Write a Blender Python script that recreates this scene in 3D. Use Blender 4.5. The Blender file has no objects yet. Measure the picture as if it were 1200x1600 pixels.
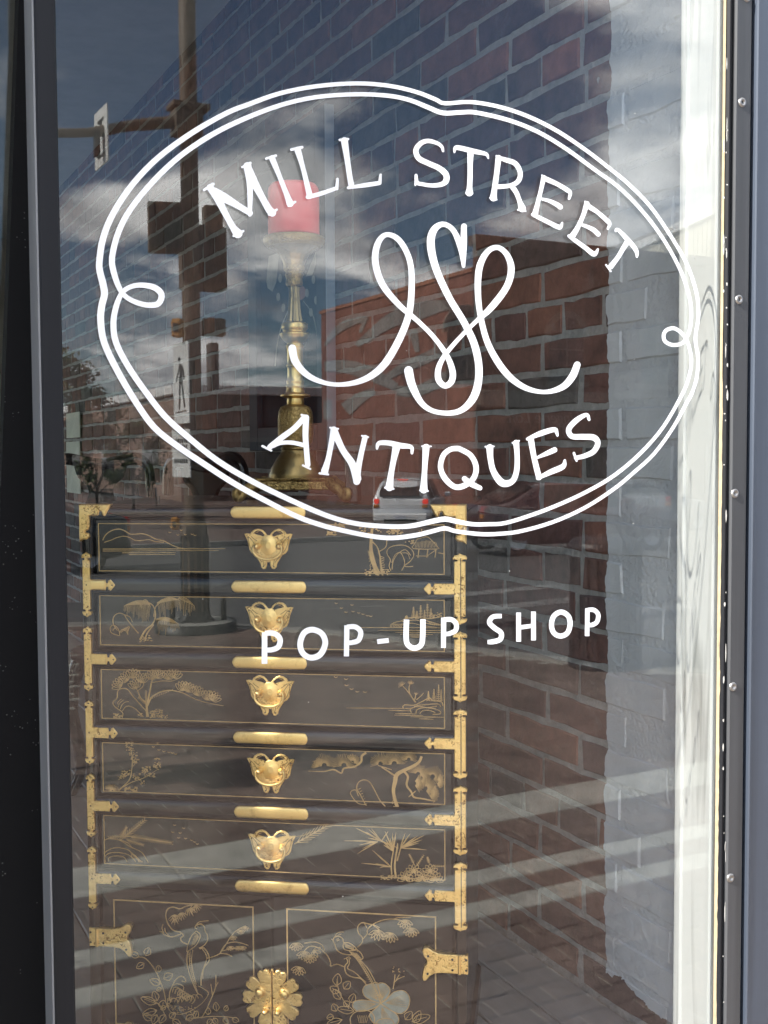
import bpy, bmesh, math, random
from math import sin, cos, tan, pi, radians, sqrt, atan2, hypot
from mathutils import Vector, Matrix, noise
from mathutils.geometry import tessellate_polygon

scene = bpy.context.scene
COL = scene.collection
random.seed(7)

# ------------------------------------------------------------------ camera
FPX, CX, CY = 1750.0, 600.0, 800.0            # focal length in photo pixels (photo 1200 x 1600)
YAW, PITCH, ROLL = radians(26.96), radians(2.98), radians(0.3)
CAM = Vector((0.0, -1.38, 1.60))
_F = Vector((sin(YAW)*cos(PITCH), cos(YAW)*cos(PITCH), -sin(PITCH)))
_R0 = Vector((cos(YAW), -sin(YAW), 0))
_U0 = _R0.cross(_F)
_R = _R0*cos(ROLL) - _U0*sin(ROLL)
_U = _U0*cos(ROLL) + _R0*sin(ROLL)
cam_data = bpy.data.cameras.new('camera')
cam_data.sensor_fit = 'VERTICAL'; cam_data.sensor_height = 24.0
cam_data.lens = FPX/1600.0*24.0
cam_data.clip_start = 0.02; cam_data.clip_end = 2000.0
cam = bpy.data.objects.new('camera', cam_data)
COL.objects.link(cam)
cam.matrix_world = Matrix(((_R.x, _U.x, -_F.x, CAM.x), (_R.y, _U.y, -_F.y, CAM.y), (_R.z, _U.z, -_F.z, CAM.z), (0, 0, 0, 1)))
scene.camera = cam

# ------------------------------------------------------------------ world, sun, exposure
SUN_EL = radians(38.0)
SUN_AZ = Vector((-0.988, -0.152, 0)).normalized()      # horizontal direction towards the sun
world = bpy.data.worlds.new('World'); scene.world = world; world.use_nodes = True
def build_world():
    nt = world.node_tree; nt.nodes.clear()
    N = nt.nodes.new; L = nt.links.new
    out = N('ShaderNodeOutputWorld'); bg = N('ShaderNodeBackground'); bg.inputs['Strength'].default_value = 0.072
    sky = N('ShaderNodeTexSky'); sky.sky_type = 'NISHITA'; sky.sun_disc = False
    sky.sun_elevation = SUN_EL; sky.sun_rotation = atan2(SUN_AZ.x, SUN_AZ.y) % (2*pi)
    sky.air_density = 1.0; sky.dust_density = 0.25; sky.ozone_density = 4.5
    tc = N('ShaderNodeTexCoord'); sep = N('ShaderNodeSeparateXYZ'); L(tc.outputs['Generated'], sep.inputs[0])
    zz = N('ShaderNodeMath'); zz.operation = 'MAXIMUM'; L(sep.outputs['Z'], zz.inputs[0]); zz.inputs[1].default_value = 0.0
    za = N('ShaderNodeMath'); za.operation = 'ADD'; L(zz.outputs[0], za.inputs[0]); za.inputs[1].default_value = 0.22
    dx = N('ShaderNodeMath'); dx.operation = 'DIVIDE'; L(sep.outputs['X'], dx.inputs[0]); L(za.outputs[0], dx.inputs[1])
    dy = N('ShaderNodeMath'); dy.operation = 'DIVIDE'; L(sep.outputs['Y'], dy.inputs[0]); L(za.outputs[0], dy.inputs[1])
    cmb = N('ShaderNodeCombineXYZ'); L(dx.outputs[0], cmb.inputs[0]); L(dy.outputs[0], cmb.inputs[1])
    mp = N('ShaderNodeMapping'); L(cmb.outputs[0], mp.inputs[0])
    mp.inputs['Location'].default_value = (CLOUD_SHIFT[0], CLOUD_SHIFT[1], 0.0)
    n1 = N('ShaderNodeTexNoise'); n1.inputs['Scale'].default_value = 1.55; n1.inputs['Detail'].default_value = 6.0
    n1.inputs['Roughness'].default_value = 0.56; n1.inputs['Distortion'].default_value = 0.25
    L(mp.outputs[0], n1.inputs['Vector'])
    r1 = N('ShaderNodeValToRGB'); r1.color_ramp.interpolation = 'EASE'
    r1.color_ramp.elements[0].position = 0.475; r1.color_ramp.elements[1].position = 0.60
    L(n1.outputs['Fac'], r1.inputs[0])
    n2 = N('ShaderNodeTexNoise'); n2.inputs['Scale'].default_value = 3.1; n2.inputs['Detail'].default_value = 4.0
    mp2 = N('ShaderNodeMapping'); mp2.inputs['Location'].default_value = (CLOUD_SHIFT[0]+0.06, CLOUD_SHIFT[1]+0.03, 0.3)
    L(cmb.outputs[0], mp2.inputs[0]); L(mp2.outputs[0], n2.inputs['Vector'])
    r2 = N('ShaderNodeValToRGB')
    r2.color_ramp.elements[0].position = 0.36; r2.color_ramp.elements[0].color = (5.0, 5.3, 5.9, 1)
    r2.color_ramp.elements[1].position = 0.66; r2.color_ramp.elements[1].color = (25.0, 25.0, 24.5, 1)
    L(n2.outputs['Fac'], r2.inputs[0])
    mx = N('ShaderNodeMix'); mx.data_type = 'RGBA'
    L(r1.outputs['Color'], mx.inputs['Factor']); L(sky.outputs[0], mx.inputs['A']); L(r2.outputs['Color'], mx.inputs['B'])
    L(mx.outputs['Result'], bg.inputs['Color']); L(bg.outputs[0], out.inputs['Surface'])
CLOUD_SHIFT = (-31.6079178, 20.6453678)
build_world()
sun_data = bpy.data.lights.new('sun', 'SUN'); sun_data.energy = 4.2; sun_data.angle = radians(0.53)
sun_data.color = (1.0, 0.955, 0.88)
sun = bpy.data.objects.new('sun', sun_data); COL.objects.link(sun)
_sd = Vector((SUN_AZ.x*cos(SUN_EL), SUN_AZ.y*cos(SUN_EL), sin(SUN_EL)))
sun.rotation_euler = _sd.to_track_quat('Z', 'Y').to_euler()
sun.location = (-20, -5, 30)
vs = scene.view_settings
vs.view_transform = 'Standard'; vs.look = 'None'; vs.exposure = 1.95; vs.gamma = 1.0; vs.use_curve_mapping = False
cy = scene.cycles
cy.use_denoising = True
cy.use_adaptive_sampling = True; cy.adaptive_threshold = 0.02
try: cy.denoiser = 'OPENIMAGEDENOISE'
except Exception: pass
cy.max_bounces = 6; cy.diffuse_bounces = 3; cy.glossy_bounces = 4; cy.transparent_max_bounces = 10; cy.transmission_bounces = 4
cy.caustics_reflective = False; cy.caustics_refractive = False
cy.sample_clamp_indirect = 6.0

# ------------------------------------------------------------------ projection helpers (photo pixel -> real surface)
def ray(x, y): return _F + _R*((x-CX)/FPX) - _U*((y-CY)/FPX)
def on_plane(x, y, p0, n):
    d = ray(x, y); return CAM + d*((Vector(p0)-CAM).dot(n)/d.dot(n))
def glass(x, y, off=0.0):
    p = on_plane(x, y, (0, 0, 0), Vector((0, 1, 0))); p.y = -off; return p
CAM_M = Vector((CAM.x, -CAM.y, CAM.z))
def mray(x, y): d = ray(x, y); return Vector((d.x, -d.y, d.z))
SLOPE = 0.024
def gz(y):                                     # the street falls gently away from the shop
    return -SLOPE*min(max(-y-3.0, 0.0), 24.0)
def street(x, y, z=0.0):                       # pixel of the reflection -> point on the ground (plus z)
    d = mray(x, y); lo, hi = 1.0, 300.0
    for _ in range(60):
        m = (lo+hi)/2; p = CAM_M + d*m
        if p.z > gz(p.y)+z: lo = m
        else: hi = m
    return CAM_M + d*lo
def street_at(x, y, Y):                        # pixel of the reflection at a known distance Y
    d = mray(x, y); return CAM_M + d*((Y-CAM_M.y)/d.y)
def street_x(x, y, X):
    d = mray(x, y); return CAM_M + d*(X/d.x)

# ------------------------------------------------------------------ object helpers
def tag(o, label=None, cat=None, group=None, kind=None):
    if label: o['label'] = label
    if cat: o['category'] = cat
    if group: o['group'] = group
    if kind: o['kind'] = kind
    return o
def empty(name, loc=(0, 0, 0), rz=0.0, label=None, cat=None, group=None, kind=None):
    o = bpy.data.objects.new(name, None); COL.objects.link(o)
    o.empty_display_size = 0.1; o.location = loc; o.rotation_euler = (0, 0, rz)
    return tag(o, label, cat, group, kind)
def mesh_obj(name, me, parent=None, matrix=None):
    o = bpy.data.objects.new(name, me); COL.objects.link(o)
    if parent: o.parent = parent
    if matrix is not None: o.matrix_local = matrix
    return o
def child_world(o, parent):
    """parent an object whose mesh is in world coordinates to an unrotated/rotated empty without moving it"""
    o.parent = parent
    m = Matrix.Translation(parent.location) @ parent.rotation_euler.to_matrix().to_4x4()
    if parent.parent:
        pp = parent.parent
        m = Matrix.Translation(pp.location) @ pp.rotation_euler.to_matrix().to_4x4() @ m
    o.matrix_parent_inverse = m.inverted()
    return o

class MB:
    """collects geometry, builds ONE mesh"""
    def __init__(s): s.v = []; s.f = []; s.sm = []; s.mi = []
    def add(s, vs, fs, smooth=False, mi=0):
        b = len(s.v); s.v += [tuple(v) for v in vs]
        for f in fs: s.f.append([i+b for i in f]); s.sm.append(smooth); s.mi.append(mi)
    def quad(s, a, b, c, d, mi=0): s.add([a, b, c, d], [(0, 1, 2, 3)], False, mi)
    def box(s, x0, x1, y0, y1, z0, z1, M=None, bev=0.0, mi=0):
        if bev > 0:
            b = min(bev, (x1-x0)/2.01, (y1-y0)/2.01, (z1-z0)/2.01)
            bm = bmesh.new()
            bmesh.ops.create_cube(bm, size=1.0)
            for v in bm.verts: v.co = Vector(((x0+x1)/2+v.co.x*(x1-x0), (y0+y1)/2+v.co.y*(y1-y0), (z0+z1)/2+v.co.z*(z1-z0)))
            bmesh.ops.bevel(bm, geom=bm.edges[:], offset=b, segments=1, affect='EDGES')
            s.bm(bm, M, mi=mi); return
        vs = [Vector((x, y, z)) for z in (z0, z1) for y in (y0, y1) for x in (x0, x1)]
        if M is not None: vs = [M @ v for v in vs]
        s.add(vs, [(0, 2, 3, 1), (4, 5, 7, 6), (0, 1, 5, 4), (2, 6, 7, 3), (0, 4, 6, 2), (1, 3, 7, 5)], False, mi)
    def bm(s, bm, M=None, smooth=False, mi=0):
        bm.verts.index_update()
        vs = [(M @ v.co) if M is not None else v.co.copy() for v in bm.verts]
        s.add(vs, [[v.index for v in f.verts] for f in bm.faces], smooth, mi); bm.free()
    def tube(s, pts, r, n=8, smooth=True, cap=True, mi=0):
        pts = [Vector(p) for p in pts]
        rs = r if isinstance(r, (list, tuple)) else [r]*len(pts)
        ring = []; up = Vector((0, 0, 1)); prev = None
        for i, p in enumerate(pts):
            t = (pts[min(i+1, len(pts)-1)] - pts[max(i-1, 0)]).normalized()
            if prev is None:
                a = t.cross(up)
                if a.length < 1e-4: a = t.cross(Vector((0, 1, 0)))
                a.normalize()
            else:
                a = prev - t*prev.dot(t)
                if a.length < 1e-6: a = t.cross(up)
                a.normalize()
            prev = a; b = t.cross(a)
            ring.append([p + (a*cos(2*pi*k/n)+b*sin(2*pi*k/n))*rs[i] for k in range(n)])
        vs = [v for rg in ring for v in rg]; fs = []
        for i in range(len(pts)-1):
            for k in range(n):
                k2 = (k+1) % n
                fs.append((i*n+k, i*n+k2, (i+1)*n+k2, (i+1)*n+k))
        s.add(vs, fs, smooth, mi)
        if cap:
            s.add(ring[0], [tuple(reversed(range(n)))], False, mi); s.add(ring[-1], [tuple(range(n))], False, mi)
    def lathe(s, prof, n=24, c=(0, 0, 0), smooth=True, mi=0, M=None):
        vs = []; fs = []; m = len(prof)
        for k in range(n):
            a = 2*pi*k/n
            for (r, z) in prof:
                v = Vector((c[0]+r*cos(a), c[1]+r*sin(a), c[2]+z)); vs.append(M @ v if M is not None else v)
        for k in range(n):
            k2 = (k+1) % n
            for i in range(m-1): fs.append((k*m+i, k2*m+i, k2*m+i+1, k*m+i+1))
        s.add(vs, fs, smooth, mi)
    def poly(s, loops, fn, depth=0.0, fnb=None, mi=0):
        """2D polygon (outer loop + holes) mapped by fn(x, y, h) ; extruded from h=0 to h=depth"""
        flat = [Vector((p[0], p[1], 0)) for lp in loops for p in lp]
        tris = tessellate_polygon([[Vector((p[0], p[1], 0)) for p in lp] for lp in loops])
        top = [fn(p.x, p.y, depth) for p in flat]
        fs = []
        for t in tris:
            fs.append(tuple(t))
        s.add(top, fs, False, mi)
        if depth:
            off = 0
            for lp in loops:
                n = len(lp)
                vs = [fn(p[0], p[1], 0.0) for p in lp] + [fn(p[0], p[1], depth) for p in lp]
                s.add(vs, [(i, (i+1) % n, n+(i+1) % n, n+i) for i in range(n)], False, mi)
    def build(s, name, mat, parent=None, matrix=None, fix=True):
        me = bpy.data.meshes.new(name); me.from_pydata(s.v, [], s.f)
        me.polygons.foreach_set('use_smooth', s.sm)
        mats = mat if isinstance(mat, (list, tuple)) else [mat]
        for m in mats: me.materials.append(m)
        if len(mats) > 1: me.polygons.foreach_set('material_index', s.mi)
        if fix:
            bm = bmesh.new(); bm.from_mesh(me); bmesh.ops.recalc_face_normals(bm, faces=bm.faces[:]); bm.to_mesh(me); bm.free()
        me.update()
        return mesh_obj(name, me, parent, matrix)

def catmull(pts, n=6, closed=False):
    """smooth a list of tuples (any dimension)"""
    P = [tuple(map(float, p)) for p in pts]; out = []
    m = len(P); rng = range(m) if closed else range(m-1)
    for i in rng:
        if closed: a, b, c, d = P[(i-1) % m], P[i], P[(i+1) % m], P[(i+2) % m]
        else: a, b, c, d = P[max(i-1, 0)], P[i], P[i+1], P[min(i+2, m-1)]
        for k in range(n):
            t = k/n
            out.append(tuple(0.5*((2*b[j]) + (-a[j]+c[j])*t + (2*a[j]-5*b[j]+4*c[j]-d[j])*t*t + (-a[j]+3*b[j]-3*c[j]+d[j])*t**3) for j in range(len(b))))
    if not closed: out.append(P[-1])
    return out
def ribbon2d(pts, closed=False, cap=True):
    """(x, y, w) centre line -> outline polygon strips as (verts2d, quads)"""
    n = len(pts); vs = []; fs = []
    for i in range(n):
        if closed: a, b = pts[(i-1) % n], pts[(i+1) % n]
        else: a, b = pts[max(i-1, 0)], pts[min(i+1, n-1)]
        dx, dy = b[0]-a[0], b[1]-a[1]; l = hypot(dx, dy) or 1.0
        nx, ny = -dy/l, dx/l; w = pts[i][2]/2
        vs += [(pts[i][0]+nx*w, pts[i][1]+ny*w), (pts[i][0]-nx*w, pts[i][1]-ny*w)]
    for i in range(n if closed else n-1):
        j = (i+1) % n
        fs.append((2*i, 2*i+1, 2*j+1, 2*j))
    if cap and not closed:
        for (e, o) in ((0, 1), (n-1, n-2)):
            w = pts[e][2]/2; ang = atan2(pts[e][1]-pts[o][1], pts[e][0]-pts[o][0])
            b = len(vs); K = 6
            for k in range(K+1):
                t = ang - pi/2 + pi*k/K
                vs.append((pts[e][0]+cos(t)*w, pts[e][1]+sin(t)*w))
            fs.append(tuple(range(b, b+K+1)))
    return vs, fs

# ------------------------------------------------------------------ materials
MATS = {}
def mat(name, color, rough=0.6, metal=0.0, coat=0.0, spec=0.5, noise_amt=0.0, noise_scale=8.0, bump=0.0, bump_scale=40.0, dark=None, coords='Object', detail=6.0, stretch=None, coat_rough=0.08, rough_var=0.0, bump_dist=0.004):
    if name in MATS: return MATS[name]
    m = bpy.data.materials.new(name); m.use_nodes = True; nt = m.node_tree
    p = nt.nodes['Principled BSDF']; N = nt.nodes.new; L = nt.links.new
    p.inputs['Base Color'].default_value = (*color, 1); p.inputs['Roughness'].default_value = rough
    p.inputs['Metallic'].default_value = metal; p.inputs['Specular IOR Level'].default_value = spec
    p.inputs['Coat Weight'].default_value = coat; p.inputs['Coat Roughness'].default_value = coat_rough
    if noise_amt or bump or rough_var:
        tc = N('ShaderNodeTexCoord'); vec = tc.outputs[coords]
        if stretch:
            mp = N('ShaderNodeMapping'); mp.inputs['Scale'].default_value = stretch; L(vec, mp.inputs[0]); vec = mp.outputs[0]
        if noise_amt:
            n = N('ShaderNodeTexNoise'); n.inputs['Scale'].default_value = noise_scale; n.inputs['Detail'].default_value = detail
            n.inputs['Roughness'].default_value = 0.62; L(vec, n.inputs['Vector'])
            rmp = N('ShaderNodeValToRGB'); rmp.color_ramp.elements[0].position = 0.33; rmp.color_ramp.elements[1].position = 0.68
            d = dark if dark else tuple(c*(1-noise_amt) for c in color)
            rmp.color_ramp.elements[0].color = (*d, 1)
            rmp.color_ramp.elements[1].color = (*[min(1, c*(1+noise_amt*0.5)) for c in color], 1) if not dark else (*color, 1)
            L(n.outputs['Fac'], rmp.inputs[0]); L(rmp.outputs[0], p.inputs['Base Color'])
            if rough_var:
                mr = N('ShaderNodeMapRange'); mr.inputs['To Min'].default_value = max(0.02, rough-rough_var); mr.inputs['To Max'].default_value = rough+rough_var
                L(n.outputs['Fac'], mr.inputs['Value']); L(mr.outputs[0], p.inputs['Roughness'])
        if bump:
            n = N('ShaderNodeTexNoise'); n.inputs['Scale'].default_value = bump_scale; n.inputs['Detail'].default_value = 5.0; L(vec, n.inputs['Vector'])
            b = N('ShaderNodeBump'); b.inputs['Strength'].default_value = bump; b.inputs['Distance'].default_value = bump_dist
            L(n.outputs['Fac'], b.inputs['Height']); L(b.outputs[0], p.inputs['Normal'])
    MATS[name] = m
    return m

def glass_material(name, r0, tint=(0.978, 0.985, 0.980), dirt=0.0):
    m = bpy.data.materials.new(name); m.use_nodes = True; nt = m.node_tree; nt.nodes.clear()
    N = nt.nodes.new; L = nt.links.new
    out = N('ShaderNodeOutputMaterial'); tr = N('ShaderNodeBsdfTransparent'); gl = N('ShaderNodeBsdfGlossy'); gl.inputs['Roughness'].default_value = 0.0
    tr.inputs['Color'].default_value = (*tint, 1)
    geo = N('ShaderNodeNewGeometry'); dot = N('ShaderNodeVectorMath'); dot.operation = 'DOT_PRODUCT'
    L(geo.outputs['Incoming'], dot.inputs[0]); L(geo.outputs['Normal'], dot.inputs[1])
    ab = N('ShaderNodeMath'); ab.operation = 'ABSOLUTE'; L(dot.outputs['Value'], ab.inputs[0])
    om = N('ShaderNodeMath'); om.operation = 'SUBTRACT'; om.inputs[0].default_value = 1.0; L(ab.outputs[0], om.inputs[1])
    pw = N('ShaderNodeMath'); pw.operation = 'POWER'; L(om.outputs[0], pw.inputs[0]); pw.inputs[1].default_value = 5.0
    fr = N('ShaderNodeMath'); fr.operation = 'MULTIPLY_ADD'; L(pw.outputs[0], fr.inputs[0]); fr.inputs[1].default_value = 1-r0; fr.inputs[2].default_value = r0
    mx = N('ShaderNodeMixShader'); L(fr.outputs[0], mx.inputs[0]); L(tr.outputs[0], mx.inputs[1]); L(gl.outputs[0], mx.inputs[2])
    res = mx.outputs[0]
    if dirt:
        tc = N('ShaderNodeTexCoord'); v = N('ShaderNodeTexVoronoi'); v.inputs['Scale'].default_value = 26; L(tc.outputs['Object'], v.inputs['Vector'])
        sepc = N('ShaderNodeSeparateColor'); L(v.outputs['Color'], sepc.inputs[0])
        th = N('ShaderNodeMath'); th.operation = 'MULTIPLY'; L(sepc.outputs[0], th.inputs[0]); th.inputs[1].default_value = 0.032
        lt = N('ShaderNodeMath'); lt.operation = 'LESS_THAN'; L(v.outputs['Distance'], lt.inputs[0]); L(th.outputs[0], lt.inputs[1])
        k = N('ShaderNodeMath'); k.operation = 'GREATER_THAN'; L(sepc.outputs[1], k.inputs[0]); k.inputs[1].default_value = 0.72
        mm = N('ShaderNodeMath'); mm.operation = 'MULTIPLY'; L(lt.outputs[0], mm.inputs[0]); L(k.outputs[0], mm.inputs[1])
        # thin wiped film
        nz_ = N('ShaderNodeTexNoise'); nz_.inputs['Scale'].default_value = 3.2; nz_.inputs['Detail'].default_value = 8; L(tc.outputs['Object'], nz_.inputs['Vector'])
        fm = N('ShaderNodeMapRange'); fm.inputs['From Min'].default_value = 0.5; fm.inputs['From Max'].default_value = 0.8; fm.inputs['To Max'].default_value = 0.005; L(nz_.outputs['Fac'], fm.inputs['Value'])
        m2 = N('ShaderNodeMath'); m2.operation = 'MULTIPLY_ADD'; L(mm.outputs[0], m2.inputs[0]); m2.inputs[1].default_value = dirt; L(fm.outputs[0], m2.inputs[2])
        df = N('ShaderNodeBsdfDiffuse'); df.inputs['Color'].default_value = (0.55, 0.55, 0.53, 1)
        mx2 = N('ShaderNodeMixShader'); L(m2.outputs[0], mx2.inputs[0]); L(res, mx2.inputs[1]); L(df.outputs[0], mx2.inputs[2]); res = mx2.outputs[0]
    L(res, out.inputs['Surface'])
    return m
def BACKGLASS(): return glass_material('added_window_glass', 0.05)
# ================================================================== THE SHOP: shell, brick wall, floor
XW = 1.341                                      # face of the brick side wall
FLOOR = CAM.z - 1.07
CEIL = 3.18
def on_wall(x, y): return on_plane(x, y, (XW, 0, 0), Vector((1, 0, 0)))

M_plaster = mat('plaster', (0.48, 0.46, 0.43), 0.9, noise_amt=0.12, bump=0.1)
M_ceiling = mat('ceiling_paint', (0.46, 0.46, 0.45), 0.9, noise_amt=0.1)
M_slate = mat('slate_paint', (0.011, 0.0115, 0.014), 0.55, noise_amt=0.25, noise_scale=30, bump=0.35, bump_scale=18, stretch=(1.0, 1.0, 0.03), bump_dist=0.002, spec=0.18)
M_blue = mat('blue_grey_paint', (0.046, 0.057, 0.079), 0.42, noise_amt=0.4, noise_scale=14, bump=0.25, bump_scale=30, stretch=(1.0, 1.0, 0.03), bump_dist=0.0015)
M_cream = mat('cream_primer', (0.30, 0.245, 0.155), 0.8, noise_amt=0.2, noise_scale=60)
M_dark_gap = mat('dark_gap', (0.008, 0.008, 0.009), 0.9)
M_steel = mat('screw_steel', (0.32, 0.31, 0.30), 0.42, metal=1.0, noise_amt=0.3, noise_scale=300)

def brick_material():
    m = bpy.data.materials.new('brick_and_paint'); m.use_nodes = True; nt = m.node_tree
    p = nt.nodes['Principled BSDF']; N = nt.nodes.new; L = nt.links.new
    geo = N('ShaderNodeNewGeometry'); oi = N('ShaderNodeObjectInfo')
    add = N('ShaderNodeMath'); add.operation = 'ADD'; L(geo.outputs['Random Per Island'], add.inputs[0]); L(oi.outputs['Random'], add.inputs[1])
    fr = N('ShaderNodeMath'); fr.operation = 'FRACT'; L(add.outputs[0], fr.inputs[0])
    r = N('ShaderNodeValToRGB'); cr = r.color_ramp; cr.interpolation = 'CONSTANT'
    cols = [(0.0, (0.125, 0.060, 0.046)), (0.16, (0.098, 0.049, 0.042)), (0.30, (0.150, 0.068, 0.048)), (0.45, (0.078, 0.046, 0.045)), (0.58, (0.118, 0.055, 0.044)), (0.68, (0.070, 0.062, 0.058)), (0.76, (0.170, 0.074, 0.050)), (0.88, (0.092, 0.060, 0.052))]
    while len(cr.elements) < len(cols): cr.elements.new(0.5)
    for e, (pp, c) in zip(cr.elements, cols): e.position = pp; e.color = (*c, 1)
    L(fr.outputs[0], r.inputs[0])
    pos = geo.outputs['Position']
    n = N('ShaderNodeTexNoise'); n.inputs['Scale'].default_value = 16; n.inputs['Detail'].default_value = 8; n.inputs['Roughness'].default_value = 0.65; L(pos, n.inputs['Vector'])
    mr = N('ShaderNodeMapRange'); mr.inputs['From Min'].default_value = 0.3; mr.inputs['From Max'].default_value = 0.72; mr.inputs['To Min'].default_value = 0.50; mr.inputs['To Max'].default_value = 1.45; L(n.outputs['Fac'], mr.inputs['Value'])
    mul = N('ShaderNodeMix'); mul.data_type = 'RGBA'; mul.blend_type = 'MULTIPLY'; mul.inputs['Factor'].default_value = 1.0
    L(r.outputs[0], mul.inputs['A']); L(mr.outputs[0], mul.inputs['B'])
    # mortar smears
    n3 = N('ShaderNodeTexNoise'); n3.inputs['Scale'].default_value = 9; n3.inputs['Detail'].default_value = 9; n3.inputs['Roughness'].default_value = 0.7; L(pos, n3.inputs['Vector'])
    r3 = N('ShaderNodeMapRange'); r3.inputs['From Min'].default_value = 0.60; r3.inputs['From Max'].default_value = 0.78; r3.inputs['To Max'].default_value = 0.55; L(n3.outputs['Fac'], r3.inputs['Value'])
    sm = N('ShaderNodeMix'); sm.data_type = 'RGBA'; L(r3.outputs[0], sm.inputs['Factor']); L(mul.outputs['Result'], sm.inputs['A']); sm.inputs['B'].default_value = (0.20, 0.185, 0.17, 1)
    _paint(nt, p, pos, sm.outputs['Result'])
    nb = N('ShaderNodeTexNoise'); nb.inputs['Scale'].default_value = 70; nb.inputs['Detail'].default_value = 6; L(pos, nb.inputs['Vector'])
    b = N('ShaderNodeBump'); b.inputs['Strength'].default_value = 0.6; b.inputs['Distance'].default_value = 0.003; L(nb.outputs['Fac'], b.inputs['Height'])
    nc = N('ShaderNodeTexNoise'); nc.inputs['Scale'].default_value = 26; nc.inputs['Detail'].default_value = 5; nc.inputs['Distortion'].default_value = 0.8; L(pos, nc.inputs['Vector'])
    b2 = N('ShaderNodeBump'); b2.inputs['Strength'].default_value = 0.5; b2.inputs['Distance'].default_value = 0.008; L(nc.outputs['Fac'], b2.inputs['Height']); L(b.outputs[0], b2.inputs['Normal']); L(b2.outputs[0], p.inputs['Normal'])
    return m
def _paint(nt, p, pos, base):
    """grey paint rolled on the wall's end by the window, with its own ragged edge"""
    N = nt.nodes.new; L = nt.links.new
    sep = N('ShaderNodeSeparateXYZ'); L(pos, sep.inputs[0])
    n = N('ShaderNodeTexNoise'); n.inputs['Scale'].default_value = 22; n.inputs['Detail'].default_value = 4; L(pos, n.inputs['Vector'])
    a = N('ShaderNodeMath'); a.operation = 'MULTIPLY_ADD'; L(n.outputs['Fac'], a.inputs[0]); a.inputs[1].default_value = 0.030; L(sep.outputs['Y'], a.inputs[2])
    c = N('ShaderNodeMath'); c.operation = 'LESS_THAN'; L(a.outputs[0], c.inputs[0]); c.inputs[1].default_value = PAINT_Y + 0.015
    a2 = N('ShaderNodeMath'); a2.operation = 'MULTIPLY_ADD'; L(n.outputs['Fac'], a2.inputs[0]); a2.inputs[1].default_value = 0.06; L(sep.outputs['Z'], a2.inputs[2])
    # paint stops a little above the floor, in a slope
    sl = N('ShaderNodeMath'); sl.operation = 'MULTIPLY_ADD'; L(sep.outputs['Y'], sl.inputs[0]); sl.inputs[1].default_value = -0.10; L(a2.outputs[0], sl.inputs[2])
    c2 = N('ShaderNodeMath'); c2.operation = 'GREATER_THAN'; L(sl.outputs[0], c2.inputs[0]); c2.inputs[1].default_value = FLOOR + 0.065
    mk = N('ShaderNodeMath'); mk.operation = 'MULTIPLY'; L(c.outputs[0], mk.inputs[0]); L(c2.outputs[0], mk.inputs[1])
    n2 = N('ShaderNodeTexNoise'); n2.inputs['Scale'].default_value = 7; n2.inputs['Detail'].default_value = 6; L(pos, n2.inputs['Vector'])
    rp = N('ShaderNodeValToRGB'); rp.color_ramp.elements[0].color = (0.42, 0.44, 0.46, 1); rp.color_ramp.elements[1].color = (0.52, 0.54, 0.56, 1)
    rp.color_ramp.elements[0].position = 0.35; rp.color_ramp.elements[1].position = 0.65; L(n2.outputs['Fac'], rp.inputs[0])
    mx = N('ShaderNodeMix'); mx.data_type = 'RGBA'; L(mk.outputs[0], mx.inputs['Factor']); L(base, mx.inputs['A']); L(rp.outputs[0], mx.inputs['B'])
    L(mx.outputs['Result'], p.inputs['Base Color'])
    rr = N('ShaderNodeMapRange'); rr.inputs['To Min'].default_value = 0.85; rr.inputs['To Max'].default_value = 0.42; L(mk.outputs[0], rr.inputs['Value']); L(rr.outputs[0], p.inputs['Roughness'])
PAINT_Y = on_wall(949, 700).y
def mortar_material():
    m = bpy.data.materials.new('mortar_and_paint'); m.use_nodes = True; nt = m.node_tree
    p = nt.nodes['Principled BSDF']; N = nt.nodes.new; L = nt.links.new
    geo = N('ShaderNodeNewGeometry'); pos = geo.outputs['Position']
    n = N('ShaderNodeTexNoise'); n.inputs['Scale'].default_value = 30; n.inputs['Detail'].default_value = 9; n.inputs['Roughness'].default_value = 0.7; L(pos, n.inputs['Vector'])
    r = N('ShaderNodeValToRGB'); r.color_ramp.elements[0].position = 0.3; r.color_ramp.elements[0].color = (0.20, 0.196, 0.188, 1); r.color_ramp.elements[1].position = 0.7; r.color_ramp.elements[1].color = (0.34, 0.332, 0.315, 1); L(n.outputs['Fac'], r.inputs[0])
    _paint(nt, p, pos, r.outputs[0])
    nb = N('ShaderNodeTexNoise'); nb.inputs['Scale'].default_value = 110; nb.inputs['Detail'].default_value = 7; L(pos, nb.inputs['Vector'])
    b = N('ShaderNodeBump'); b.inputs['Strength'].default_value = 1.0; b.inputs['Distance'].default_value = 0.005; L(nb.outputs['Fac'], b.inputs['Height']); L(b.outputs[0], p.inputs['Normal'])
    return m
M_brick = brick_material(); M_mortar = mortar_material()

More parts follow.
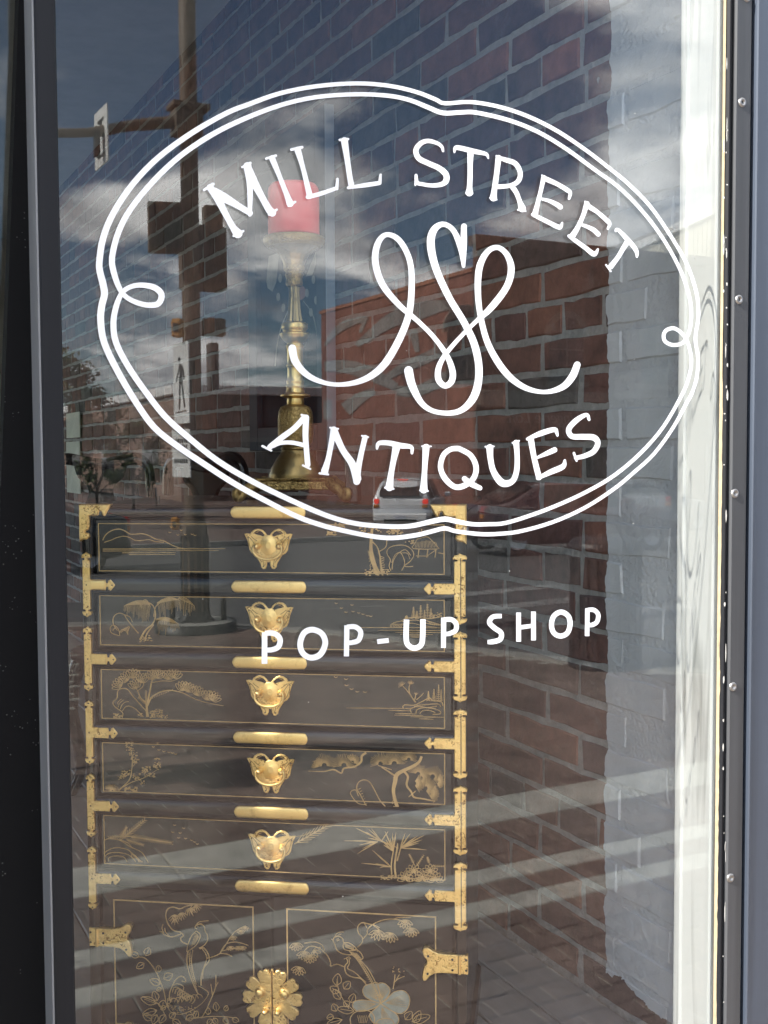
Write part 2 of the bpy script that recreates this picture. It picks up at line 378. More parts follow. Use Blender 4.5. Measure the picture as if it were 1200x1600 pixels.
WALL_END = 7.2
wall = empty('brick_wall', (XW, 3.6, FLOOR), 0, 'dark red brick side wall inside the shop, its end painted grey', 'wall')
PITCHZ = (on_wall(947, 25).z - on_wall(947, 1563).z)/26.0
Z0 = on_wall(947, 693).z
BL = PITCHZ*3.62                                # stretcher length incl. joint
JT = 0.0128
def brick_outline(L_, H_, rnd):
    pts = []
    for (ax, ay, bx, by, n) in ((0, 0, L_, 0, 4), (L_, 0, L_, H_, 1), (L_, H_, 0, H_, 4), (0, H_, 0, 0, 1)):
        for k in range(n):
            t = k/n
            j = 0.0024
            pts.append((ax+(bx-ax)*t + rnd.uniform(-j, j)*1.3, ay+(by-ay)*t + rnd.uniform(-j, j)))
    return pts
def brick_verts(out, proud, base=0.012):
    """local: x = -outward (proud negative x), y along, z up"""
    n = len(out); cx = sum(p[0] for p in out)/n; cz = sum(p[1] for p in out)/n
    def sh(p, d):
        lx = p[0]-cx; lz = p[1]-cz
        return (p[0]-d*(1 if lx > 0 else -1), p[1]-d*(1 if lz > 0 else -1))
    vs = [(base, p[0], p[1]) for p in out] + [(-proud+0.0030, p[0], p[1]) for p in out]
    ins = [sh(p, 0.0032) for p in out]
    vs += [(-proud, p[0], p[1]) for p in ins]
    fs = []
    for k in range(n):
        k2 = (k+1) % n
        fs.append((k, k2, n+k2, n+k)); fs.append((n+k, n+k2, 2*n+k2, 2*n+k))
    fs.append(tuple(range(2*n, 3*n)))
    return vs, fs
rb = random.Random(3)
variants = {}
def variant(kind, L_):
    lst = variants.setdefault(kind, [])
    return lst
for kind, L_ in (('s', BL-JT), ('h', BL*0.5-JT)):
    for i in range(8):
        mb = MB(); vs, fs = brick_verts(brick_outline(L_, PITCHZ-JT, rb), 0.0); mb.add(vs, fs)
        o = mb.build('brick', M_brick); me = o.data; bpy.data.objects.remove(o)
        variants.setdefault(kind, []).append(me)
cells = []                                      # (y, z, kind)
k0 = int(math.floor((FLOOR - Z0)/PITCHZ))
k1 = int(math.ceil((CEIL - Z0)/PITCHZ))
for k in range(k0, k1):
    z = Z0 + k*PITCHZ
    header = (k % 7 == 3)
    y = -0.02 - (BL*0.5 if k % 2 else 0.0)*(0.5 if header else 1.0) + rb.uniform(-0.015, 0.015) + 0.03
    while y < WALL_END:
        kind = 'h' if header or rb.random() < 0.05 else 's'
        ln = BL*0.5 if kind == 'h' else BL
        if y > -0.10 and z > FLOOR - 0.06: cells.append((y, z, kind))
        y += ln + rb.uniform(-0.003, 0.003)
cells = [c for c in cells if c[0] > 0.005 and c[1] + PITCHZ < CEIL+0.05]
cells.sort(key=lambda c: c[0])
far = MB()
for i, (y, z, kind) in enumerate(cells):
    me = rb.choice(variants[kind])
    loc = Vector((rb.uniform(-0.0022, 0.0022), y+JT/2, z+JT/2 + rb.uniform(-0.0012, 0.0012)))
    rot = Matrix.Rotation(rb.uniform(-0.006, 0.006), 4, 'X')
    if i < 298:
        mesh_obj('brick', me, wall, Matrix.Translation(Vector((0, loc.y-3.6, loc.z-FLOOR)) + Vector((loc.x, 0, 0))) @ rot)
    else:
        M = Matrix.Translation(Vector((loc.x, loc.y-3.6, loc.z-FLOOR))) @ rot
        far.add([M @ v.co for v in me.vertices], [tuple(p.vertices) for p in me.polygons])
o = far.build('far_bricks', M_brick, wall); o['kind'] = 'stuff'
# mortar bed with a lumpy face
mb = MB(); ny, nz = 300, 116; vs = []; fs = []
for j in range(nz+1):
    z = FLOOR-0.06 + (CEIL+0.02-FLOOR+0.06)*j/nz
    for i in range(ny+1):
        t = i/ny; y = 0.012 + (WALL_END-0.012)*(t**1.6)
        d = (noise.noise(Vector((y*38, z*38, 1.0)))*0.0022 + noise.noise(Vector((y*11, z*11, 4.0)))*0.0012)*(0.45 if y < PAINT_Y else 1.0)
        vs.append(((0.0022 if y < PAINT_Y else 0.0034)+d, y-3.6, z-FLOOR))
for j in range(nz):
    for i in range(ny):
        a = j*(ny+1)+i; fs.append((a, a+1, a+ny+2, a+ny+1))
mb.add(vs, fs, True)
mb.box(0.03, 0.30, 0.012-3.6, WALL_END-3.6, -0.6, CEIL-FLOOR+0.3)
mb.build('mortar', M_mortar, wall, fix=False)

# floor boards
fl = empty('shop_floor', (0, 0, FLOOR), 0, kind='structure')
M_board = mat('grey_floor_paint', (0.20, 0.205, 0.21), 0.42, noise_amt=0.25, noise_scale=9, bump=0.15, bump_scale=30, stretch=(1, 0.12, 1))
BW = 0.118
for i in range(0, 38):
    x1 = XW - 0.002 - i*BW; x0 = x1 - BW + 0.0035
    mb = MB(); mb.box(x0, x1, 0.045, 7.4, -0.03, rb.uniform(-0.0008, 0.0008), bev=0.002)
    mb.build('plank', M_board, fl)
mb = MB(); mb.box(-3.2, 1.36, 0.05, 7.4, -0.06, -0.028); mb.build('subfloor', M_dark_gap, fl)
def shell(name, args, m, label=None):
    mb = MB(); mb.box(*args); o = mb.build(name, m); o['kind'] = 'structure'; return o
shell('ceiling', (-3.2, 1.65, 0.10, 7.5, CEIL, CEIL+0.2), M_ceiling)
mb = MB()
for a_ in ((-3.2, -2.9, 0.0, CEIL-0.003), (0.3, 1.65, 0.0, CEIL-0.003), (-2.9, 0.3, 0.0, 1.0), (-2.9, 0.3, 2.95, CEIL-0.003)): mb.box(a_[0], a_[1], WALL_END+0.01, WALL_END+0.2, a_[2], a_[3])
o = mb.build('back_wall', M_plaster); o['kind'] = 'structure'
bw = empty('rear_window', (-1.3, WALL_END+0.1, 1.0), 0, 'added unseen rear window that lights the back of the shop', 'window')  # window added out of view to light the far bricks
for nm_, a_ in (('frame', (-1.6, 1.6, -0.03, 0.03, 0.0, 0.06)), ('frame', (-1.6, 1.6, -0.03, 0.03, 1.89, 1.95)), ('mullion', (-0.03, 0.03, -0.03, 0.03, 0.062, 1.888)), ('glass_pane', (-1.598, 1.598, -0.003, 0.003, 0.01, 1.94))):
    mb = MB(); mb.box(*a_); mb.build(nm_, BACKGLASS() if nm_ == 'glass_pane' else M_plaster, bw)
mb = MB()
for a_ in ((0.0, 3.6, 0.0, CEIL+0.2), (6.4, WALL_END+0.2, 0.0, CEIL+0.2), (3.6, 6.4, 0.0, 1.1), (3.6, 6.4, 2.95, CEIL+0.2)): mb.box(-3.4, -3.2, a_[0], a_[1], a_[2], a_[3])
o = mb.build('left_wall', M_plaster); o['kind'] = 'structure'
lw = empty('side_window', (-3.3, 5.0, 1.1), 0, 'added unseen window in the left wall that brightens the shop', 'window')  # window added out of view, sun bouncing off the floor lifts the room
for nm_, a_ in (('frame', (-0.03, 0.03, -1.4, 1.4, 0.0, 0.06)), ('frame', (-0.03, 0.03, -1.4, 1.4, 1.79, 1.85)), ('mullion', (-0.03, 0.03, -0.03, 0.03, 0.062, 1.788)), ('glass_pane', (-0.003, 0.003, -1.398, 1.398, 0.01, 1.84))):
    mb = MB(); mb.box(*a_); mb.build(nm_, BACKGLASS() if nm_ == 'glass_pane' else M_plaster, lw)

# ================================================================== WINDOW
def gx(px, off, py=800): return on_plane(px, py, (0, -off, 0), Vector((0, 1, 0))).x
WZ0, WZ1 = 0.42, 3.02
win = empty('shop_window', (0.8, 0, WZ0), 0, 'tall shop window with slate painted frame and screwed bead, white jamb inside', 'window')
WO = Vector((0.8, 0, WZ0))
def wpart(mb, name, m):
    mb.v = [tuple(Vector(v)-WO) for v in mb.v]
    return mb.build(name, m, win)

M_glass = glass_material('window_glass', 0.050, dirt=0.75)
XL = gx(103, 0.03)                              # right edge of the mullion face
XR = gx(1122, 0.0)
mb = MB(); mb.box(XL-0.02, XR+0.02, 0.0, 0.0045, WZ0+0.005, WZ1-0.005); o = wpart(mb, 'glass_pane', M_glass)
# white jamb inside
def jamb_material():
    m = bpy.data.materials.new('white_jamb_paint'); m.use_nodes = True; nt = m.node_tree
    p = nt.nodes['Principled BSDF']; N = nt.nodes.new; L = nt.links.new
    tc = N('ShaderNodeTexCoord'); mp = N('ShaderNodeMapping'); mp.inputs['Scale'].default_value = (1, 1, 0.045); L(tc.outputs['Object'], mp.inputs[0])
    n = N('ShaderNodeTexNoise'); n.inputs['Scale'].default_value = 26; n.inputs['Detail'].default_value = 6; n.inputs['Distortion'].default_value = 1.2; L(mp.outputs[0], n.inputs['Vector'])
    r = N('ShaderNodeValToRGB'); r.color_ramp.elements[0].position = 0.30; r.color_ramp.elements[0].color = (0.36, 0.365, 0.345, 1); r.color_ramp.elements[1].position = 0.46; r.color_ramp.elements[1].color = (0.73, 0.735, 0.71, 1); L(n.outputs['Fac'], r.inputs[0])
    L(r.outputs[0], p.inputs['Base Color']); p.inputs['Roughness'].default_value = 0.5
    b = N('ShaderNodeBump'); b.inputs['Strength'].default_value = 0.5; b.inputs['Distance'].default_value = 0.003; L(n.outputs['Fac'], b.inputs['Height']); L(b.outputs[0], p.inputs['Normal'])
    return m
M_jamb = jamb_material()
XJ = gx(1120, 0.0)
tj = lambda px: None
_r = (1058-CX)/FPX
YJ = XJ*(cos(YAW)-_r*sin(YAW))/(sin(YAW)+_r*cos(YAW)) + CAM.y
mb = MB(); mb.box(XJ, XW+0.045, 0.0075, YJ, FLOOR-0.02, CEIL-0.004, bev=0.003)
mb.box(XJ-0.004, XJ+0.012, YJ-0.022, YJ-0.003, FLOOR-0.01, CEIL-0.004, bev=0.003)
wpart(mb, 'jamb', M_jamb)
# right hand exterior mouldings: peeling edge, sloped stop, flat bead, gap, outer board
x_a, x_b, x_c, x_d, x_e = gx(1122, 0.0), gx(1125, 0.004), gx(1139, 0.016), gx(1167, 0.018), gx(1171, 0.018)
mb = MB()
rr_ = random.Random(5)
nseg = 220; vs = []; fs = []
for i in range(nseg+1):
    z = WZ0 + (WZ1-WZ0)*i/nseg
    q_ = noise.noise(Vector((z*9, 0, 0))) + 0.35*noise.noise(Vector((z*45, 3, 0)))
    w = 0.0002 + (0.0010+0.0050*max(0, q_+0.12) if z < 1.72 else 0.0012*max(0, q_-0.1))
    vs += [(x_a-0.0001, -0.0006, z), (x_a-0.0001, -0.0030, z), (x_a+w, -0.0062, z), (x_a+w, -0.0006, z)]
for i in range(nseg):
    a = 4*i
    for k in range(4): fs.append((a+k, a+(k+1) % 4, a+4+(k+1) % 4, a+4+k))
mb.add(vs, fs); wpart(mb, 'peeling_paint_edge', M_cream)
mb = MB()
prof = [(x_a+0.0016, -0.0008), (x_a+0.0022, -0.006), (x_b+0.004, -0.011), (x_c-0.006, -0.0145), (x_c-0.002, -0.0135), (x_c, -0.0105), (x_c+0.001, -0.0008)]
def extrude_z(prof, z0, z1):
    n = len(prof); vs = [(p[0], p[1], z0) for p in prof] + [(p[0], p[1], z1) for p in prof]
    return vs, [(k, (k+1) % n, n+(k+1) % n, n+k) for k in range(n)] + [tuple(range(n)), tuple(range(n, 2*n))]
vs, fs = extrude_z(prof, WZ0, WZ1); mb.add(vs, fs); wpart(mb, 'glazing_stop', M_slate)
M_beadp = mat('bead_paint', (0.055, 0.057, 0.062), 0.45, noise_amt=0.5, noise_scale=14, bump=0.3, bump_scale=40, stretch=(1.0, 1.0, 0.02), bump_dist=0.002)
mb = MB()
prof = [(x_c+0.0025, -0.0008), (x_c+0.0025, -0.015), (x_c+0.005, -0.0178), (x_d-0.003, -0.0182), (x_d, -0.0160), (x_d, -0.0008)]
vs, fs = extrude_z(prof, WZ0, WZ1); mb.add(vs, fs); wpart(mb, 'screwed_bead', M_beadp)
mb = MB(); mb.box(x_c-0.003, x_e+0.01, -0.0004, 0.004, WZ0, WZ1); wpart(mb, 'dark_backing', M_dark_gap)
mb = MB(); mb.box(x_e, x_e+0.15, -0.024, 0.05, 0.02, WZ1+0.2, bev=0.002); wpart(mb, 'outer_board', M_blue)
# paint chips along the stop
M_chip = mat('bare_chip', (0.66, 0.64, 0.58), 0.85, noise_amt=0.2, noise_scale=120)
mb = MB()
for i in range(44):
    py = rr_.choice([rr_.uniform(0, 1600), rr_.gauss(420, 160), rr_.gauss(1250, 250)])
    P = on_plane(1133+rr_.uniform(-3, 4), py, (0, -0.0150, 0), Vector((0, 1, 0)))
    h = rr_.choice([0.0015, 0.002, 0.004, 0.012, 0.02])*rr_.uniform(0.6, 1.2); w = rr_.uniform(0.0012, 0.0024)
    n = 7; pts = [(P.x + cos(2*pi*k/n)*w*rr_.uniform(0.6, 1.1), P.z + sin(2*pi*k/n)*h*rr_.uniform(0.7, 1.1)) for k in range(n)]
    P.y = -0.01475
    mb.add([(a, P.y, b) for a, b in pts], [tuple(range(n))])
wpart(mb, 'paint_chip', M_chip)
# screws
for (px, py) in ((1167, -4), (1160, 160), (1155, 468), (1148.5, 771), (1145.5, 1073), (1141.5, 1372)):
    c = on_plane(px, py, (0, -0.0183, 0), Vector((0, 1, 0)))
    mb = MB(); Mx = Matrix.Translation(c) @ Matrix.Rotation(pi/2, 4, 'X')
    mb.lathe([(0.0, -0.0004), (0.0026, -0.0004), (0.0030, 0.0016), (0.0052, 0.0022), (0.0068, 0.0016), (0.0078, -0.0006)], n=20, M=Mx)
    wpart(mb, 'screw', M_steel)
# left mullion
YB = 0.022
X0 = gx(70, 0.03); X1 = XL
mb = MB(); mb.box(X0, X1, -0.03, YB+0.03, 0.0, WZ1+0.2, bev=0.0022); wpart(mb, 'mullion', M_slate)
mb = MB(); mb.box(X0-0.0025, X0-0.0003, -0.0275, YB, 0.0, WZ1+0.2); wpart(mb, 'mullion_painted_light', mat('painted_edge_light', (0.17, 0.175, 0.185), 0.5, noise_amt=0.12, noise_scale=25, stretch=(1, 1, 0.05)))  # pale strip, its colour stands in for sunlight on the mullion's left side
# head and sill
mb = MB(); mb.box(X0+0.01, x_e-0.003, -0.035, 0.05, WZ0-0.06, WZ0); wpart(mb, 'sill', M_slate)
mb = MB(); mb.box(X1+0.002, x_e-0.003, -0.03, 0.05, WZ1, WZ1+0.1); wpart(mb, 'head_rail', M_slate)

# entrance side panel left of the mullion: black dusty stile and dark pane
dr = empty('side_light', (0.1, YB, 0.0), 0, 'dark glazed side panel with dusty black stile at the left edge of the photo', 'side panel')
def dust_black():
    m = bpy.data.materials.new('dusty_black'); m.use_nodes = True; nt = m.node_tree
    p = nt.nodes['Principled BSDF']; N = nt.nodes.new; L = nt.links.new
    tc = N('ShaderNodeTexCoord'); v = N('ShaderNodeTexVoronoi'); v.inputs['Scale'].default_value = 330; L(tc.outputs['Object'], v.inputs['Vector'])
    sc = N('ShaderNodeSeparateColor'); L(v.outputs['Color'], sc.inputs[0])
    n = N('ShaderNodeTexNoise'); n.inputs['Scale'].default_value = 20; L(tc.outputs['Object'], n.inputs['Vector'])
    th = N('ShaderNodeMath'); th.operation = 'MULTIPLY'; L(sc.outputs[0], th.inputs[0]); L(n.outputs['Fac'], th.inputs[1])
    g = N('ShaderNodeMath'); g.operation = 'GREATER_THAN'; L(th.outputs[0], g.inputs[0]); g.inputs[1].default_value = 0.58
    lt = N('ShaderNodeMath'); lt.operation = 'LESS_THAN'; L(v.outputs['Distance'], lt.inputs[0]); lt.inputs[1].default_value = 0.28
    mm = N('ShaderNodeMath'); mm.operation = 'MULTIPLY'; L(g.outputs[0], mm.inputs[0]); L(lt.outputs[0], mm.inputs[1])
    mx = N('ShaderNodeMix'); mx.data_type = 'RGBA'; L(mm.outputs[0], mx.inputs['Factor']); mx.inputs['A'].default_value = (0.004, 0.004, 0.0045, 1); mx.inputs['B'].default_value = (0.06, 0.06, 0.058, 1)
    L(mx.outputs['Result'], p.inputs['Base Color']); p.inputs['Roughness'].default_value = 0.8; p.inputs['Specular IOR Level'].default_value = 0.12
    return m
M_dust = dust_black()
def lp(px, py, off): return on_plane(px, py, (0, -off, 0), Vector((0, 1, 0)))
mb = MB()
a, b, c, d = lp(33, -100, -YB), lp(60, -100, -YB), lp(90, 1900, -YB), lp(-40, 1900, -YB)
a2, b2 = Vector(a), Vector(b)
quad = [a, b, c, d]
back = [Vector((p.x, YB+0.03, p.z)) for p in quad]
quad[1].x = quad[2].x = X0+0.004; back[1].x = back[2].x = X0+0.004
mb.add(quad+back, [(0, 1, 2, 3), (7, 6, 5, 4), (0, 4, 5, 1), (1, 5, 6, 2), (2, 6, 7, 3), (3, 7, 4, 0)])
o = mb.build('stile', M_dust); child_world(o, dr)
M_dglass = glass_material('dark_pane_glass', 0.055, tint=(0.80, 0.82, 0.80), dirt=0.5)
mb = MB(); mb.box(-1.1, X0-0.002, YB+0.034, YB+0.040, 0.05, 3.0); o = mb.build('glass_pane', M_dglass); child_world(o, dr)

# facade round the window (seen only from other positions and as light blocker)
M_facade = mat('facade_paint', (0.10, 0.11, 0.13), 0.6, noise_amt=0.15, noise_scale=6, bump=0.1)
fa = empty('shop_front', (0, 0.1, 0), 0, 'slate blue timber shop front around the display window', 'shop front')
for nm, args in (('stall_riser', (X1+0.002, x_e-0.004, 0.0, 0.04, 0.0, WZ0-0.062)),
                 ('fascia', (-3.4, 2.6, -0.03, 0.099, WZ1+0.202, 5.2)),
                 ('pilaster', (x_e+0.152, 1.95, -0.02, 0.30, 0.0, WZ1+0.2)),
                 ('entrance_wall', (-3.4, -1.72, -0.02, 0.10, 0.0, WZ1+0.2)),
                 ('added_shade_pier', (-1.715, -1.22, -0.30, -0.032, 0.0, 5.2)),  # pier added out of view to keep direct sun off the brick wall
                 ('side_wall', (XW+0.31, 1.95, 0.302, WALL_END, 0.0, 5.2)),
                 ('upper_floor', (-3.4, 1.95, 0.1, WALL_END+0.2, CEIL+0.21, 5.2))):
    mb = MB(); mb.box(*args); o = mb.build(nm, M_facade); child_world(o, fa)

# ================================================================== LETTERING ON THE GLASS
M_vinyl = mat('white_vinyl', (0.80, 0.81, 0.83), 0.45, noise_amt=0.03, noise_scale=40)
def zoomer(ox, oy, s): return lambda p: (ox+p[0]/s, oy+p[1]/s, (p[2] if len(p) > 2 else 18)/s)
_offc = [0]
def decal(name, strokes, parent, org=None, sm=5, cap=True, closed=False):
    mb = MB()
    for i, st in enumerate(strokes):
        pts = [org(p) for p in st] if org else st
        pts = catmull(pts, sm, closed) if len(pts) > 2 else pts
        vs, fs = ribbon2d(pts, closed, cap)
        off = 0.00035 + 0.00006*i; n_ = len(vs)
        mb.add([glass(x, y, off + 0.0004*j/n_) for j, (x, y) in enumerate(vs)], fs)
    mb.v = [tuple(Vector(v)-parent.location) for v in mb.v]
    return mb.build(name, M_vinyl, parent)
dec = empty('window_lettering', (0.8, 0, 1.45), 0, 'white hand drawn MILL STREET ANTIQUES oval sign on the window glass', 'window sign')
pop = empty('window_lettering', (0.8, 0, 1.30), 0, 'white POP-UP SHOP lettering on the glass below the oval sign', 'window sign')
OUT = [(155,410,10.3),(161,372,10.3),(177.5,332,10),(207.5,287.5,9.6),(247.5,246,9),(300,207.5,8.6),(352.5,177.5,8),(390,162.5,7.6),(437,146,7),(493,135,6.7),(555.6,130.4,6.4),(606.6,134,6.4),(649,143.4,6.4),(680,155.3,6.4),(695,161.6,6.2),(735,159.5,6.2),(780,167,6.2),(825,182,6.2),(870,204.5,6.2),(915,234.5,6),(950,261.5,6),(981,287,6),(1014.5,321,5.8),(1046,366,5.6),(1073,413,5.6),(1088,458,5.6),(1091,494,5.6),(1087,519,5.6),(1086.5,535,5.6),(1090.4,559.5,5.6),(1088,591,5.6),(1080,616,5.6),(1071,632,5.6),(1052,667,5.6),(1022,708.5,5.6),(989,739,5.8),(956,766,5.8),(912,794,5.8),(862.5,816,6),(813,830,6),(780,834,6.2),(750,834.5,6.4),(712,830,6.4),(695,825.5,6.6),(675,830,6.8),(650,836,7),(612,840.5,7),(575,837,7.2),(525,826.5,7.4),(502,820.5,7.6),(465,807.5,7.8),(415,782.5,8.2),(365,755,8.8),(315,722.5,9.2),(277,697,9.4),(240,667,9.8),(210,625,10),(182,577,10.3),(162.5,535,10.5),(157,500,10.8),(159,477,11),(163,460,11),(161,445,11),(156,425,10.6)]
INN = [(177.5,425,9.5),(175,402,9.5),(185,362.5,9.5),(205,325,9.3),(240,282.5,9),(280,245,8.6),(327.5,212.5,8.4),(378.5,187,7.8),(438,164.5,7.2),(493,152,6.8),(555.6,147.4,6.6),(606.6,149.7,6.6),(640.6,156.7,6.8),(669,168,7.2),(692,176.6,7.4),(720,175.7,7),(744,176,6.8),(795,188,6.6),(840,206,6.4),(885,233,6.2),(930,266,6),(965,291.5,6),(999,325,5.8),(1032.5,368,5.6),(1059.5,415,5.5),(1075,456,5.5),(1080,487.5,5.5),(1077.5,514.5,5.5),(1071,530,5.5),(1064,537,5.8),(1050.5,539,6),(1039,533.5,6),(1036.6,523.5,6),(1041.5,515.6,6),(1053,513,6),(1064,520,5.8),(1072,530.5,5.5),(1077.5,546,5.5),(1080,566,5.5),(1075,593,5.5),(1065,617,5.6),(1036,667,5.6),(1000,708.5,5.8),(959,743,6),(917.5,767.6,6),(876,787,6),(835,803,6.2),(790,817,6.2),(762.5,819,6.4),(737.5,819,6.6),(712.5,814.5,7.5),(695,811,8),(675,814.5,7.8),(640,822,7.4),(605,822.5,7.2),(562,819,7.4),(525,810.5,7.6),(490,797.5,8),(440,775,8.2),(390,750,8.6),(340,720,9),(296,685,9.2),(258,651,9.5),(227.5,612.5,9.5),(200,572.5,9.7),(181,535,9.8),(177,505,9.5),(181,480,9),(189,460,8),(200,450,7.5),(217.5,445.5,8),(240,449,9.5),(252,460,10),(247.5,474,9.5),(232.5,477,8.5),(212.5,472.5,8),(195,462.5,7.5),(185,447.5,8.5)]
decal('outer_oval_line', [OUT], dec, sm=4, closed=True)
o = decal('inner_oval_line', [INN], dec, sm=4, closed=True)
Zm = zoomer(300, 200, 4)
decal('letter', [[(112,372,44),(160,440,50),(205,530,40),(255,620,42),(285,660,60)], [(140,395,46),(200,435,56),(280,482,42),(362,532,36)], [(360,542,26),(362,430,34),(358,330,40),(345,240,52)], [(345,245,50),(390,345,50),(440,440,42),(480,510,46),(500,530,50)], [(74,388,17),(130,352,22)], [(258,676,14),(318,645,16)], [(312,246,15),(362,220,18)], [(480,543,15),(527,512,16)]], dec, Zm)
decal('letter', [[(500,190,40),(545,300,30),(592,420,34),(612,472,46)], [(462,192,15),(522,174,18)], [(602,488,14),(643,463,16)]], dec, Zm)
decal('letter', [[(660,138,42),(690,240,30),(722,370,34),(735,425,40)], [(620,136,18),(686,121,18)], [(722,432,28),(800,412,28),(898,378,24)], [(903,380,22),(908,320,17)]], dec, Zm)
decal('letter', [[(952,80,44),(967,180,36),(984,300,34),(994,355,38)], [(923,75,16),(974,70,16)], [(974,374,18),(1080,358,28),(1168,345,26)], [(1172,345,22),(1177,293,15)]], dec, Zm)
Zs = zoomer(630, 200, 6)
decal('letter', [[(372,218,22),(362,178,30),(320,145,34),(240,122,40),(170,140,46),(118,205,50),(142,282,52),(230,330,50),(330,375,52),(395,430,56),(402,490,56),(360,528,46),(270,540,38),(180,528,36),(128,512,36),(118,444,28)], [(112,536,18),(118,444,24)]], dec, Zs)
decal('letter', [[(478,228,18),(490,187,40),(540,190,46),(640,215,48),(740,235,40),(782,250,30),(795,284,16)], [(630,220,62),(626,330,50),(625,450,48),(620,560,52),(617,606,72)], [(588,610,18),(646,614,18)]], dec, Zs)
decal('letter', [[(892,282,56),(878,400,50),(862,520,52),(850,600,54),(843,655,68)], [(880,275,30),(960,300,44),(1050,335,48),(1095,420,46),(1075,500,46),(1000,540,40),(890,552,44)], [(1020,550,50),(1060,610,46),(1090,690,46),(1112,755,72)], [(872,262,18),(892,286,30)], [(812,656,18),(872,672,18)], [(1072,768,18),(1144,780,16)]], dec, Zs)
Ze = zoomer(820, 250, 6)
decal('letter', [[(176,165,46),(150,280,40),(115,420,44),(92,512,58)], [(165,155,24),(205,182,46),(300,225,42),(400,285,44),(424,312,34),(412,362,26)], [(158,142,14),(182,170,26)], [(150,365,26),(230,385,36),(300,420,46),(330,442,48)], [(68,512,30),(120,535,40),(220,585,42),(308,628,46),(334,625,38),(347,590,20)]], dec, Ze)
decal('letter', [[(580,410,50),(545,520,42),(495,630,46),(442,716,58)], [(566,400,26),(605,440,46),(680,490,40),(770,570,44),(793,602,34),(775,645,22)], [(562,388,14),(584,420,26)], [(510,600,26),(580,625,36),(640,655,44),(685,696,46)], [(410,712,30),(470,755,40),(560,820,42),(638,880,48),(664,870,38),(682,838,20)]], dec, Ze)
decal('letter', [[(850,666,24),(862,648,26),(900,680,38),(960,745,46),(1020,815,44),(1048,868,38),(1048,905,24)], [(965,760,54),(920,830,46),(865,920,44),(802,1000,52)], [(760,984,18),(804,1044,16)]], dec, Ze)
Za = zoomer(400, 630, 4)
decal('letter', [[(302,88,36),(240,155,34),(160,215,36),(85,274,34)], [(40,268,15),(94,296,14)], [(312,90,38),(308,200,36),(315,300,34),(322,385,34)], [(292,388,13),(338,411,12)], [(284,73,14),(324,87,14)], [(108,272,16),(150,250,24),(220,246,26),(305,264,28)]], dec, Za)
decal('letter', [[(485,165,40),(470,250,34),(450,350,34),(428,425,46)], [(462,153,12),(512,160,12)], [(396,438,14),(450,445,13)], [(490,178,44),(540,290,40),(600,380,46),(630,470,54)], [(680,215,34),(655,320,34),(635,420,40),(628,488,46)], [(660,204,12),(700,212,11)]], dec, Za)
decal('letter', [[(755,283,15),(768,250,28),(830,249,32),(900,265,36),(968,274,26),(973,312,17)], [(878,270,50),(858,360,36),(840,460,38),(832,525,50)], [(806,528,14),(858,535,12)]], dec, Za)
decal('letter', [[(1062,276,44),(1055,380,34),(1050,470,36),(1047,540,48)], [(1036,269,11),(1092,270,11)], [(1024,545,12),(1072,549,12)]], dec, Za)
Zq = zoomer(660, 630, 4)
decal('letter', [[(225,283,33),(300,325,33),(335,400,34),(318,470,34),(260,515,36),(200,522,34),(140,470,36),(112,400,33),(130,325,33),(175,288,32),(225,283,33)], [(262,472,34),(300,502,36),(358,530,30)]], dec, Zq)
decal('letter', [[(420,278,44),(425,350,36),(445,430,38),(498,498,46),(560,488,36),(588,420,34),(590,320,32),(584,248,38)], [(392,272,11),(444,270,11)], [(562,248,12),(602,236,12)]], dec, Zq)
decal('letter', [[(678,232,38),(695,330,34),(716,420,36),(728,462,38)], [(655,224,20),(740,188,34),(820,165,30),(836,178,24),(842,202,15)], [(705,345,14),(780,312,30),(824,292,34)], [(718,470,20),(800,430,34),(876,396,34),(888,358,16)]], dec, Zq)
decal('letter', [[(1040,102,18),(1024,72,24),(960,108,34),(914,162,34),(932,206,34),(1000,210,36),(1070,215,38),(1095,250,34),(1068,302,34),(1010,330,30),(958,342,26)], [(946,312,16),(962,360,14)]], dec, Zq)
Zmo = zoomer(440, 330, 1200/490)
decal('monogram', [[(40,525,30),(55,580,28),(110,635,22),(200,663,16),(300,650,22),(380,600,28),(440,510,28),(485,400,26),(497,290,24),(490,190,22),(450,112,22),(400,90,19),(367,125,24),(358,195,26),(385,280,26),(450,360,22),(520,420,18),(580,480,18),(630,550,20),(653,610,24),(650,650,24),(625,668,22),(600,645,24),(600,600,22),(625,550,18),(680,485,16),(740,425,16),(800,370,26),(860,290,26),(878,220,26),(860,165,22),(825,139,19),(787,155,22),(757,212,26),(750,300,24),(760,400,22),(790,510,24),(850,610,26),(920,670,22),(1000,692,16),(1070,675,24),(1110,635,28),(1130,588,26)],
      [(485,610,34),(500,670,30),(540,740,22),(600,770,18),(680,765,22),(735,710,30),(755,620,28),(740,520,28),(700,430,26),(640,330,26),(590,220,28),(570,130,30),(580,75,28),(615,50,20),(655,72,20),(685,140,24),(695,210,13)], [(697,58,22),(696,130,24),(695,210,14)]], dec, Zmo)
Zp = zoomer(390, 930, 4)
decal('letter', [[(93,232,34),(92,428,36)], [(95,238,32),(150,238,34),(188,270,34),(180,320,34),(140,340,32),(95,342,30)]], pop, Zp, cap=False)
decal('letter', [[(392,215,36),(450,240,36),(472,300,36),(440,370,38),(380,390,36),(330,360,36),(315,300,36),(340,235,36)]], pop, Zp, closed=True)
decal('letter', [[(607,188,32),(604,382,32)], [(607,198,30),(660,198,32),(693,230,32),(680,280,32),(640,295,30),(607,297,28)]], pop, Zp, cap=False)
decal('hyphen', [[(797,290,30),(868,282,30)]], pop, Zp, cap=False)
decal('letter', [[(980,152,34),(978,280,34),(1000,320,34),(1035,330,34),(1070,310,34),(1080,260,34),(1082,150,34)]], pop, Zp, cap=False)
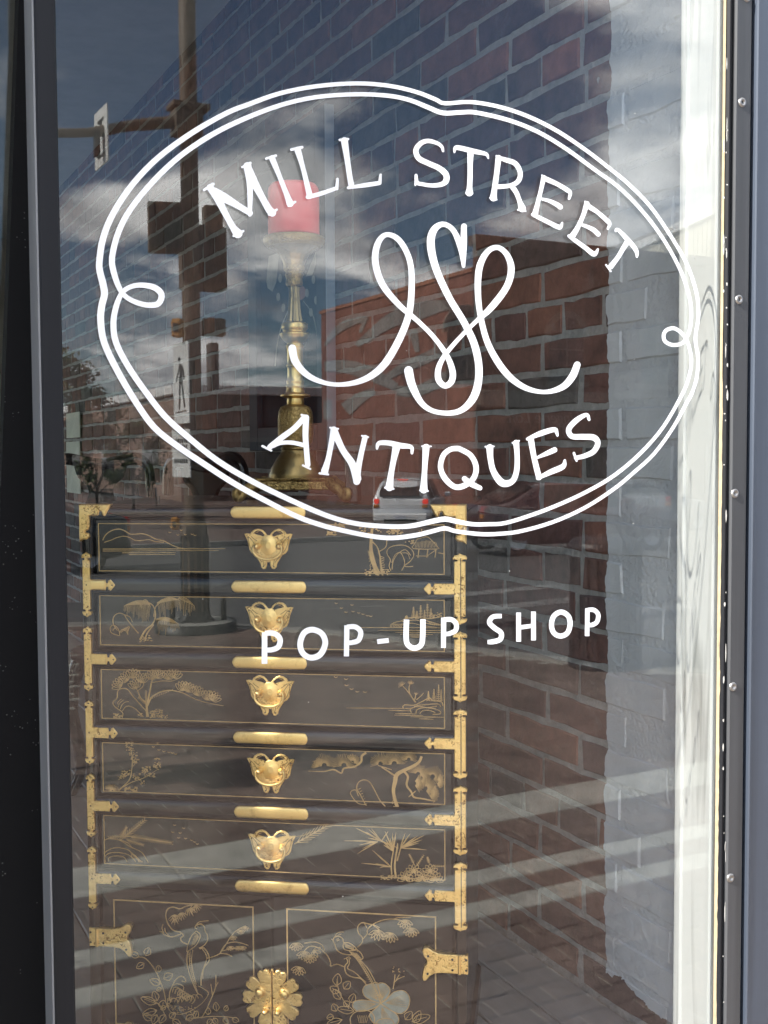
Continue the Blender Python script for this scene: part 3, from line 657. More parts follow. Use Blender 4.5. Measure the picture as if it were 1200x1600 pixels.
Zh = zoomer(660, 930, 4)
decal('letter', [[(132,140,32),(130,328,30)], [(132,152,28),(180,152,30),(210,180,30),(205,220,30),(165,240,28),(132,242,26)]], pop, Zh, cap=False)
decal('letter', [[(495,130,28),(440,135,30),(418,170,32),(450,205,32),(490,235,32),(485,275,32),(440,290,32),(405,292,26)]], pop, Zh, cap=False)
decal('letter', [[(600,108,30),(600,290,30)], [(693,102,30),(693,282,30)], [(600,202,28),(693,190,26)]], pop, Zh, cap=False)
decal('letter', [[(865,105,32),(910,130,32),(922,180,32),(905,235,32),(862,255,32),(820,235,32),(805,185,32),(820,130,32)]], pop, Zh, closed=True)
decal('letter', [[(1030,82,28),(1028,255,28)], [(1030,92,26),(1070,92,28),(1097,120,28),(1090,165,28),(1060,185,28),(1030,185,26)]], pop, Zh, cap=False)

# ================================================================== LACQUER CABINET
PSI = radians(-35.15)
W = 0.65
CO = Vector((0.402, 0.5357, FLOOR)); CTOP = 1.517
H = CTOP - FLOOR
EX = Vector((cos(PSI), sin(PSI), 0)); NO = Vector((sin(PSI), -cos(PSI), 0))
cab = empty('lacquer_cabinet', CO, PSI, 'tall black lacquer cabinet with brass butterfly pulls and gold painted drawers', 'cabinet')
def cb(px, py, off=0.0):
    """photo pixel -> cabinet-local point on the front, off metres proud of it"""
    P = on_plane(px, py, CO + NO*off, NO) - CO
    return Vector((P.dot(EX), -off, P.z))
def lacquer():
    m = bpy.data.materials.new('black_lacquer'); m.use_nodes = True; nt = m.node_tree
    p = nt.nodes['Principled BSDF']; N = nt.nodes.new; L = nt.links.new
    p.inputs['Base Color'].default_value = (0.0075, 0.0070, 0.0070, 1); p.inputs['Roughness'].default_value = 0.16; p.inputs['Specular IOR Level'].default_value = 0.5
    tc = N('ShaderNodeTexCoord'); n = N('ShaderNodeTexNoise'); n.inputs['Scale'].default_value = 14; n.inputs['Detail'].default_value = 6; L(tc.outputs['Object'], n.inputs['Vector'])
    mr = N('ShaderNodeMapRange'); mr.inputs['To Min'].default_value = 0.10; mr.inputs['To Max'].default_value = 0.26; L(n.outputs['Fac'], mr.inputs['Value']); L(mr.outputs[0], p.inputs['Roughness'])
    n2 = N('ShaderNodeTexNoise'); n2.inputs['Scale'].default_value = 5; L(tc.outputs['Object'], n2.inputs['Vector'])
    b = N('ShaderNodeBump'); b.inputs['Strength'].default_value = 0.12; b.inputs['Distance'].default_value = 0.004; L(n2.outputs['Fac'], b.inputs['Height']); L(b.outputs[0], p.inputs['Normal'])
    return m
M_lac = lacquer()
def brass_mat(name, base, rough, engrave=0.0, scale=160, dark=0.6):
    m = bpy.data.materials.new(name); m.use_nodes = True; nt = m.node_tree
    p = nt.nodes['Principled BSDF']; N = nt.nodes.new; L = nt.links.new
    p.inputs['Metallic'].default_value = 1.0
    pos = N('ShaderNodeNewGeometry').outputs['Position']
    n = N('ShaderNodeTexNoise'); n.inputs['Scale'].default_value = 42; n.inputs['Detail'].default_value = 9; n.inputs['Roughness'].default_value = 0.72; L(pos, n.inputs['Vector'])
    r = N('ShaderNodeValToRGB'); r.color_ramp.elements[0].position = 0.30; r.color_ramp.elements[0].color = (base[0]*dark, base[1]*dark*0.86, base[2]*dark*0.7, 1); r.color_ramp.elements[1].position = 0.47; r.color_ramp.elements[1].color = (*base, 1)
    L(n.outputs['Fac'], r.inputs[0]); L(r.outputs[0], p.inputs['Base Color'])
    mr = N('ShaderNodeMapRange'); mr.inputs['To Min'].default_value = rough+0.14; mr.inputs['To Max'].default_value = rough-0.05; L(n.outputs['Fac'], mr.inputs['Value']); L(mr.outputs[0], p.inputs['Roughness'])
    if engrave:
        w_ = N('ShaderNodeTexNoise'); w_.inputs['Scale'].default_value = scale; w_.inputs['Detail'].default_value = 1.5; w_.inputs['Distortion'].default_value = 1.5; L(pos, w_.inputs['Vector'])
        cl = N('ShaderNodeMath'); cl.operation = 'MINIMUM'; L(w_.outputs['Fac'], cl.inputs[0]); cl.inputs[1].default_value = 0.62
        b = N('ShaderNodeBump'); b.inputs['Strength'].default_value = engrave; b.inputs['Distance'].default_value = 0.0025; L(cl.outputs[0], b.inputs['Height']); L(b.outputs[0], p.inputs['Normal'])
        # tarnish lying in the engraved lines, in patches
        lt = N('ShaderNodeMapRange'); lt.inputs['From Min'].default_value = 0.36; lt.inputs['From Max'].default_value = 0.46; lt.inputs['To Min'].default_value = 1.0; lt.inputs['To Max'].default_value = 0.0; L(w_.outputs['Fac'], lt.inputs['Value'])
        n3 = N('ShaderNodeTexNoise'); n3.inputs['Scale'].default_value = 30; n3.inputs['Detail'].default_value = 3; L(pos, n3.inputs['Vector'])
        pm = N('ShaderNodeMapRange'); pm.inputs['From Min'].default_value = 0.44; pm.inputs['From Max'].default_value = 0.58; L(n3.outputs['Fac'], pm.inputs['Value'])
        ml = N('ShaderNodeMath'); ml.operation = 'MULTIPLY'; L(lt.outputs[0], ml.inputs[0]); L(pm.outputs[0], ml.inputs[1])
        mx = N('ShaderNodeMix'); mx.data_type = 'RGBA'; L(ml.outputs[0], mx.inputs['Factor']); L(r.outputs[0], mx.inputs['A']); mx.inputs['B'].default_value = (base[0]*0.30, base[1]*0.22, base[2]*0.14, 1)
        L(mx.outputs['Result'], p.inputs['Base Color'])
    return m
M_brass = brass_mat('polished_brass', (0.80, 0.56, 0.225), 0.35, 0.0)
M_brass_e = brass_mat('engraved_brass', (0.80, 0.555, 0.22), 0.37, 0.55, 170)
M_brass_d = brass_mat('tarnished_brass', (0.30, 0.19, 0.07), 0.45)
M_goldp = mat('gold_paint', (0.52, 0.345, 0.15), 0.5, metal=0.25, noise_amt=0.3, noise_scale=60)
M_palep = mat('pale_blue_paint', (0.30, 0.31, 0.25), 0.6, noise_amt=0.3, noise_scale=40)
M_hole = mat('screw_hole', (0.02, 0.016, 0.012), 0.6)

PX = 0.65/597.0                                 # metres per photo pixel on the front, about
# --- carcass
mb = MB()
mb.box(0.006, W-0.006, 0.004, 0.400, 0.05, H-0.012, bev=0.004); mb.build('carcass', M_lac, cab)
mb = MB(); mb.box(0.0, W, -0.004, 0.404, 0.0, 0.05, bev=0.006); mb.build('plinth', M_lac, cab)
mb = MB(); mb.box(-0.002, W+0.002, -0.008, 0.406, H-0.012, H, bev=0.004); mb.build('top_board', M_lac, cab)
def half_round(mb, u0, u1, zc, h, proud, base=0.0, n=10, rnd=0.0):
    """bar along u with a rounded front"""
    vs = []; fs = []
    stations = [(u0, 1.0), (u1, 1.0)]
    if rnd > 0:
        K = 6
        stations = [(u0+rnd*(1-cos(pi/2*k/K)), sin(pi/2*k/K)*0.98+0.02) for k in range(K+1)] + [(u1-rnd*(1-cos(pi/2*k/K)), sin(pi/2*k/K)*0.98+0.02) for k in range(K, -1, -1)]
    for (u, s) in stations:
        for k in range(n+1):
            a = pi*k/n
            vs.append((u, -base - proud*(abs(sin(a))**0.6 if s == 1.0 else abs(sin(a))**0.6), zc + cos(a)*h/2*s))
    m = n+1
    for i in range(len(stations)-1):
        for k in range(n): fs.append((i*m+k, i*m+k+1, (i+1)*m+k+1, (i+1)*m+k))
    mb.add(vs, fs, True)
    mb.add([vs[k] for k in range(m)], [tuple(range(m))]); mb.add(vs[-m:], [tuple(range(m))])
# stiles
for (a, b, nm) in ((0.0, 0.021, 'corner_post'), (W-0.021, W, 'corner_post')):
    mb = MB(); vs = []; fs = []; n = 10
    for z in (0.05, H-0.014):
        for k in range(n+1):
            t = pi*k/n; vs.append(((a+b)/2 - cos(t)*(b-a)/2, -0.009*abs(sin(t))**0.6, z))
    for k in range(n): fs.append((k, k+1, n+2+k, n+1+k))
    mb.add(vs, fs, True); mb.build(nm, M_lac, cab)
A0, PR = 0.1346, 0.1257
rz = [H-0.0115] + [H - (A0 + PR*k) for k in range(5)]      # rail centre heights
rails = []
for k, z in enumerate(rz):
    mb = MB(); half_round(mb, 0.0212, W-0.0212, z if k else z-0.001, 0.033 if k else 0.021, 0.012, 0.001)
    rails.append(mb.build('rail', M_lac, cab))
u_c = cb(424, 1030).x
mb = MB(); half_round(mb, u_c-0.063, u_c+0.063, 0, 0.0205, 0.0035, 0.0115, rnd=0.008)
mb.box(u_c-0.055, u_c+0.055, -0.0118, -0.0005, -0.008, 0.008)
rp = mb.build('rail_plate', M_brass, rails[0]); rp.location = (0, 0, rz[0]-0.0005)
for k in range(1, 6):
    c = rp.copy(); COL.objects.link(c); c.parent = rails[k]; c.location = (0, 0, rz[k])
# rivets of the plates
# --- generic plate: outline in metres (u, z) around an origin
def plate(name, loops, m, parent, d0, d1, at=(0, 0), flip=False, bev=0.0012, edges=None):
    mb = MB(); s = -1 if flip else 1
    # lower ring at d0, upper ring slightly inset at d1 for a soft edge
    outer = loops[0]; n = len(outer)
    ins = []
    area = sum(outer[i][0]*outer[(i+1) % n][1]-outer[(i+1) % n][0]*outer[i][1] for i in range(n))
    sg = 1 if area > 0 else -1
    for i in range(n):
        a, b, c = outer[i-1], outer[i], outer[(i+1) % n]
        e1 = (b[0]-a[0], b[1]-a[1]); e2 = (c[0]-b[0], c[1]-b[1])
        l1 = hypot(*e1) or 1; l2 = hypot(*e2) or 1
        nx = (-e1[1]/l1 - e2[1]/l2); ny = (e1[0]/l1 + e2[0]/l2); l = hypot(nx, ny) or 1
        ins.append((b[0]+sg*nx/l*bev, b[1]+sg*ny/l*bev))
    lp2 = [ins] + [list(h) for h in loops[1:]]
    flat = [Vector((p[0], p[1], 0)) for lp_ in lp2 for p in lp_]
    tris = tessellate_polygon([[Vector((p[0], p[1], 0)) for p in lp_] for lp_ in lp2])
    P = lambda p, d: (at[0]+s*p[0], -d, at[1]+p[1])
    base = len(mb.v)
    vs = [P(p, d1) for p in flat] + [P(p, d1-bev*0.8) for p in outer] + [P(p, d0) for p in outer]
    N_ = len(flat)
    fs = [tuple(t) for t in tris]
    for i in range(n):
        j = (i+1) % n
        fs.append((i, j, N_+j, N_+i)); fs.append((N_+i, N_+j, N_+n+j, N_+n+i))
    mb.add(vs, fs)
    off = len(ins)
    for h in loops[1:]:
        q = len(h)
        mb.add([P(p, d1) for p in h]+[P(p, d0) for p in h], [(i, (i+1) % q, q+(i+1) % q, q+i) for i in range(q)])
    return mb.build(name, m, parent)
def zl(pts, c, s): return [((p[0]-c[0])*s, -(p[1]-c[1])*s) for p in pts]
def dots_on(mb, pts, r, d, at=(0, 0), flip=False):
    s = -1 if flip else 1
    for (x, z) in pts:
        mb.add([(at[0]+s*x+cos(2*pi*k/8)*r, -d, at[1]+z+sin(2*pi*k/8)*r) for k in range(8)], [tuple(range(8))])

# --- drawers
S375 = PX/3.75
half = [(0, 80), (-8, 75), (-10, 100), (-20, 116), (-33, 117), (-45, 106), (-48, 90), (-55, 75), (-68, 55), (-80, 36), (-100, 26), (-112, 8), (-117, -20), (-125, -50), (-141, -84), (-125, -87), (-105, -84), (-98, -98), (-80, -110), (-58, -115), (-35, -107), (-18, -92), (-8, -78), (0, -72)]
bfly = half + [(-x, y) for x, y in reversed(half[1:-1])]
bhole = [(-88, -87), (-75, -99), (-55, -104), (-36, -96), (-20, -78), (-30, -68), (-50, -76), (-70, -80)]
bfly = zl(bfly, (0, 0), S375); bh1 = zl(bhole, (0, 0), S375); bh2 = [(-x, y) for x, y in bh1]
def make_pull(parent):
    p = plate('butterfly_plate', [bfly, bh1, bh2], M_brass_e, parent, 0.002, 0.0052)
    mb = MB()
    def W_(x, y, d): return (x*S375, -d, -y*S375)
    arc = [(-58, -22, .010), (-72, -24, .012), (-82, -8, .0135), (-80, 18, .0145), (-62, 40, .0155), (-34, 53, .016), (0, 58, .0162), (34, 53, .016), (62, 40, .0155), (80, 18, .0145), (82, -8, .0135), (72, -24, .012), (58, -22, .010)]
    arc = catmull(arc, 4)
    mb.tube([W_(*q) for q in arc], [0.0016+0.0008*sin(pi*i/(len(arc)-1)) for i in range(len(arc))], 8)
    b = mb.build('bail_handle', M_brass, parent)
    mb = MB()
    for sx in (-1, 1):
        Mx = Matrix.Translation(Vector(W_(sx*64, -14, 0.005))) @ Matrix.Rotation(pi/2, 4, 'X')
        mb.lathe([(0.0058, 0), (0.0052, 0.003), (0.0036, 0.004), (0.0034, 0.008), (0.0044, 0.0095), (0.003, 0.012), (0.0, 0.0125)], n=14, M=Mx)
    Mx = Matrix.Translation(Vector(W_(0, -20, 0.005))) @ Matrix.Rotation(pi/2, 4, 'X') @ Matrix.Diagonal((1, 1.25, 1, 1))
    mb.lathe([(0.0135, 0), (0.0130, 0.0009), (0.0118, 0.0003), (0.0110, 0.0011), (0.0094, 0.0004), (0.0086, 0.0013), (0.0066, 0.0005), (0.0058, 0.0014), (0.0030, 0.0007), (0.0, 0.0012)], n=20, M=Mx)
    c = mb.build('rosette', M_brass, parent)
    mb = MB()
    for st_ in ([(-128, -76), (-104, -58), (-84, -30), (-76, -4)], [(-118, -66), (-112, -30), (-100, 2), (-84, 22)], [(-100, -70), (-84, -56), (-66, -44)], [(-16, -66), (-24, -44), (-40, -30)], [(-66, 44), (-50, 62), (-38, 78)], [(-34, 62), (-30, 84), (-24, 100)], [(-52, -100), (-70, -92), (-86, -86)]):
        for sx in (-1, 1):
            q = catmull([(sx*x, y, 4.2) for x, y in st_], 4); vs_, fs_ = ribbon2d(q, cap=False)
            mb.add([W_(x, y, 0.00535) for x, y in vs_], fs_)
    e = mb.build('engraving', M_brass_d, parent); e['kind'] = 'stuff'
    mb = MB(); dots_on(mb, zl([(-118, -62), (118, -62), (-30, 100), (30, 100), (0, -52)], (0, 0), S375), 0.0013, 0.0056)
    d = mb.build('rivet', M_hole, parent); d['kind'] = 'stuff'
    return [p, b, c, d, e]
uL, uR = cb(159.5, 1100).x, cb(695.5, 1100).x
drawers = []
for k in range(5):
    zt, zb = rz[k]-(0.0125 if k == 0 else 0.0175), rz[k+1]+0.0175
    mb = MB(); mb.box(0.0235, W-0.0235, -0.0030, 0.01, zb, zt, bev=0.0025)
    d = mb.build('drawer', M_lac, cab); drawers.append((d, zt, zb))
    # fine gold border
    t_, b_ = rz[k]-(0.0198 if k == 0 else 0.0187), rz[k+1]+0.0222
    lw = 0.0013; mb = MB()
    for (a, b, c, e) in ((uL, uR, t_-lw, t_), (uL, uR, b_, b_+lw), (uL, uL+lw*1.2, b_+lw, t_-lw), (uR-lw*1.2, uR, b_+lw, t_-lw)):
        mb.box(a, b, -0.0034, -0.0029, c, e)
    # thin groove line beside it
    mb.build('gold_border', M_goldp, d)
pz = [cb(423, y).z for y in (857, 971, 1085.5, 1207, 1326)]
pu = cb(423, 1085).x
parts = make_pull(drawers[0][0])
for p in parts: p.location = (pu, 0, pz[0])
for k in range(1, 5):
    for p in parts:
        c = p.copy(); COL.objects.link(c); c.parent = drawers[k][0]; c.location = (pu, 0, pz[k])
# --- T straps on the corners
def lobe_end(x0, x1, z, up):
    """fleur end of a vertical bar between x0 and x1, tip at z (up=+1/-1)"""
    w = x1-x0; c = (x0+x1)/2; q = up
    pts = [(x1, z-q*0.0155), (x1, z-q*0.0135), (x1-w*0.26, z-q*0.0128), (x1-w*0.30, z-q*0.0105), (x1-w*0.10, z-q*0.0098), (x1+w*0.10, z-q*0.0100), (x1+w*0.12, z-q*0.0070), (x1-w*0.02, z-q*0.0035), (c+w*0.15, z-q*0.0018), (c, z)]
    return pts + [(2*c-x, y) for x, y in reversed(pts[:-1])]
def tstrap(bw, bl, al, ah):
    """origin: outer edge of bar at arm centre; x inwards"""
    top = lobe_end(0, bw, bl/2, 1)              # right side first -> left side
    bot = lobe_end(0, bw, -bl/2, -1)
    hh = ah/2
    arm = [(bw, hh), (bw+al-0.017, hh), (bw+al-0.0155, hh*0.35), (bw+al-0.0125, hh*0.35), (bw+al-0.0115, hh*0.9), (bw+al-0.008, hh*1.05), (bw+al-0.004, hh*0.6), (bw+al-0.0015, hh*0.3), (bw+al, 0)]
    arm = arm + [(x, -z) for x, z in reversed(arm[:-1])]
    # go clockwise: top (left->right), arm, bottom (right->left)
    return list(reversed(top)) + arm + bot
TL = tstrap(0.0128, 0.110, 0.044, 0.0180); TR = tstrap(0.0185, 0.115, 0.049, 0.0180)
x_left = cb(136.5, 1030).x
t0 = t1 = None
for k in range(1, 6):
    if t0 is None:
        t0 = plate('strap', [TL], M_brass_e, cab, 0.004, 0.0142); t1 = plate('strap', [TR], M_brass_e, cab, 0.004, 0.0142, flip=True)
        mb = MB(); dots_on(mb, [(0.0068, 0.050), (0.0068, -0.050), (0.0068, 0.0), (0.0135+0.0385, 0.0)], 0.0013, 0.0146); r0 = mb.build('rivet', M_hole, t0); r0['kind'] = 'stuff'
        mb = MB(); mb.box(-0.0082, -0.0068, -0.0147, -0.0138, -0.050, 0.050); r1 = mb.build('fold_line', M_hole, t1)
        a, b = t0, t1
    else:
        a = t0.copy(); b = t1.copy(); COL.objects.link(a); COL.objects.link(b)
        for src, par in ((r0, a), (r1, b)):
            c = src.copy(); COL.objects.link(c); c.parent = par
    a.location = (x_left, 0, rz[k]); b.location = (W-0.0015, 0, rz[k])
    # raised arm moulding
mb = MB(); half_round(mb, x_left+0.016, x_left+0.040, 0, 0.0165, 0.002, 0.0138); am = mb.build('strap_arm', M_brass, t0); am.location = (-x_left, 0, 0)
# --- top corner mounts with a mitre
def corner_mount(flip):
    c0 = 0.0
    hz = [(0, 0.0), (0.0555, 0.0), (0.0525, -0.0085), (0.0495, -0.0150), (0.0455, -0.0205), (0.0415, -0.0195), (0.0395, -0.0130), (0.0365, -0.0125), (0.0345, -0.0185), (0.0300, -0.0205), (0.0180, -0.0205), (0.0180, -0.0380), (0.0150, -0.0440), (0.0105, -0.0455), (0.0105, -0.0480), (0.0165, -0.0490), (0.0175, -0.0550), (0.0120, -0.0600), (0.0060, -0.0600), (0.0, -0.0640)]
    if flip: hz = [(x*1.06, z) for x, z in hz]
    o = plate('corner_mount', [list(reversed(hz))], M_brass_e, cab, 0.002, 0.0150, flip=flip, bev=0.003)
    return o
c1 = corner_mount(False); c1.location = (0.0, 0, H+0.0015)
c2 = corner_mount(True); c2.location = (W, 0, H+0.0015)
# --- doors
ud = cb(426.5, 1450).x
zdt = rz[5]-0.0180; zdb = 0.062
gi = [(cb(180, 1500).x, cb(398, 1500).x, cb(240, 1405).z), (cb(449, 1500).x, cb(682, 1500).x, cb(560, 1424).z)]
doors = []
for i, (a, b) in enumerate(((0.0235, ud-0.0008), (ud+0.0008, W-0.0235))):
    mb = MB(); mb.box(a, b, -0.0035, 0.012, zdb, zdt, bev=0.002)
    d = mb.build('door', M_lac, cab); doors.append(d)
    x0, x1, zt = gi[i]; lw = 0.0021; zb = zdb+0.03; zt = cb(300, 1410).z
    mb = MB()
    for (p, q, r, s) in ((x0, x1, zt-lw, zt), (x0, x1, zb, zb+lw), (x0, x0+lw, zb+lw, zt-lw), (x1-lw, x1, zb+lw, zt-lw)): mb.box(p, q, -0.0040, -0.0034, r, s)
    mb.build('gold_border', M_goldp, d)
hg = [(90, 243), (150, 243), (235, 243), (275, 236), (300, 222), (318, 210), (340, 214), (348, 232), (340, 262), (324, 280), (322, 302), (338, 318), (345, 350), (350, 385), (342, 404), (328, 402), (306, 374), (280, 358), (240, 352), (90, 352)]
hs = [(100, 268), (100, 328), (178, 270), (178, 330), (315, 258), (318, 360)]
hc = (90, 298)
HL = zl(hg, hc, S375)
px_h = [cb(143.5, 1459.5), cb(733, 1504)]
for i, (loc, fl) in enumerate(((cb(143.5, 1459.5), False), (cb(143.5, 1613), False), (cb(732, 1503.5), True), (cb(732.5, 1660), True))):
    if i in (0, 2):
        h = plate('hinge', [list(reversed(HL))], M_brass_e, doors[i//2], 0.003, 0.0118, flip=fl)
        mb = MB(); dots_on(mb, zl(hs, hc, S375), 0.0021, 0.0123, flip=fl); hd = mb.build('screw_head', M_hole, doors[i//2]); hd['kind'] = 'stuff'
        mb = MB(); sx = (-1 if fl else 1)*(138-90)*S375
        mb.tube([(sx, -0.0115, zz) for zz in (-0.0155, 0.0155)], 0.0028, 10); kn = mb.build('hinge_knuckle', M_brass, doors[i//2])
        cur = [h, hd, kn]
    else:
        new = []
        for s_ in cur:
            c = s_.copy(); COL.objects.link(c); new.append(c)
        cur = new
    for s_ in cur: s_.location = (loc.x, 0, loc.z)
# lock plates: two halves of a pierced round mount
def lock_half():
    pts = [(0.0, 0.0505)]
    R = 0.0505
    for i in range(61):
        t = pi*i/60
        k = (t/pi*5.0) % 1.0
        nt_ = max(0.0, 1-abs(k-0.0)/0.13) if k < 0.5 else max(0.0, 1-abs(1-k)/0.13)
        lob = 1.0 - 0.05*(1+cos(2*pi*(k-0.5)*3))*0.5
        r = R*lob*(1-0.40*nt_ if 0 < i < 60 else 1)
        pts.append((0.0005+r*sin(t), r*cos(t)))
    pts.append((0.0, -0.0505))
    return pts
LH = lock_half()
lc = cb(427, 1557)
for i in (0, 1):
    l = plate('lock_plate', [LH], M_brass_e, doors[i], 0.003, 0.0085, flip=(i == 0)); l.location = (lc.x+(0.0008 if i else -0.0008), 0, lc.z)
    mb = MB(); s = 1 if i else -1
    for (x, z, r, ln) in ((0.021, 0.010, 0.0072, 0.007), (0.011, -0.020, 0.0048, 0.012)):
        Mx = Matrix.Translation(Vector((lc.x+s*x, -0.008, lc.z+z))) @ Matrix.Rotation(pi/2, 4, 'X')
        mb.lathe([(r*1.25, 0), (r*1.2, 0.0015), (r*0.9, 0.002), (r*0.9, ln*0.5), (r, ln*0.7), (r*0.7, ln), (0, ln*1.08)], n=16, M=Mx)
    mb.build('lock_knob', M_brass, doors[i])

# --- gold line paintings
class Art:
    def __init__(s, ox, oy, sc=3.75, off=0.0036): s.ox, s.oy, s.sc, s.off = ox, oy, sc, off; s.mb = MB(); s.k = 0
    def P(s, x, y, j=0.0): return cb(s.ox+x/s.sc, s.oy+y/s.sc, s.off+j)
    def line(s, pts, w=4.0, sm=5, closed=False, taper=False):
        pts = [(p[0], p[1], p[2] if len(p) > 2 else w) for p in pts]
        if len(pts) > 2 or closed: pts = catmull(pts, sm, closed)
        if taper: pts = [(p[0], p[1], p[2]*(1-0.75*i/len(pts))) for i, p in enumerate(pts)]
        vs, fs = ribbon2d(pts, closed, cap=False)
        s.k += 1; j = 0.00001*(s.k % 40); n = len(vs)
        s.mb.add([s.P(x, y, j+0.00002*q/n) for q, (x, y) in enumerate(vs)], fs)
    def fill(s, pts):
        s.k += 1; s.mb.add([s.P(x, y, 0.00001*(s.k % 40)) for x, y in pts], [tuple(range(len(pts)))])
    def leaf(s, x, y, ang, ln, wd, w=3.0, vein=True):
        c, q = cos(ang), sin(ang)
        def T(u, v): return (x+c*u-q*v, y+q*u+c*v)
        s.line([T(0, 0), T(ln*0.35, wd/2), T(ln*0.75, wd*0.36), T(ln, 0), T(ln*0.75, -wd*0.36), T(ln*0.35, -wd/2), T(0, 0)], w, 4)
        if vein: s.line([T(0, 0), T(ln*0.8, 0)], w*0.7)
    def fan(s, x, y, r, a0, a1, n, w=2.6, inner=0.12):
        for i in range(n):
            a = a0+(a1-a0)*i/(n-1); rr = r*random.uniform(0.85, 1.05)
            s.line([(x+cos(a)*r*inner, y+sin(a)*r*inner, w), (x+cos(a)*rr, y+sin(a)*rr, w*0.6)], w)
    def frond(s, p0, p1, n, ln, w=3.0, sp=0.7):
        s.line([p0, p1], w*1.2); a = atan2(p1[1]-p0[1], p1[0]-p0[0])
        for i in range(n):
            t = 0.08+0.92*i/(n-1); x = p0[0]+(p1[0]-p0[0])*t; y = p0[1]+(p1[1]-p0[1])*t
            l = ln*(1-0.45*t)
            for sg in (-1, 1): s.line([(x, y, w), (x+cos(a+sg*sp)*l, y+sin(a+sg*sp)*l, w*0.5)], w)
    def petals(s, x, y, r, a0, a1, n, wd, w=3.0):
        for i in range(n):
            s.leaf(x, y, a0+(a1-a0)*i/(n-1), r, wd, w, False)
    def bird(s, x, y, sz=14):
        s.line([(x-sz*0.6, y-sz*0.35, 3), (x, y, 4), (x+sz*0.7, y-sz*0.3, 2)], 3)
    def dots(s, x0, y0, x1, y1, n, r=4):
        for _ in range(n):
            x, y = random.uniform(x0, x1), random.uniform(y0, y1); q = r*random.uniform(0.6, 1.2)
            s.fill([(x+cos(2*pi*k/6)*q*1.3, y+sin(2*pi*k/6)*q*0.8) for k in range(6)])
    def build(s, parent, m=None, name='gold_painting'):
        for i, v in enumerate(s.mb.v): s.mb.v[i] = tuple(v)
        return s.mb.build(name, m or M_goldp, parent, fix=False)
random.seed(11)
# drawer 1 left: mountains over water
a = Art(120, 780)
a.line([(152,240),(165,215),(185,195),(215,180),(250,175),(280,185),(310,203),(340,205),(380,202),(420,212),(460,232),(510,245),(560,270),(600,285),(625,290)], 5)
a.line([(160,253),(200,240),(235,225),(275,217),(310,225),(340,240),(380,242),(420,237),(460,248),(510,253)], 4)
a.line([(152,292,5),(500,291,5),(870,290,2)], 4); a.line([(152,304,4),(830,300,2)], 4); a.line([(265,314),(580,313)], 4); a.line([(305,324),(575,323)], 4)
for q in ((553,165),(545,196),(612,183),(592,211),(636,209),(676,207),(692,213)): a.bird(*q, 13)
a.build(drawers[0][0])
a = Art(420, 780)
a.line([(605,170,14),(600,232,16),(598,290,20),(605,340,26),(620,390,26),(640,440,30)]); a.line([(608,250,6),(635,280,5),(650,330,8),(655,380,10),(665,440,14)]); a.line([(692,240,4),(685,280,5),(650,305,6)])
for i in range(16): a.line([(600+random.uniform(-6,6), 300+i*8.5), (578+random.uniform(-4,6)+i*1.6, 306+i*8.5)], 3)
for i in range(9): a.line([(655, 335+i*10), (676+random.uniform(-4,4), 342+i*10)], 3)
a.line([(715,420),(705,390),(712,355),(695,325),(692,305),(705,285),(740,272),(790,270),(832,290),(850,325),(830,362),(795,392),(845,394)], 4)
a.line([(722,412),(730,360),(765,312),(790,345),(795,385),(778,418)], 4); a.line([(765,312),(800,296),(832,330)], 4); a.line([(765,312),(740,325),(720,372)], 3); a.line([(775,315),(812,318),(826,350)],3)
a.line([(870,234),(850,268),(848,290),(985,292),(990,280),(945,232),(920,220),(870,234)], 4, sm=2)
for i in range(16): x = 864+i*7.6; a.line([(x, 240+abs(i-8)*1.5), (x-6+i*1.2, 284)], 2.2)
for x in (880, 932, 980): a.line([(x, 292), (x-6, 342)], 5)
a.line([(862,332),(935,334)], 3); a.line([(932,330),(978,298)], 3); a.line([(992,314),(1032,322)], 4); a.line([(895,175),(900,215)],4); a.line([(880,185),(900,205),(915,182)],4)
for bx in ((535,160,660,200),(690,170,790,205),(340,140,445,165),(340,185,395,210),(700,160,760,195)): a.dots(*bx, 34, 5)
a.dots(555, 412, 705, 446, 46, 5); a.dots(800,240,860,262,14,4)
a.build(drawers[0][0])
# drawer 2 left: willow and rocks
a = Art(120, 780)
a.line([(370,825,12),(400,770,9),(440,735,7),(458,700,7),(460,660,6),(445,622,5),(420,605,4)]); a.line([(452,690,6),(456,650,5),(472,618,5),(520,592,4),(590,585,3)]); a.line([(400,830,10),(410,790,8),(450,735,6)],6)
def willow(x0, y0, x1, y1, n, drop, side):
    for i in range(n):
        t = (i+0.5)/n; x = x0+(x1-x0)*t; y = y0+(y1-y0)*t - 26*sin(pi*t)
        l = drop*random.uniform(0.45, 1.0)*(0.45+0.55*sin(pi*min(1, 0.25+t*0.75)))
        a.line([(x0+(x1-x0)*t*0.3, y0+(y1-y0)*t*0.3-8, 2.4), (x, y-6, 2.4), (x+side*10, y+l*0.4, 2.2), (x+side*12, y+l, 1.4)], 2.2, 4)
willow(440, 622, 285, 628, 26, 120, -1); willow(468, 618, 600, 596, 22, 120, 1); willow(590, 588, 684, 630, 10, 110, 1); willow(462, 712, 590, 735, 18, 100, 1); willow(430,630,380,610,8,90,-1)
a.line([(232,762),(215,735),(212,705),(225,678),(250,668),(275,675),(292,700),(330,750),(362,786)], 5); a.line([(275,675),(310,690),(325,720)],4)
a.line([(250,800),(205,785),(195,760),(205,740),(222,740),(245,765),(252,800)], 4); a.line([(210,770),(225,755),(238,770)],3)
for i in range(5): a.line([(250+i*9,790-i*6),(262+i*9,765-i*4),(285+i*6,770-i*5),(300,795-i*6)], 3)
a.dots(372, 800, 440, 835, 30, 4)
a.build(drawers[1][0])
a = Art(420, 780)
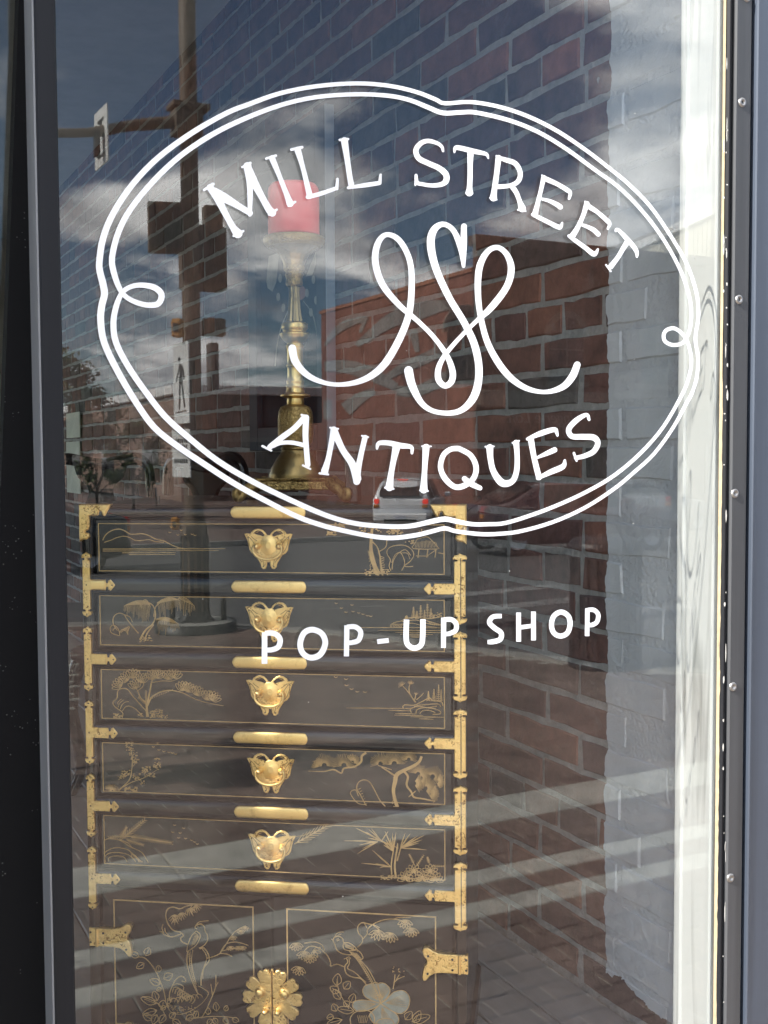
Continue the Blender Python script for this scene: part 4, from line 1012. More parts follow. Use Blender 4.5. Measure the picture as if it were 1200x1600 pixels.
for q in ((395,612),(487,622),(425,640),(452,664),(493,660),(526,668),(552,676),(577,684),(597,688)): a.bird(*q, 14)
for (x, yb, yt, ww) in ((848,695,632,26),(890,695,622,26),(930,690,615,30),(950,690,640,18),(868,698,655,14),(912,695,650,14)):
    a.line([(x, yb), (x, yt)], 3)
    n = 9
    for i in range(n):
        t = i/(n-1); y = yt+(yb-yt)*t; h = ww*(0.15+0.5*t)
        a.line([(x-h, y+3), (x, y), (x+h, y+3)], 3, 2)
a.dots(950, 665, 1012, 692, 26, 4); a.dots(792,682,815,700,10,4)
a.line([(712,750),(715,735),(740,722),(780,712),(800,700),(860,692),(930,700),(1005,690)],4); a.line([(780,718),(860,708),(905,722),(970,735),(1030,730)],4); a.line([(770,732),(840,726),(890,738),(985,752)],3)
for i in range(7): a.line([(718+i*9,752),(722+i*10,738),(736+i*10,730)],3)
for i in range(6): a.line([(905+i*14,706+i*4),(935+i*14,716+i*4),(950+i*12,735+i*2)],3)
for (x0,x1,y) in ((440,1005,752),(640,1030,768),(740,1030,780),(770,960,791),(810,930,801),(830,880,808)): a.line([(x0,y,1.5),((x0+x1)/2,y,4),(x1,y+2,2)],3)
a.build(drawers[1][0])
# drawer 3 left: blossom tree and rock
a = Art(120, 1000)
a.line([(415,450,16),(410,400,13),(418,350,10),(430,290,9),(440,240,7),(470,200,5)]); a.line([(415,385,9),(440,335,8),(490,305,7),(550,295,6),(620,310,5),(680,340,4),(750,365,3),(860,386,2)]); a.line([(405,365,7),(375,340,6),(355,295,5),(330,270,4)]); a.line([(352,300,4),(385,275,4),(395,240,3)]); a.line([(440,250,4),(500,240,4),(560,240,3),(612,218,2)])
for i in range(10): a.line([(365+i*5,330+i*5),(358+i*6,342+i*5)],3); 
for i in range(14): a.line([(425+i*10, 352-i*4.2),(420+i*11,340-i*4)],3); a.line([(412,300+i*7),(400,296+i*7)],3)
for (x,y,a0) in ((262,272,-2.6),(300,238,-2.4),(350,285,-1.9),(375,250,-1.3),(330,225,-1.6),(445,232,-1.7),(470,225,-1.3),(535,232,-1.5),(565,222,-1.1),(620,298,-1.6),(650,305,-1.3),(700,325,-1.2),(760,352,-1.3),(790,355,-0.9)):
    a.petals(x, y, 58, a0-0.75, a0+0.75, 5, 24, 3.2)
a.line([(265,455),(268,425),(225,392),(212,365),(235,340),(240,300),(265,284),(298,290),(325,325),(365,370),(405,415)],5); a.line([(242,395),(250,372),(275,350)],3.5); a.line([(255,405),(265,378),(290,362),(305,362)],3.5); a.line([(268,415),(285,392),(310,388),(345,405),(390,450)],4); a.line([(245,380),(240,365),(262,345)],3)
a.dots(215,432,265,455,22,4); a.dots(430,405,500,455,60,4); a.dots(480,440,535,460,24,3.5); a.dots(360,430,390,452,14,3.5)
a.build(drawers[2][0])
a = Art(420, 1000)
for q in ((392,220),(452,232),(455,268),(484,290),(518,305),(563,308)): a.bird(*q, 18)
a.line([(860,365,7),(845,345,6),(825,310,5),(822,275,4),(835,245,3)]); a.line([(832,325,5),(800,285,4),(780,265,3)]); a.line([(855,350,5),(862,318,4)],4); a.line([(865,350,5),(890,330,4),(908,310,3)],4); a.fan(782,268,26,-3.6,-0.8,9,2.4); a.fan(832,260,24,-2.6,-0.4,9,2.4); a.fan(862,322,16,-2.4,-0.6,6,2.4)
a.line([(790,402),(785,390),(800,380),(850,382),(890,365),(940,340),(960,355),(1010,362),(1020,385)],5); a.line([(800,400),(835,400),(870,385),(930,378),(990,375),(1008,392)],4); a.line([(835,425),(830,405),(870,390),(930,395),(985,388)],4); a.line([(862,432),(870,408),(910,396),(965,402),(1000,415),(1005,432),(960,435)],4); a.line([(885,434),(900,415),(940,412),(975,425)],3.5)
for (x,yt,ww) in ((935,300,20),(968,288,24),(995,262,28),(1010,290,14)):
    a.line([(x,352),(x,yt)],3)
    for i in range(9):
        t=i/8; y=yt+(352-yt)*t; h=ww*(0.1+0.5*t); a.line([(x-h,y+5),(x,y),(x+h,y+5)],2.6,2)
for (x0,x1,y) in ((455,800,398),(700,830,412),(740,860,430),(735,905,440),(830,1030,450),(880,965,462)): a.line([(x0,y,1.5),((x0+x1)/2,y+1,4),(x1,y+3,2)],3)
a.build(drawers[2][0])
# drawer 4 left: small tree ; right: pines
a = Art(120, 1200)
a.line([(245,132,8),(275,105,6),(310,65,6),(322,10,5),(325,-60,4),(312,-120,3)],6); a.line([(255,120,5),(330,80,4),(400,55,3),(470,10,2)],5); a.line([(330,-10,3),(350,-40,2)],3); a.line([(375,66,3),(378,92,2)],3)
for (x,y,w,h,n) in ((312,-135,50,70,40),(330,-70,45,40,24),(345,-40,36,24,16),(285,30,50,36,26),(265,55,46,26,18),(350,50,40,40,22),(410,20,50,60,34),(470,-25,40,70,36),(440,45,40,30,16),(385,85,24,20,10)): a.dots(x-w/2,y-h/2,x+w/2,y+h/2,n,4)
a.fan(208,135,44,-3.1,-0.1,18,2.6); a.fan(190,125,30,-3.0,-0.6,12,2.6); a.dots(280,112,355,138,40,4.5)
for q in ((412,-165),(466,-170),(474,-145),(448,-122),(481,-104),(510,-95),(540,-90),(560,-86),(578,-80)): a.bird(*q, 14)
a.build(drawers[3][0])
a = Art(420, 1000)
a.line([(895,682,14),(880,715,16),(840,742,18),(790,765,20),(750,790,24),(740,830,24),(730,880,20),(738,930,18),(755,985,22),(765,1018,26)],16); a.line([(570,660,12),(545,680,13),(540,715,12),(500,742,10),(440,752,9),(425,780,8),(380,760,7),(320,770,5),(230,768,2)],8); a.line([(790,768,12),(815,800,13),(808,850,12),(835,890,10),(850,920,10),(900,930,8),(975,945,5)],10); a.line([(745,800,10),(700,770,8),(660,745,5)],8); a.line([(640,735,4),(720,760,5)],5); a.line([(860,885,6),(820,920,4)],5); a.line([(765,1015,14),(810,1025,8),(860,1020,3)],8)
for (x,y,r,a0,a1) in ((325,735,72,-3.3,0.1),(300,740,50,-3.4,-1.2),(440,735,74,-3.3,0.2),(490,715,48,-2.4,0.4),(655,725,66,-3.4,0.1),(735,725,76,-3.2,0.0),(820,700,50,-3.2,0.3),(875,785,62,-2.9,0.4),(890,810,60,-1.6,1.2),(960,800,66,-2.6,1.0),(985,830,46,-1.2,1.2),(850,840,66,-1.0,1.0),(915,870,74,-1.4,1.0),(940,900,60,-0.9,1.1)): a.fan(x,y,r,a0,a1,21,3.0,0.2)
a.line([(600,1010),(565,960),(535,905),(515,870),(525,835),(555,820),(590,832),(620,880),(655,945),(710,1000)],5); a.line([(565,965),(520,955),(480,905),(485,885),(510,880),(525,915)],4)
for i in range(7): a.line([(525+i*8,875+i*14),(540+i*6,868+i*15)],3)
a.dots(705,975,745,1015,26,5); a.dots(780,990,870,1018,44,5)
for i in range(12): a.line([(748-i*1.5,800+i*14),(728-i*0.6,806+i*14)],4,2)
a.build(drawers[3][0])
# drawer 5
a = Art(120, 1200)
a.frond((260,420),(395,308),12,34,4); a.frond((300,400),(552,438),18,30,4); a.frond((255,412),(290,350),7,24,4); a.frond((300,400),(190,406),8,24,3.5); a.frond((290,420),(385,450),8,24,3.5); a.line([(250,420,6),(300,440,5),(325,470,3)],4)
a.line([(160,425),(185,415),(240,420),(280,440),(320,465),(375,490),(400,520),(418,555)],4); a.line([(158,505),(170,490),(210,470),(250,468),(300,480),(340,515)],4); a.line([(168,550),(165,520),(190,500),(240,495),(290,505),(320,520),(345,550)],4); a.line([(185,548),(190,525),(230,515),(275,522),(295,550)],3.5)
for i in range(6): a.line([(300+i*8,480+i*6),(318+i*8,498+i*6),(322+i*10,520+i*5)],3); a.line([(355+i*5,530+i*3),(362+i*5,552)],3)
for q in ((573,337),(626,355),(562,378),(605,383),(596,411),(637,415),(672,425),(690,435),(705,447)): a.bird(*q, 14)
a.build(drawers[4][0])
a = Art(420, 1200)
def blades(x, y, lst, w=7):
    for (dx, dy) in lst: a.line([(x, y, 3), (x+dx*0.5, y+dy*0.5-2, w), (x+dx, y+dy, 1)], w, 4)
a.line([(745,640,12),(738,570,10),(752,470,9),(755,440,4)],9); a.line([(720,625,8),(718,560,7),(730,485,6)],7); a.line([(752,545,9),(772,470,6)],6)
blades(730,490,[(-20,-80),(-45,-70),(-80,-75),(-5,-110),(15,-115),(-60,-40),(-50,-120)]); blades(770,470,[(30,-90),(60,-85),(100,-70),(140,-75),(110,-30),(80,-20),(60,5),(155,10),(20,-60),(130,-50)]); blades(660,430,[(-75,-70),(-110,-60),(-150,-78),(-80,-20),(-60,-75),(60,30),(40,-60)],6); blades(640,432,[(-70,5),(-120,70),(-200,-5),(-90,40),(-110,20)],6); blades(715,580,[(-50,-50),(-80,-70),(-108,-98),(-90,-20),(-60,0)],6); blades(690,575,[(-60,-12),(-150,-17),(-40,10)],5)
a.line([(760,470,3),(660,425,3),(570,375,2)],3)
for (x,y) in ((848,600),(945,600),(900,640),(800,640),(975,645)): a.petals(x, y+10, 48, -3.3, 0.2, 7, 24, 3.2); a.petals(x, y+12, 26, -2.9, -0.2, 5, 14, 3)
for (x,y,dx,dy) in ((850,560,-25,-50),(865,575,40,-60),(940,560,-10,-35),(950,575,70,0)): a.frond((x,y),(x+dx,y+dy),6,16,3)
a.dots(655,628,740,655,40,4); a.dots(780,650,1005,664,60,3.5)
a.frond((150,445),(330,345),8,70,5,0.45)
a.line([(100,395,2),(180,400,4),(260,372,3)],4)
a.build(drawers[4][0])
# left door: bird on a branch above leaves
a = Art(120, 1380, off=0.0041)
a.line([(655,360),(620,345),(608,325),(625,305),(605,288),(565,275),(535,240),(522,195),(530,155),(560,140),(605,150),(640,135),(690,125)],6); a.line([(612,296),(560,314),(520,305),(495,285),(484,282)],5); a.line([(510,300),(500,265),(505,240)],4); a.line([(545,312),(520,285),(515,262)],3.5)
for (x,y,an,n,l) in ((575,185,1.6,6,48),(605,175,1.2,6,46),(650,150,1.1,6,44),(690,130,1.0,6,44),(575,210,1.9,4,36),(660,150,0.2,4,50)):
    for i in range(n): t = an-0.9+1.8*i/(n-1); a.line([(x,y,3),(x+cos(t)*l*0.5,y+sin(t)*l*0.5-6,5),(x+cos(t)*l,y+sin(t)*l,1.5)],4)
a.line([(693,262),(700,248),(722,240),(745,252),(752,280),(765,305),(764,340),(740,368),(715,380)],5); a.line([(690,258),(712,230),(745,222),(772,220)],4); a.line([(705,240),(735,235)],3); a.line([(693,262),(705,268)],4); a.line([(700,280),(672,310),(655,350),(645,400),(672,385),(700,362),(718,330),(722,300),(700,280)],5)
for i in range(9): a.line([(692-i*3,295+i*9),(705-i*2,300+i*7),(715-i*3,318+i*5)],3)
a.line([(705,250),(712,255)],3)
a.line([(650,400),(645,460),(660,530),(690,610),(712,650)],5); a.line([(680,390),(672,450),(680,520),(700,590)],4); a.line([(665,400),(660,470),(680,560),(705,630)],3)
for i in range(20): a.line([(648+i*2.4,405+i*11),(664+i*2.0,412+i*10)],2.4)
a.line([(720,385),(745,380),(770,415),(775,455),(745,495),(730,545),(728,600)],6); a.line([(735,385),(758,420),(760,450),(742,500),(738,560)],4); a.line([(762,440),(800,430),(840,410),(870,365),(905,310),(940,275),(990,250)],5); a.line([(835,412),(880,415),(910,430)],4); a.line([(840,408),(870,360),(920,345),(960,350),(1005,365)],4); a.line([(850,398),(900,385),(950,385),(980,385)],4)
for (x,y) in ((960,275),(985,255),(915,310),(945,370),(970,370),(900,370)): a.petals(x,y,26,0.4,2.6,5,8,2.6)
leaves = [(405,425,-1.2,50,40),(365,432,-2.7,62,34),(395,470,2.6,52,36),(482,520,-1.7,38,30),(510,560,-0.5,56,44),(490,590,3.5,66,40),(495,615,2.7,30,22),(470,690,-1.9,60,40),(465,705,3.5,95,44),(520,720,2.5,34,26),(500,735,-1.4,50,46),(470,745,2.9,86,40),(440,800,-2.6,60,38),(520,770,2.2,60,36),(545,790,-0.8,44,34),(470,770,2.0,60,36),(560,800,0.6,60,36),(640,800,-0.5,50,36),(690,790,-1.2,44,32),(770,770,-1.6,40,30),(800,790,1.0,44,30),(820,750,-1.7,52,34),(870,750,-1.3,34,26),(860,790,0.9,40,30),(910,795,0.3,40,30),(790,795,2.2,40,28)]
for q in leaves: a.leaf(*q, w=4)
a.line([(520,690),(512,640),(495,590),(470,530),(435,475),(400,440),(365,432)],5); a.line([(515,770),(490,720),(450,690),(385,665)],4); a.line([(730,790),(760,740),(790,670),(812,610),(815,540)],5); a.line([(795,665),(790,620),(785,590)],4); a.line([(812,610),(828,580)],3.5); a.line([(640,800),(740,785),(840,780),(940,790)],4)
for i in range(7):
    y0 = 590+i*20; a.line([(560+i*14,640+i*8),(570+i*14,612+i*9),(595+i*14,612+i*9),(605+i*14,640+i*8),(590+i*14,660+i*8)],4)
    a.line([(548+i*24,700-i*2),(560+i*24,675-i*4),(585+i*24,680-i*4),(592+i*24,705-i*6)],3.5)
a.line([(540,690),(545,640),(565,590),(585,560),(610,545),(632,555),(638,578),(615,572)],5); a.line([(560,600),(590,590),(625,605),(622,630)],4)
a.dots(530,660,560,730,40,3); a.dots(560,720,700,770,60,3)
a.line([(530,680),(535,730),(570,765),(640,760),(720,715),(760,670),(770,640),(745,620),(712,602)],3)
a.build(doors[0])
# right door: bird, maple leaves, large flower
a = Art(420, 1380, off=0.0041)
for (x,y,a0,n,l) in ((160,350,1.5,6,48),(210,400,1.7,6,52),(240,420,1.3,6,50),(180,490,1.8,6,52),(640,275,1.7,6,62),(715,290,1.8,6,60),(800,215,1.6,6,52),(835,262,1.6,6,55),(260,395,0.6,4,46)): a.petals(x,y,l,a0-1.0,a0+1.0,n,17,3.4)
a.line([(208,352),(270,345),(310,362),(328,395)],4); a.line([(205,400),(240,370),(290,378),(340,420),(362,465),(362,485),(400,475),(440,490)],5); a.line([(520,375),(545,350),(548,320),(525,290),(522,255),(545,232),(580,238),(610,245),(650,275)],5); a.line([(548,330),(575,300),(580,270),(620,235),(690,212),(760,215),(800,235)],5); a.line([(560,235),(575,262)],4); a.line([(610,240),(650,262)],4); a.line([(725,212),(760,202),(830,200)],3.5)
a.line([(375,335),(385,318),(410,312),(432,325),(440,348),(470,350),(505,375),(520,400)],5); a.line([(375,335),(388,360),(400,392),(430,412),(470,420),(500,418)],5); a.line([(385,318),(395,298),(415,288),(440,286)],4); a.line([(390,312),(425,298)],3); a.line([(398,330),(408,326),(412,334),(402,338),(398,330)],3); a.line([(366,328),(378,336)],4)
a.line([(440,348),(435,372),(448,390),(490,396),(512,385)],4); a.line([(470,395),(500,430),(530,445),(552,440),(540,410),(512,385)],5)
for i in range(8): a.line([(445+i*7,352+i*3),(450+i*7,372+i*3),(462+i*7,378+i*2)],3)
for i in range(5): a.line([(480+i*8,402+i*2),(520+i*5,440)],3)
a.line([(500,425),(540,480),(590,560),(630,640),(655,705)],5); a.line([(530,445),(580,500),(620,570),(650,640),(668,700)],5); a.line([(515,435),(565,500),(610,580),(645,660),(660,705)],4)
for i in range(22): a.line([(520+i*6,450+i*11.5),(534+i*6,446+i*11.8)],2.4)
a.line([(455,440),(462,462),(445,490),(455,530),(490,550),(540,560),(575,600)],6); a.line([(470,440),(472,470),(462,500),(500,520),(545,560),(570,580)],5); a.line([(440,445),(470,432),(480,445)],4); a.line([(728,620),(735,580),(740,535)],5); a.line([(735,580),(760,560),(795,545)],4); a.line([(745,570),(765,535)],4); a.dots(725,490,800,525,14,3)
for q in ((395,600,-1.4,70,50),(412,640,-2.6,60,44),(440,620,-0.9,56,44),(420,680,-2.2,70,44),(480,700,-1.2,55,40),(470,720,-2.4,40,36),(395,750,-2.0,46,40),(380,780,2.9,40,34),(500,750,3.3,100,44),(430,800,2.9,90,36),(800,800,-0.9,60,44),(840,810,-0.3,110,50),(850,820,-1.1,80,46)): a.leaf(*q, w=4)
a.line([(470,735),(440,690),(410,630),(400,560)],4)
a.build(doors[1])
fl_ = Art(420, 1380, off=0.0039)
petal_sets = [[(655,705),(610,690),(565,665),(550,630),(565,600),(600,590),(640,590)],[(655,705),(650,650),(640,592),(672,586),(700,605),(710,635),(690,675)],[(655,705),(690,680),(730,640),(780,628),(815,650),(826,690),(810,740),(770,765),(715,745)],[(655,705),(600,690),(540,685),(500,695),(492,725),(520,750),(580,745),(630,725)],[(655,705),(630,730),(590,770),(610,815),(650,825),(700,830),(750,825),(762,795),(745,765),(700,735)]]
for ps in petal_sets: fl_.fill(ps)
fl_.build(doors[1], M_palep, 'painted_petals')
a = Art(420, 1380, off=0.0046)
for ps in petal_sets:
    a.line(ps+[ps[0]], 5, 4)
    cxp = sum(p[0] for p in ps)/len(ps); cyp = sum(p[1] for p in ps)/len(ps)
    for i in range(7):
        t = -0.5+i/6.0; dx, dy = cxp-655, cyp-705; l = hypot(dx, dy) or 1
        a.line([(655+dx*0.3,705+dy*0.3,1.5),(655+dx*1.0-dy*t*0.5,705+dy*1.0+dx*t*0.5,2),(655+dx*1.5-dy*t*0.7,705+dy*1.5+dx*t*0.7,1)],2)
a.line([(480,825),(478,790),(500,760),(540,745),(585,748),(612,770),(620,800),(615,825)],5); a.line([(625,830),(640,805),(680,792),(720,800),(735,825)],5)
for i in range(6): a.line([(530+i*8,820),(520+i*13,775)],3)
a.build(doors[1], name='flower_outline')

# ================================================================== THE STREET (seen mirrored in the glass)
M_asph = mat('asphalt', (0.105, 0.104, 0.102), 0.9, noise_amt=0.3, noise_scale=0.7, bump=0.3, bump_scale=60, coords='Object')
M_conc = mat('concrete', (0.33, 0.32, 0.29), 0.9, noise_amt=0.25, noise_scale=3, bump=0.2, bump_scale=50)
M_band = mat('pale_concrete', (0.50, 0.475, 0.41), 0.9, noise_amt=0.3, noise_scale=9, bump=0.2, bump_scale=60)
M_white = mat('road_paint', (0.30, 0.30, 0.29), 0.8, noise_amt=0.6, noise_scale=5)
def paver_mat():
    m = bpy.data.materials.new('brick_paver'); m.use_nodes = True; nt = m.node_tree
    p = nt.nodes['Principled BSDF']; N = nt.nodes.new; L = nt.links.new
    geo = N('ShaderNodeNewGeometry'); oi = N('ShaderNodeObjectInfo')
    add = N('ShaderNodeMath'); add.operation = 'ADD'; L(geo.outputs['Random Per Island'], add.inputs[0]); L(oi.outputs['Random'], add.inputs[1])
    fr = N('ShaderNodeMath'); fr.operation = 'FRACT'; L(add.outputs[0], fr.inputs[0])
    r = N('ShaderNodeValToRGB'); r.color_ramp.elements[0].color = (0.160, 0.114, 0.093, 1); r.color_ramp.elements[1].color = (0.215, 0.153, 0.123, 1); L(fr.outputs[0], r.inputs[0])
    n = N('ShaderNodeTexNoise'); n.inputs['Scale'].default_value = 3.5; n.inputs['Detail'].default_value = 9; L(geo.outputs['Position'], n.inputs['Vector'])
    mr = N('ShaderNodeMapRange'); mr.inputs['From Min'].default_value = 0.3; mr.inputs['From Max'].default_value = 0.7; mr.inputs['To Min'].default_value = 0.7; mr.inputs['To Max'].default_value = 1.2; L(n.outputs['Fac'], mr.inputs['Value'])
    mx = N('ShaderNodeMix'); mx.data_type = 'RGBA'; mx.blend_type = 'MULTIPLY'; mx.inputs['Factor'].default_value = 1.0; L(r.outputs[0], mx.inputs['A']); L(mr.outputs[0], mx.inputs['B'])
    L(mx.outputs['Result'], p.inputs['Base Color']); p.inputs['Roughness'].default_value = 0.9
    return m
M_paver = paver_mat()
M_joint = mat('joint_sand', (0.42, 0.39, 0.33), 0.95, noise_amt=0.25, noise_scale=8)
# road sheet to the horizon
mb = MB(); ys = [2.0, -3.0, -6, -10, -15, -20, -27, -60, -150, -500]
vs = []; 
for y in ys: vs += [(-500, y, gz(y)-0.13), (500, y, gz(y)-0.13)]
mb.add(vs, [(2*i, 2*i+1, 2*i+3, 2*i+2) for i in range(len(ys)-1)])
tag(mb.build('road', M_asph), kind='structure')
def slab(name, poly, m, th=0.14, dz=0.0, ny=None):
    """polygon pavement following the fall of the street"""
    mb = MB(); n = len(poly)
    def F(x, y, h): return (x, y, gz(y)+dz-th+h)
    mb.poly([poly], F, th); return tag(mb.build(name, m), kind='structure')
KERB = [(-40, -11.2), (0.6, -11.1), (2.0, -10.9), (3.2, -10.3), (4.2, -9.2), (4.85, -7.8), (5.3, -6.4), (5.75, -5.4), (6.2, -4.6), (6.4, -3.0), (6.4, -1.0)]
KS = catmull(KERB[1:], 4)
KS = [KERB[0]] + KS
def offs(pts, d):
    out = []
    for i, p in enumerate(pts):
        a, b = pts[max(i-1, 0)], pts[min(i+1, len(pts)-1)]
        dx, dy = b[0]-a[0], b[1]-a[1]; l = hypot(dx, dy) or 1
        out.append((p[0]-dy/l*d, p[1]+dx/l*d))
    return out
KI = offs(KS, 0.16)
# sidewalk base (joint sand) in strips so that it follows the slope
def strip_fill(name, pts, m, ytop, dz):
    mb = MB(); vs = []; fs = []
    for i, p in enumerate(pts): vs += [(p[0], p[1], gz(p[1])+dz), (p[0]-0.0, max(ytop, p[1]+0.001), gz(max(ytop, p[1]+0.001))+dz)]
    return mb
mb = MB(); gy = [2.0 if False else 0.0] + [-3.0, -4, -5, -6, -7, -8, -9, -10, -11.1]
def kerb_x(y):                                   # inner kerb edge x at given y
    best = 6.24
    for a, b in zip(KI[:-1], KI[1:]):
        if (a[1]-y)*(b[1]-y) <= 0 and abs(a[1]-b[1]) > 1e-6:
            t = (y-a[1])/(b[1]-a[1]); best = a[0]+(b[0]-a[0])*t
    return best
yy = [0.0, -1, -2, -3] + [-3-0.25*i for i in range(1, 32)]
vs = []
for y in yy: vs += [(-40, y, gz(y)-0.006), (kerb_x(y) if y > -10.9 else 0.8, y, gz(y)-0.006)]
mb.add(vs, [(2*i, 2*i+1, 2*i+3, 2*i+2) for i in range(len(yy)-1)])
sw = mb.build('sidewalk', M_joint); sw['kind'] = 'structure'
mb = MB(); vs = []
for a, b in zip(KS, KI):
    vs += [(a[0], a[1], gz(a[1])-0.15), (a[0], a[1], gz(a[1])+0.002), (b[0], b[1], gz(b[1])+0.002), (b[0], b[1], gz(b[1])-0.15)]
fs = []
for i in range(len(KS)-1):
    for k in range(3): fs.append((4*i+k, 4*i+k+1, 4*i+5+k, 4*i+4+k))
mb.add(vs, fs); tag(mb.build('kerb', M_conc), kind='structure')
# concrete bands and brick pavers
def yb(py): return street(735, py).y
BANDS = [(yb(1252), yb(1292)), (yb(1361.5), yb(1385)), (yb(1411.5), yb(1438)), (-0.55, -0.25)]
for (y0, y1) in BANDS:
    x = -6.0
    while x < 5.9:
        mb = MB(); L_ = 1.2; mb.box(x+0.004, min(x+L_, 6.0)-0.004, y0, y1, -0.05, 0.0, bev=0.004)
        o = mb.build('concrete_slab', M_band, sw); x += L_
pv = [('p', 0.2, 0.1)]
mbp = MB(); mbp.box(0.0035, 0.1965, 0.002, 0.098, -0.05, 0, bev=0.003); tmp = mbp.build('paver', M_paver); pme = tmp.data; bpy.data.objects.remove(tmp)
cells = []
j = 0; y = -0.1
rowy = -0.02
def in_band(y0, y1): return any(not (y1 <= a or y0 >= b) for a, b in [(min(q), max(q)) for q in BANDS])
segs = []                                        # free y intervals between bands
edges = sorted([(min(q), max(q)) for q in BANDS], reverse=True)
top = -0.05
for (lo, hi) in edges:
    segs.append((hi, top)); top = lo
segs.append((-10.9, top))
for (lo, hi) in segs:
    n = max(1, int(round((hi-lo)/0.1))); 
    if hi-lo < 0.05: continue
    h = (hi-lo)/n
    for i in range(n):
        y0 = hi-(i+1)*h
        x = -3.0 + (0.1 if i % 2 else 0.0)
        xm = kerb_x(y0) if y0 > -10.8 else 0.6
        while x < xm-0.2:
            if y0 > -9.5 or (x > 1.0): cells.append((x, y0, h/0.1))
            x += 0.2
def refl_px(x, y, z):                            # where the mirror image of a street point lands in the photo
    v = Vector((x, -y, z)) - CAM; dz = v.dot(_F)
    return (CX+FPX*v.dot(_R)/dz, CY-FPX*v.dot(_U)/dz, dz) if dz > 0.1 else (-9, -9, 99)
vis = []; rest = []
rp_ = random.Random(8)
for c in cells:
    p = refl_px(c[0]+0.1, c[1]+0.05, gz(c[1]))
    if 105 < p[0] < 1120 and p[1] < 1600: vis.append((p[2], c))
    elif c[1] > -6 and c[0] > -1.5: rest.append(c)
vis.sort(key=lambda q: q[0])
near = [c for _, c in vis[:298]]; rest += [c for _, c in vis[298:]]
for (x, y, s) in near:
    M = Matrix.Translation((x, y, gz(y)+rp_.uniform(-0.002, 0.001))) @ Matrix.Rotation(rp_.uniform(-0.006, 0.006), 4, 'Z') @ Matrix.Diagonal((1, s, 1, 1))
    mesh_obj('paver', pme, sw, M)
mb = MB()
pvs = [v.co.copy() for v in pme.vertices]; pfs = [tuple(p.vertices) for p in pme.polygons]
for (x, y, s) in rest:
    o_ = Vector((x, y, gz(y)+rp_.uniform(-0.002, 0.001)))
    mb.add([Vector((v.x, v.y*s, v.z))+o_ for v in pvs], pfs)
o = mb.build('far_pavers', M_paver, sw, fix=False); o['kind'] = 'stuff'
# far pavement with kerb
YF = street(300, 848).y
mb = MB(); mb.box(-60, 60, YF-0.18, YF, gz(YF)-0.2, gz(YF)+0.0); tag(mb.build('far_kerb', M_conc), kind='structure')
mb = MB(); mb.box(-60, 60, YF-30, YF-0.18, gz(-40)-0.2, gz(YF)-0.004); tag(mb.build('far_pavement', mat('far_paver', (0.15, 0.10, 0.082), 0.9, noise_amt=0.25, noise_scale=2)), kind='structure')
ZF = gz(YF)
# road markings
rm = empty('crosswalk', (8, -10.5, gz(-10.5)), 0, kind='structure')
for i in range(3):
    mb = MB(); x = 6.9+0.05*i; y = -8.4 - i*1.5
    vs = [(x, y, gz(y)-0.126), (x+2.6, y-0.4, gz(y-0.4)-0.126), (x+2.6, y-0.85, gz(y-0.85)-0.126), (x, y-0.45, gz(y-0.45)-0.126)]
    mb.add(vs, [(0, 1, 2, 3)]); o = mb.build('painted_bar', M_white); child_world(o, rm)
mb = MB()
for px0, px1, py in ((495, 530, 951), (560, 600, 947)):
    a = street(px0, py, -0.126); b = street(px1, py-1, -0.126)
    d = Vector((0, 0.12, 0)); mb.quad(a, b, Vector((b.x, b.y+0.12, gz(b.y+0.12)-0.126)), Vector((a.x, a.y+0.12, gz(a.y+0.12)-0.126)))
o = mb.build('lane_dash', M_white); child_world(o, rm)

# ------------------------------------------------------------------ signal pole
M_pole = mat('brown_pole_paint', (0.150, 0.105, 0.070), 0.5, noise_amt=0.2, noise_scale=6)
M_black = mat('black_metal', (0.016, 0.016, 0.017), 0.45, noise_amt=0.2, noise_scale=10)
M_sign = mat('sign_white', (0.78, 0.78, 0.76), 0.5, noise_amt=0.1, noise_scale=4)
M_ink = mat('sign_black', (0.012, 0.012, 0.012), 0.6)
PP = street(306, 985); PP.z = gz(PP.y)
YP = PP.y
pole = empty('signal_pole', PP, 0, 'tall brown signal pole with side arm reflected at the street corner', 'pole')
def at_pole(px, py, dy=0.0): return street_at(px, py, YP+dy)
zt = at_pole(306, -160).z
mb = MB(); mb.lathe([(0.135, 0.0), (0.135, 0.9), (0.125, 1.05), (0.098, 1.15), (0.090, 2.0), (0.082, zt-PP.z)], n=20); mb.build('shaft', M_pole, pole)
mb = MB()
for k in range(12):
    a = 2*pi*k/12; mb.box(0.128, 0.140, -0.02, 0.02, 0.12, 0.95, M=Matrix.Rotation(a, 4, 'Z'))
o = mb.build('fluted_base', M_black, pole); o['kind'] = 'stuff'
mb = MB(); mb.lathe([(0.0, 0.02), (0.20, 0.02), (0.20, 0.10), (0.16, 0.13), (0.14, 0.2)], n=24); mb.build('base_ring', M_black, pole)
z1, z0_ = at_pole(306, 165).z-PP.z, at_pole(306, 215).z-PP.z
mb = MB(); mb.box(-0.16, 0.12, -0.10, 0.10, z0_, z1, bev=0.01); mb.box(-0.19, 0.19, -0.12, 0.12, z1-0.06, z1, bev=0.01); mb.build('arm_clamp', M_pole, pole)
aL = at_pole(138, 207) - PP; aM = at_pole(205, 196) - PP; aR = at_pole(282, 190) - PP
mb = MB(); mb.tube(catmull([aR, aM, aL, aL + Vector((-0.5, 0, -0.06))], 4), [0.058]*4+[0.05]*4+[0.042]*5, 10); mb.build('side_arm', M_pole, pole)
mb = MB(); mb.box(aL.x+0.05, aL.x+0.10, aL.y-0.03, aL.y+0.05, aL.z-0.22, aL.z+0.03, bev=0.01); mb.build('sign_bracket', M_black, pole)
pad = empty('pole_footing', PP, 0, 'round concrete footing with black rim under the brown pole', 'footing')
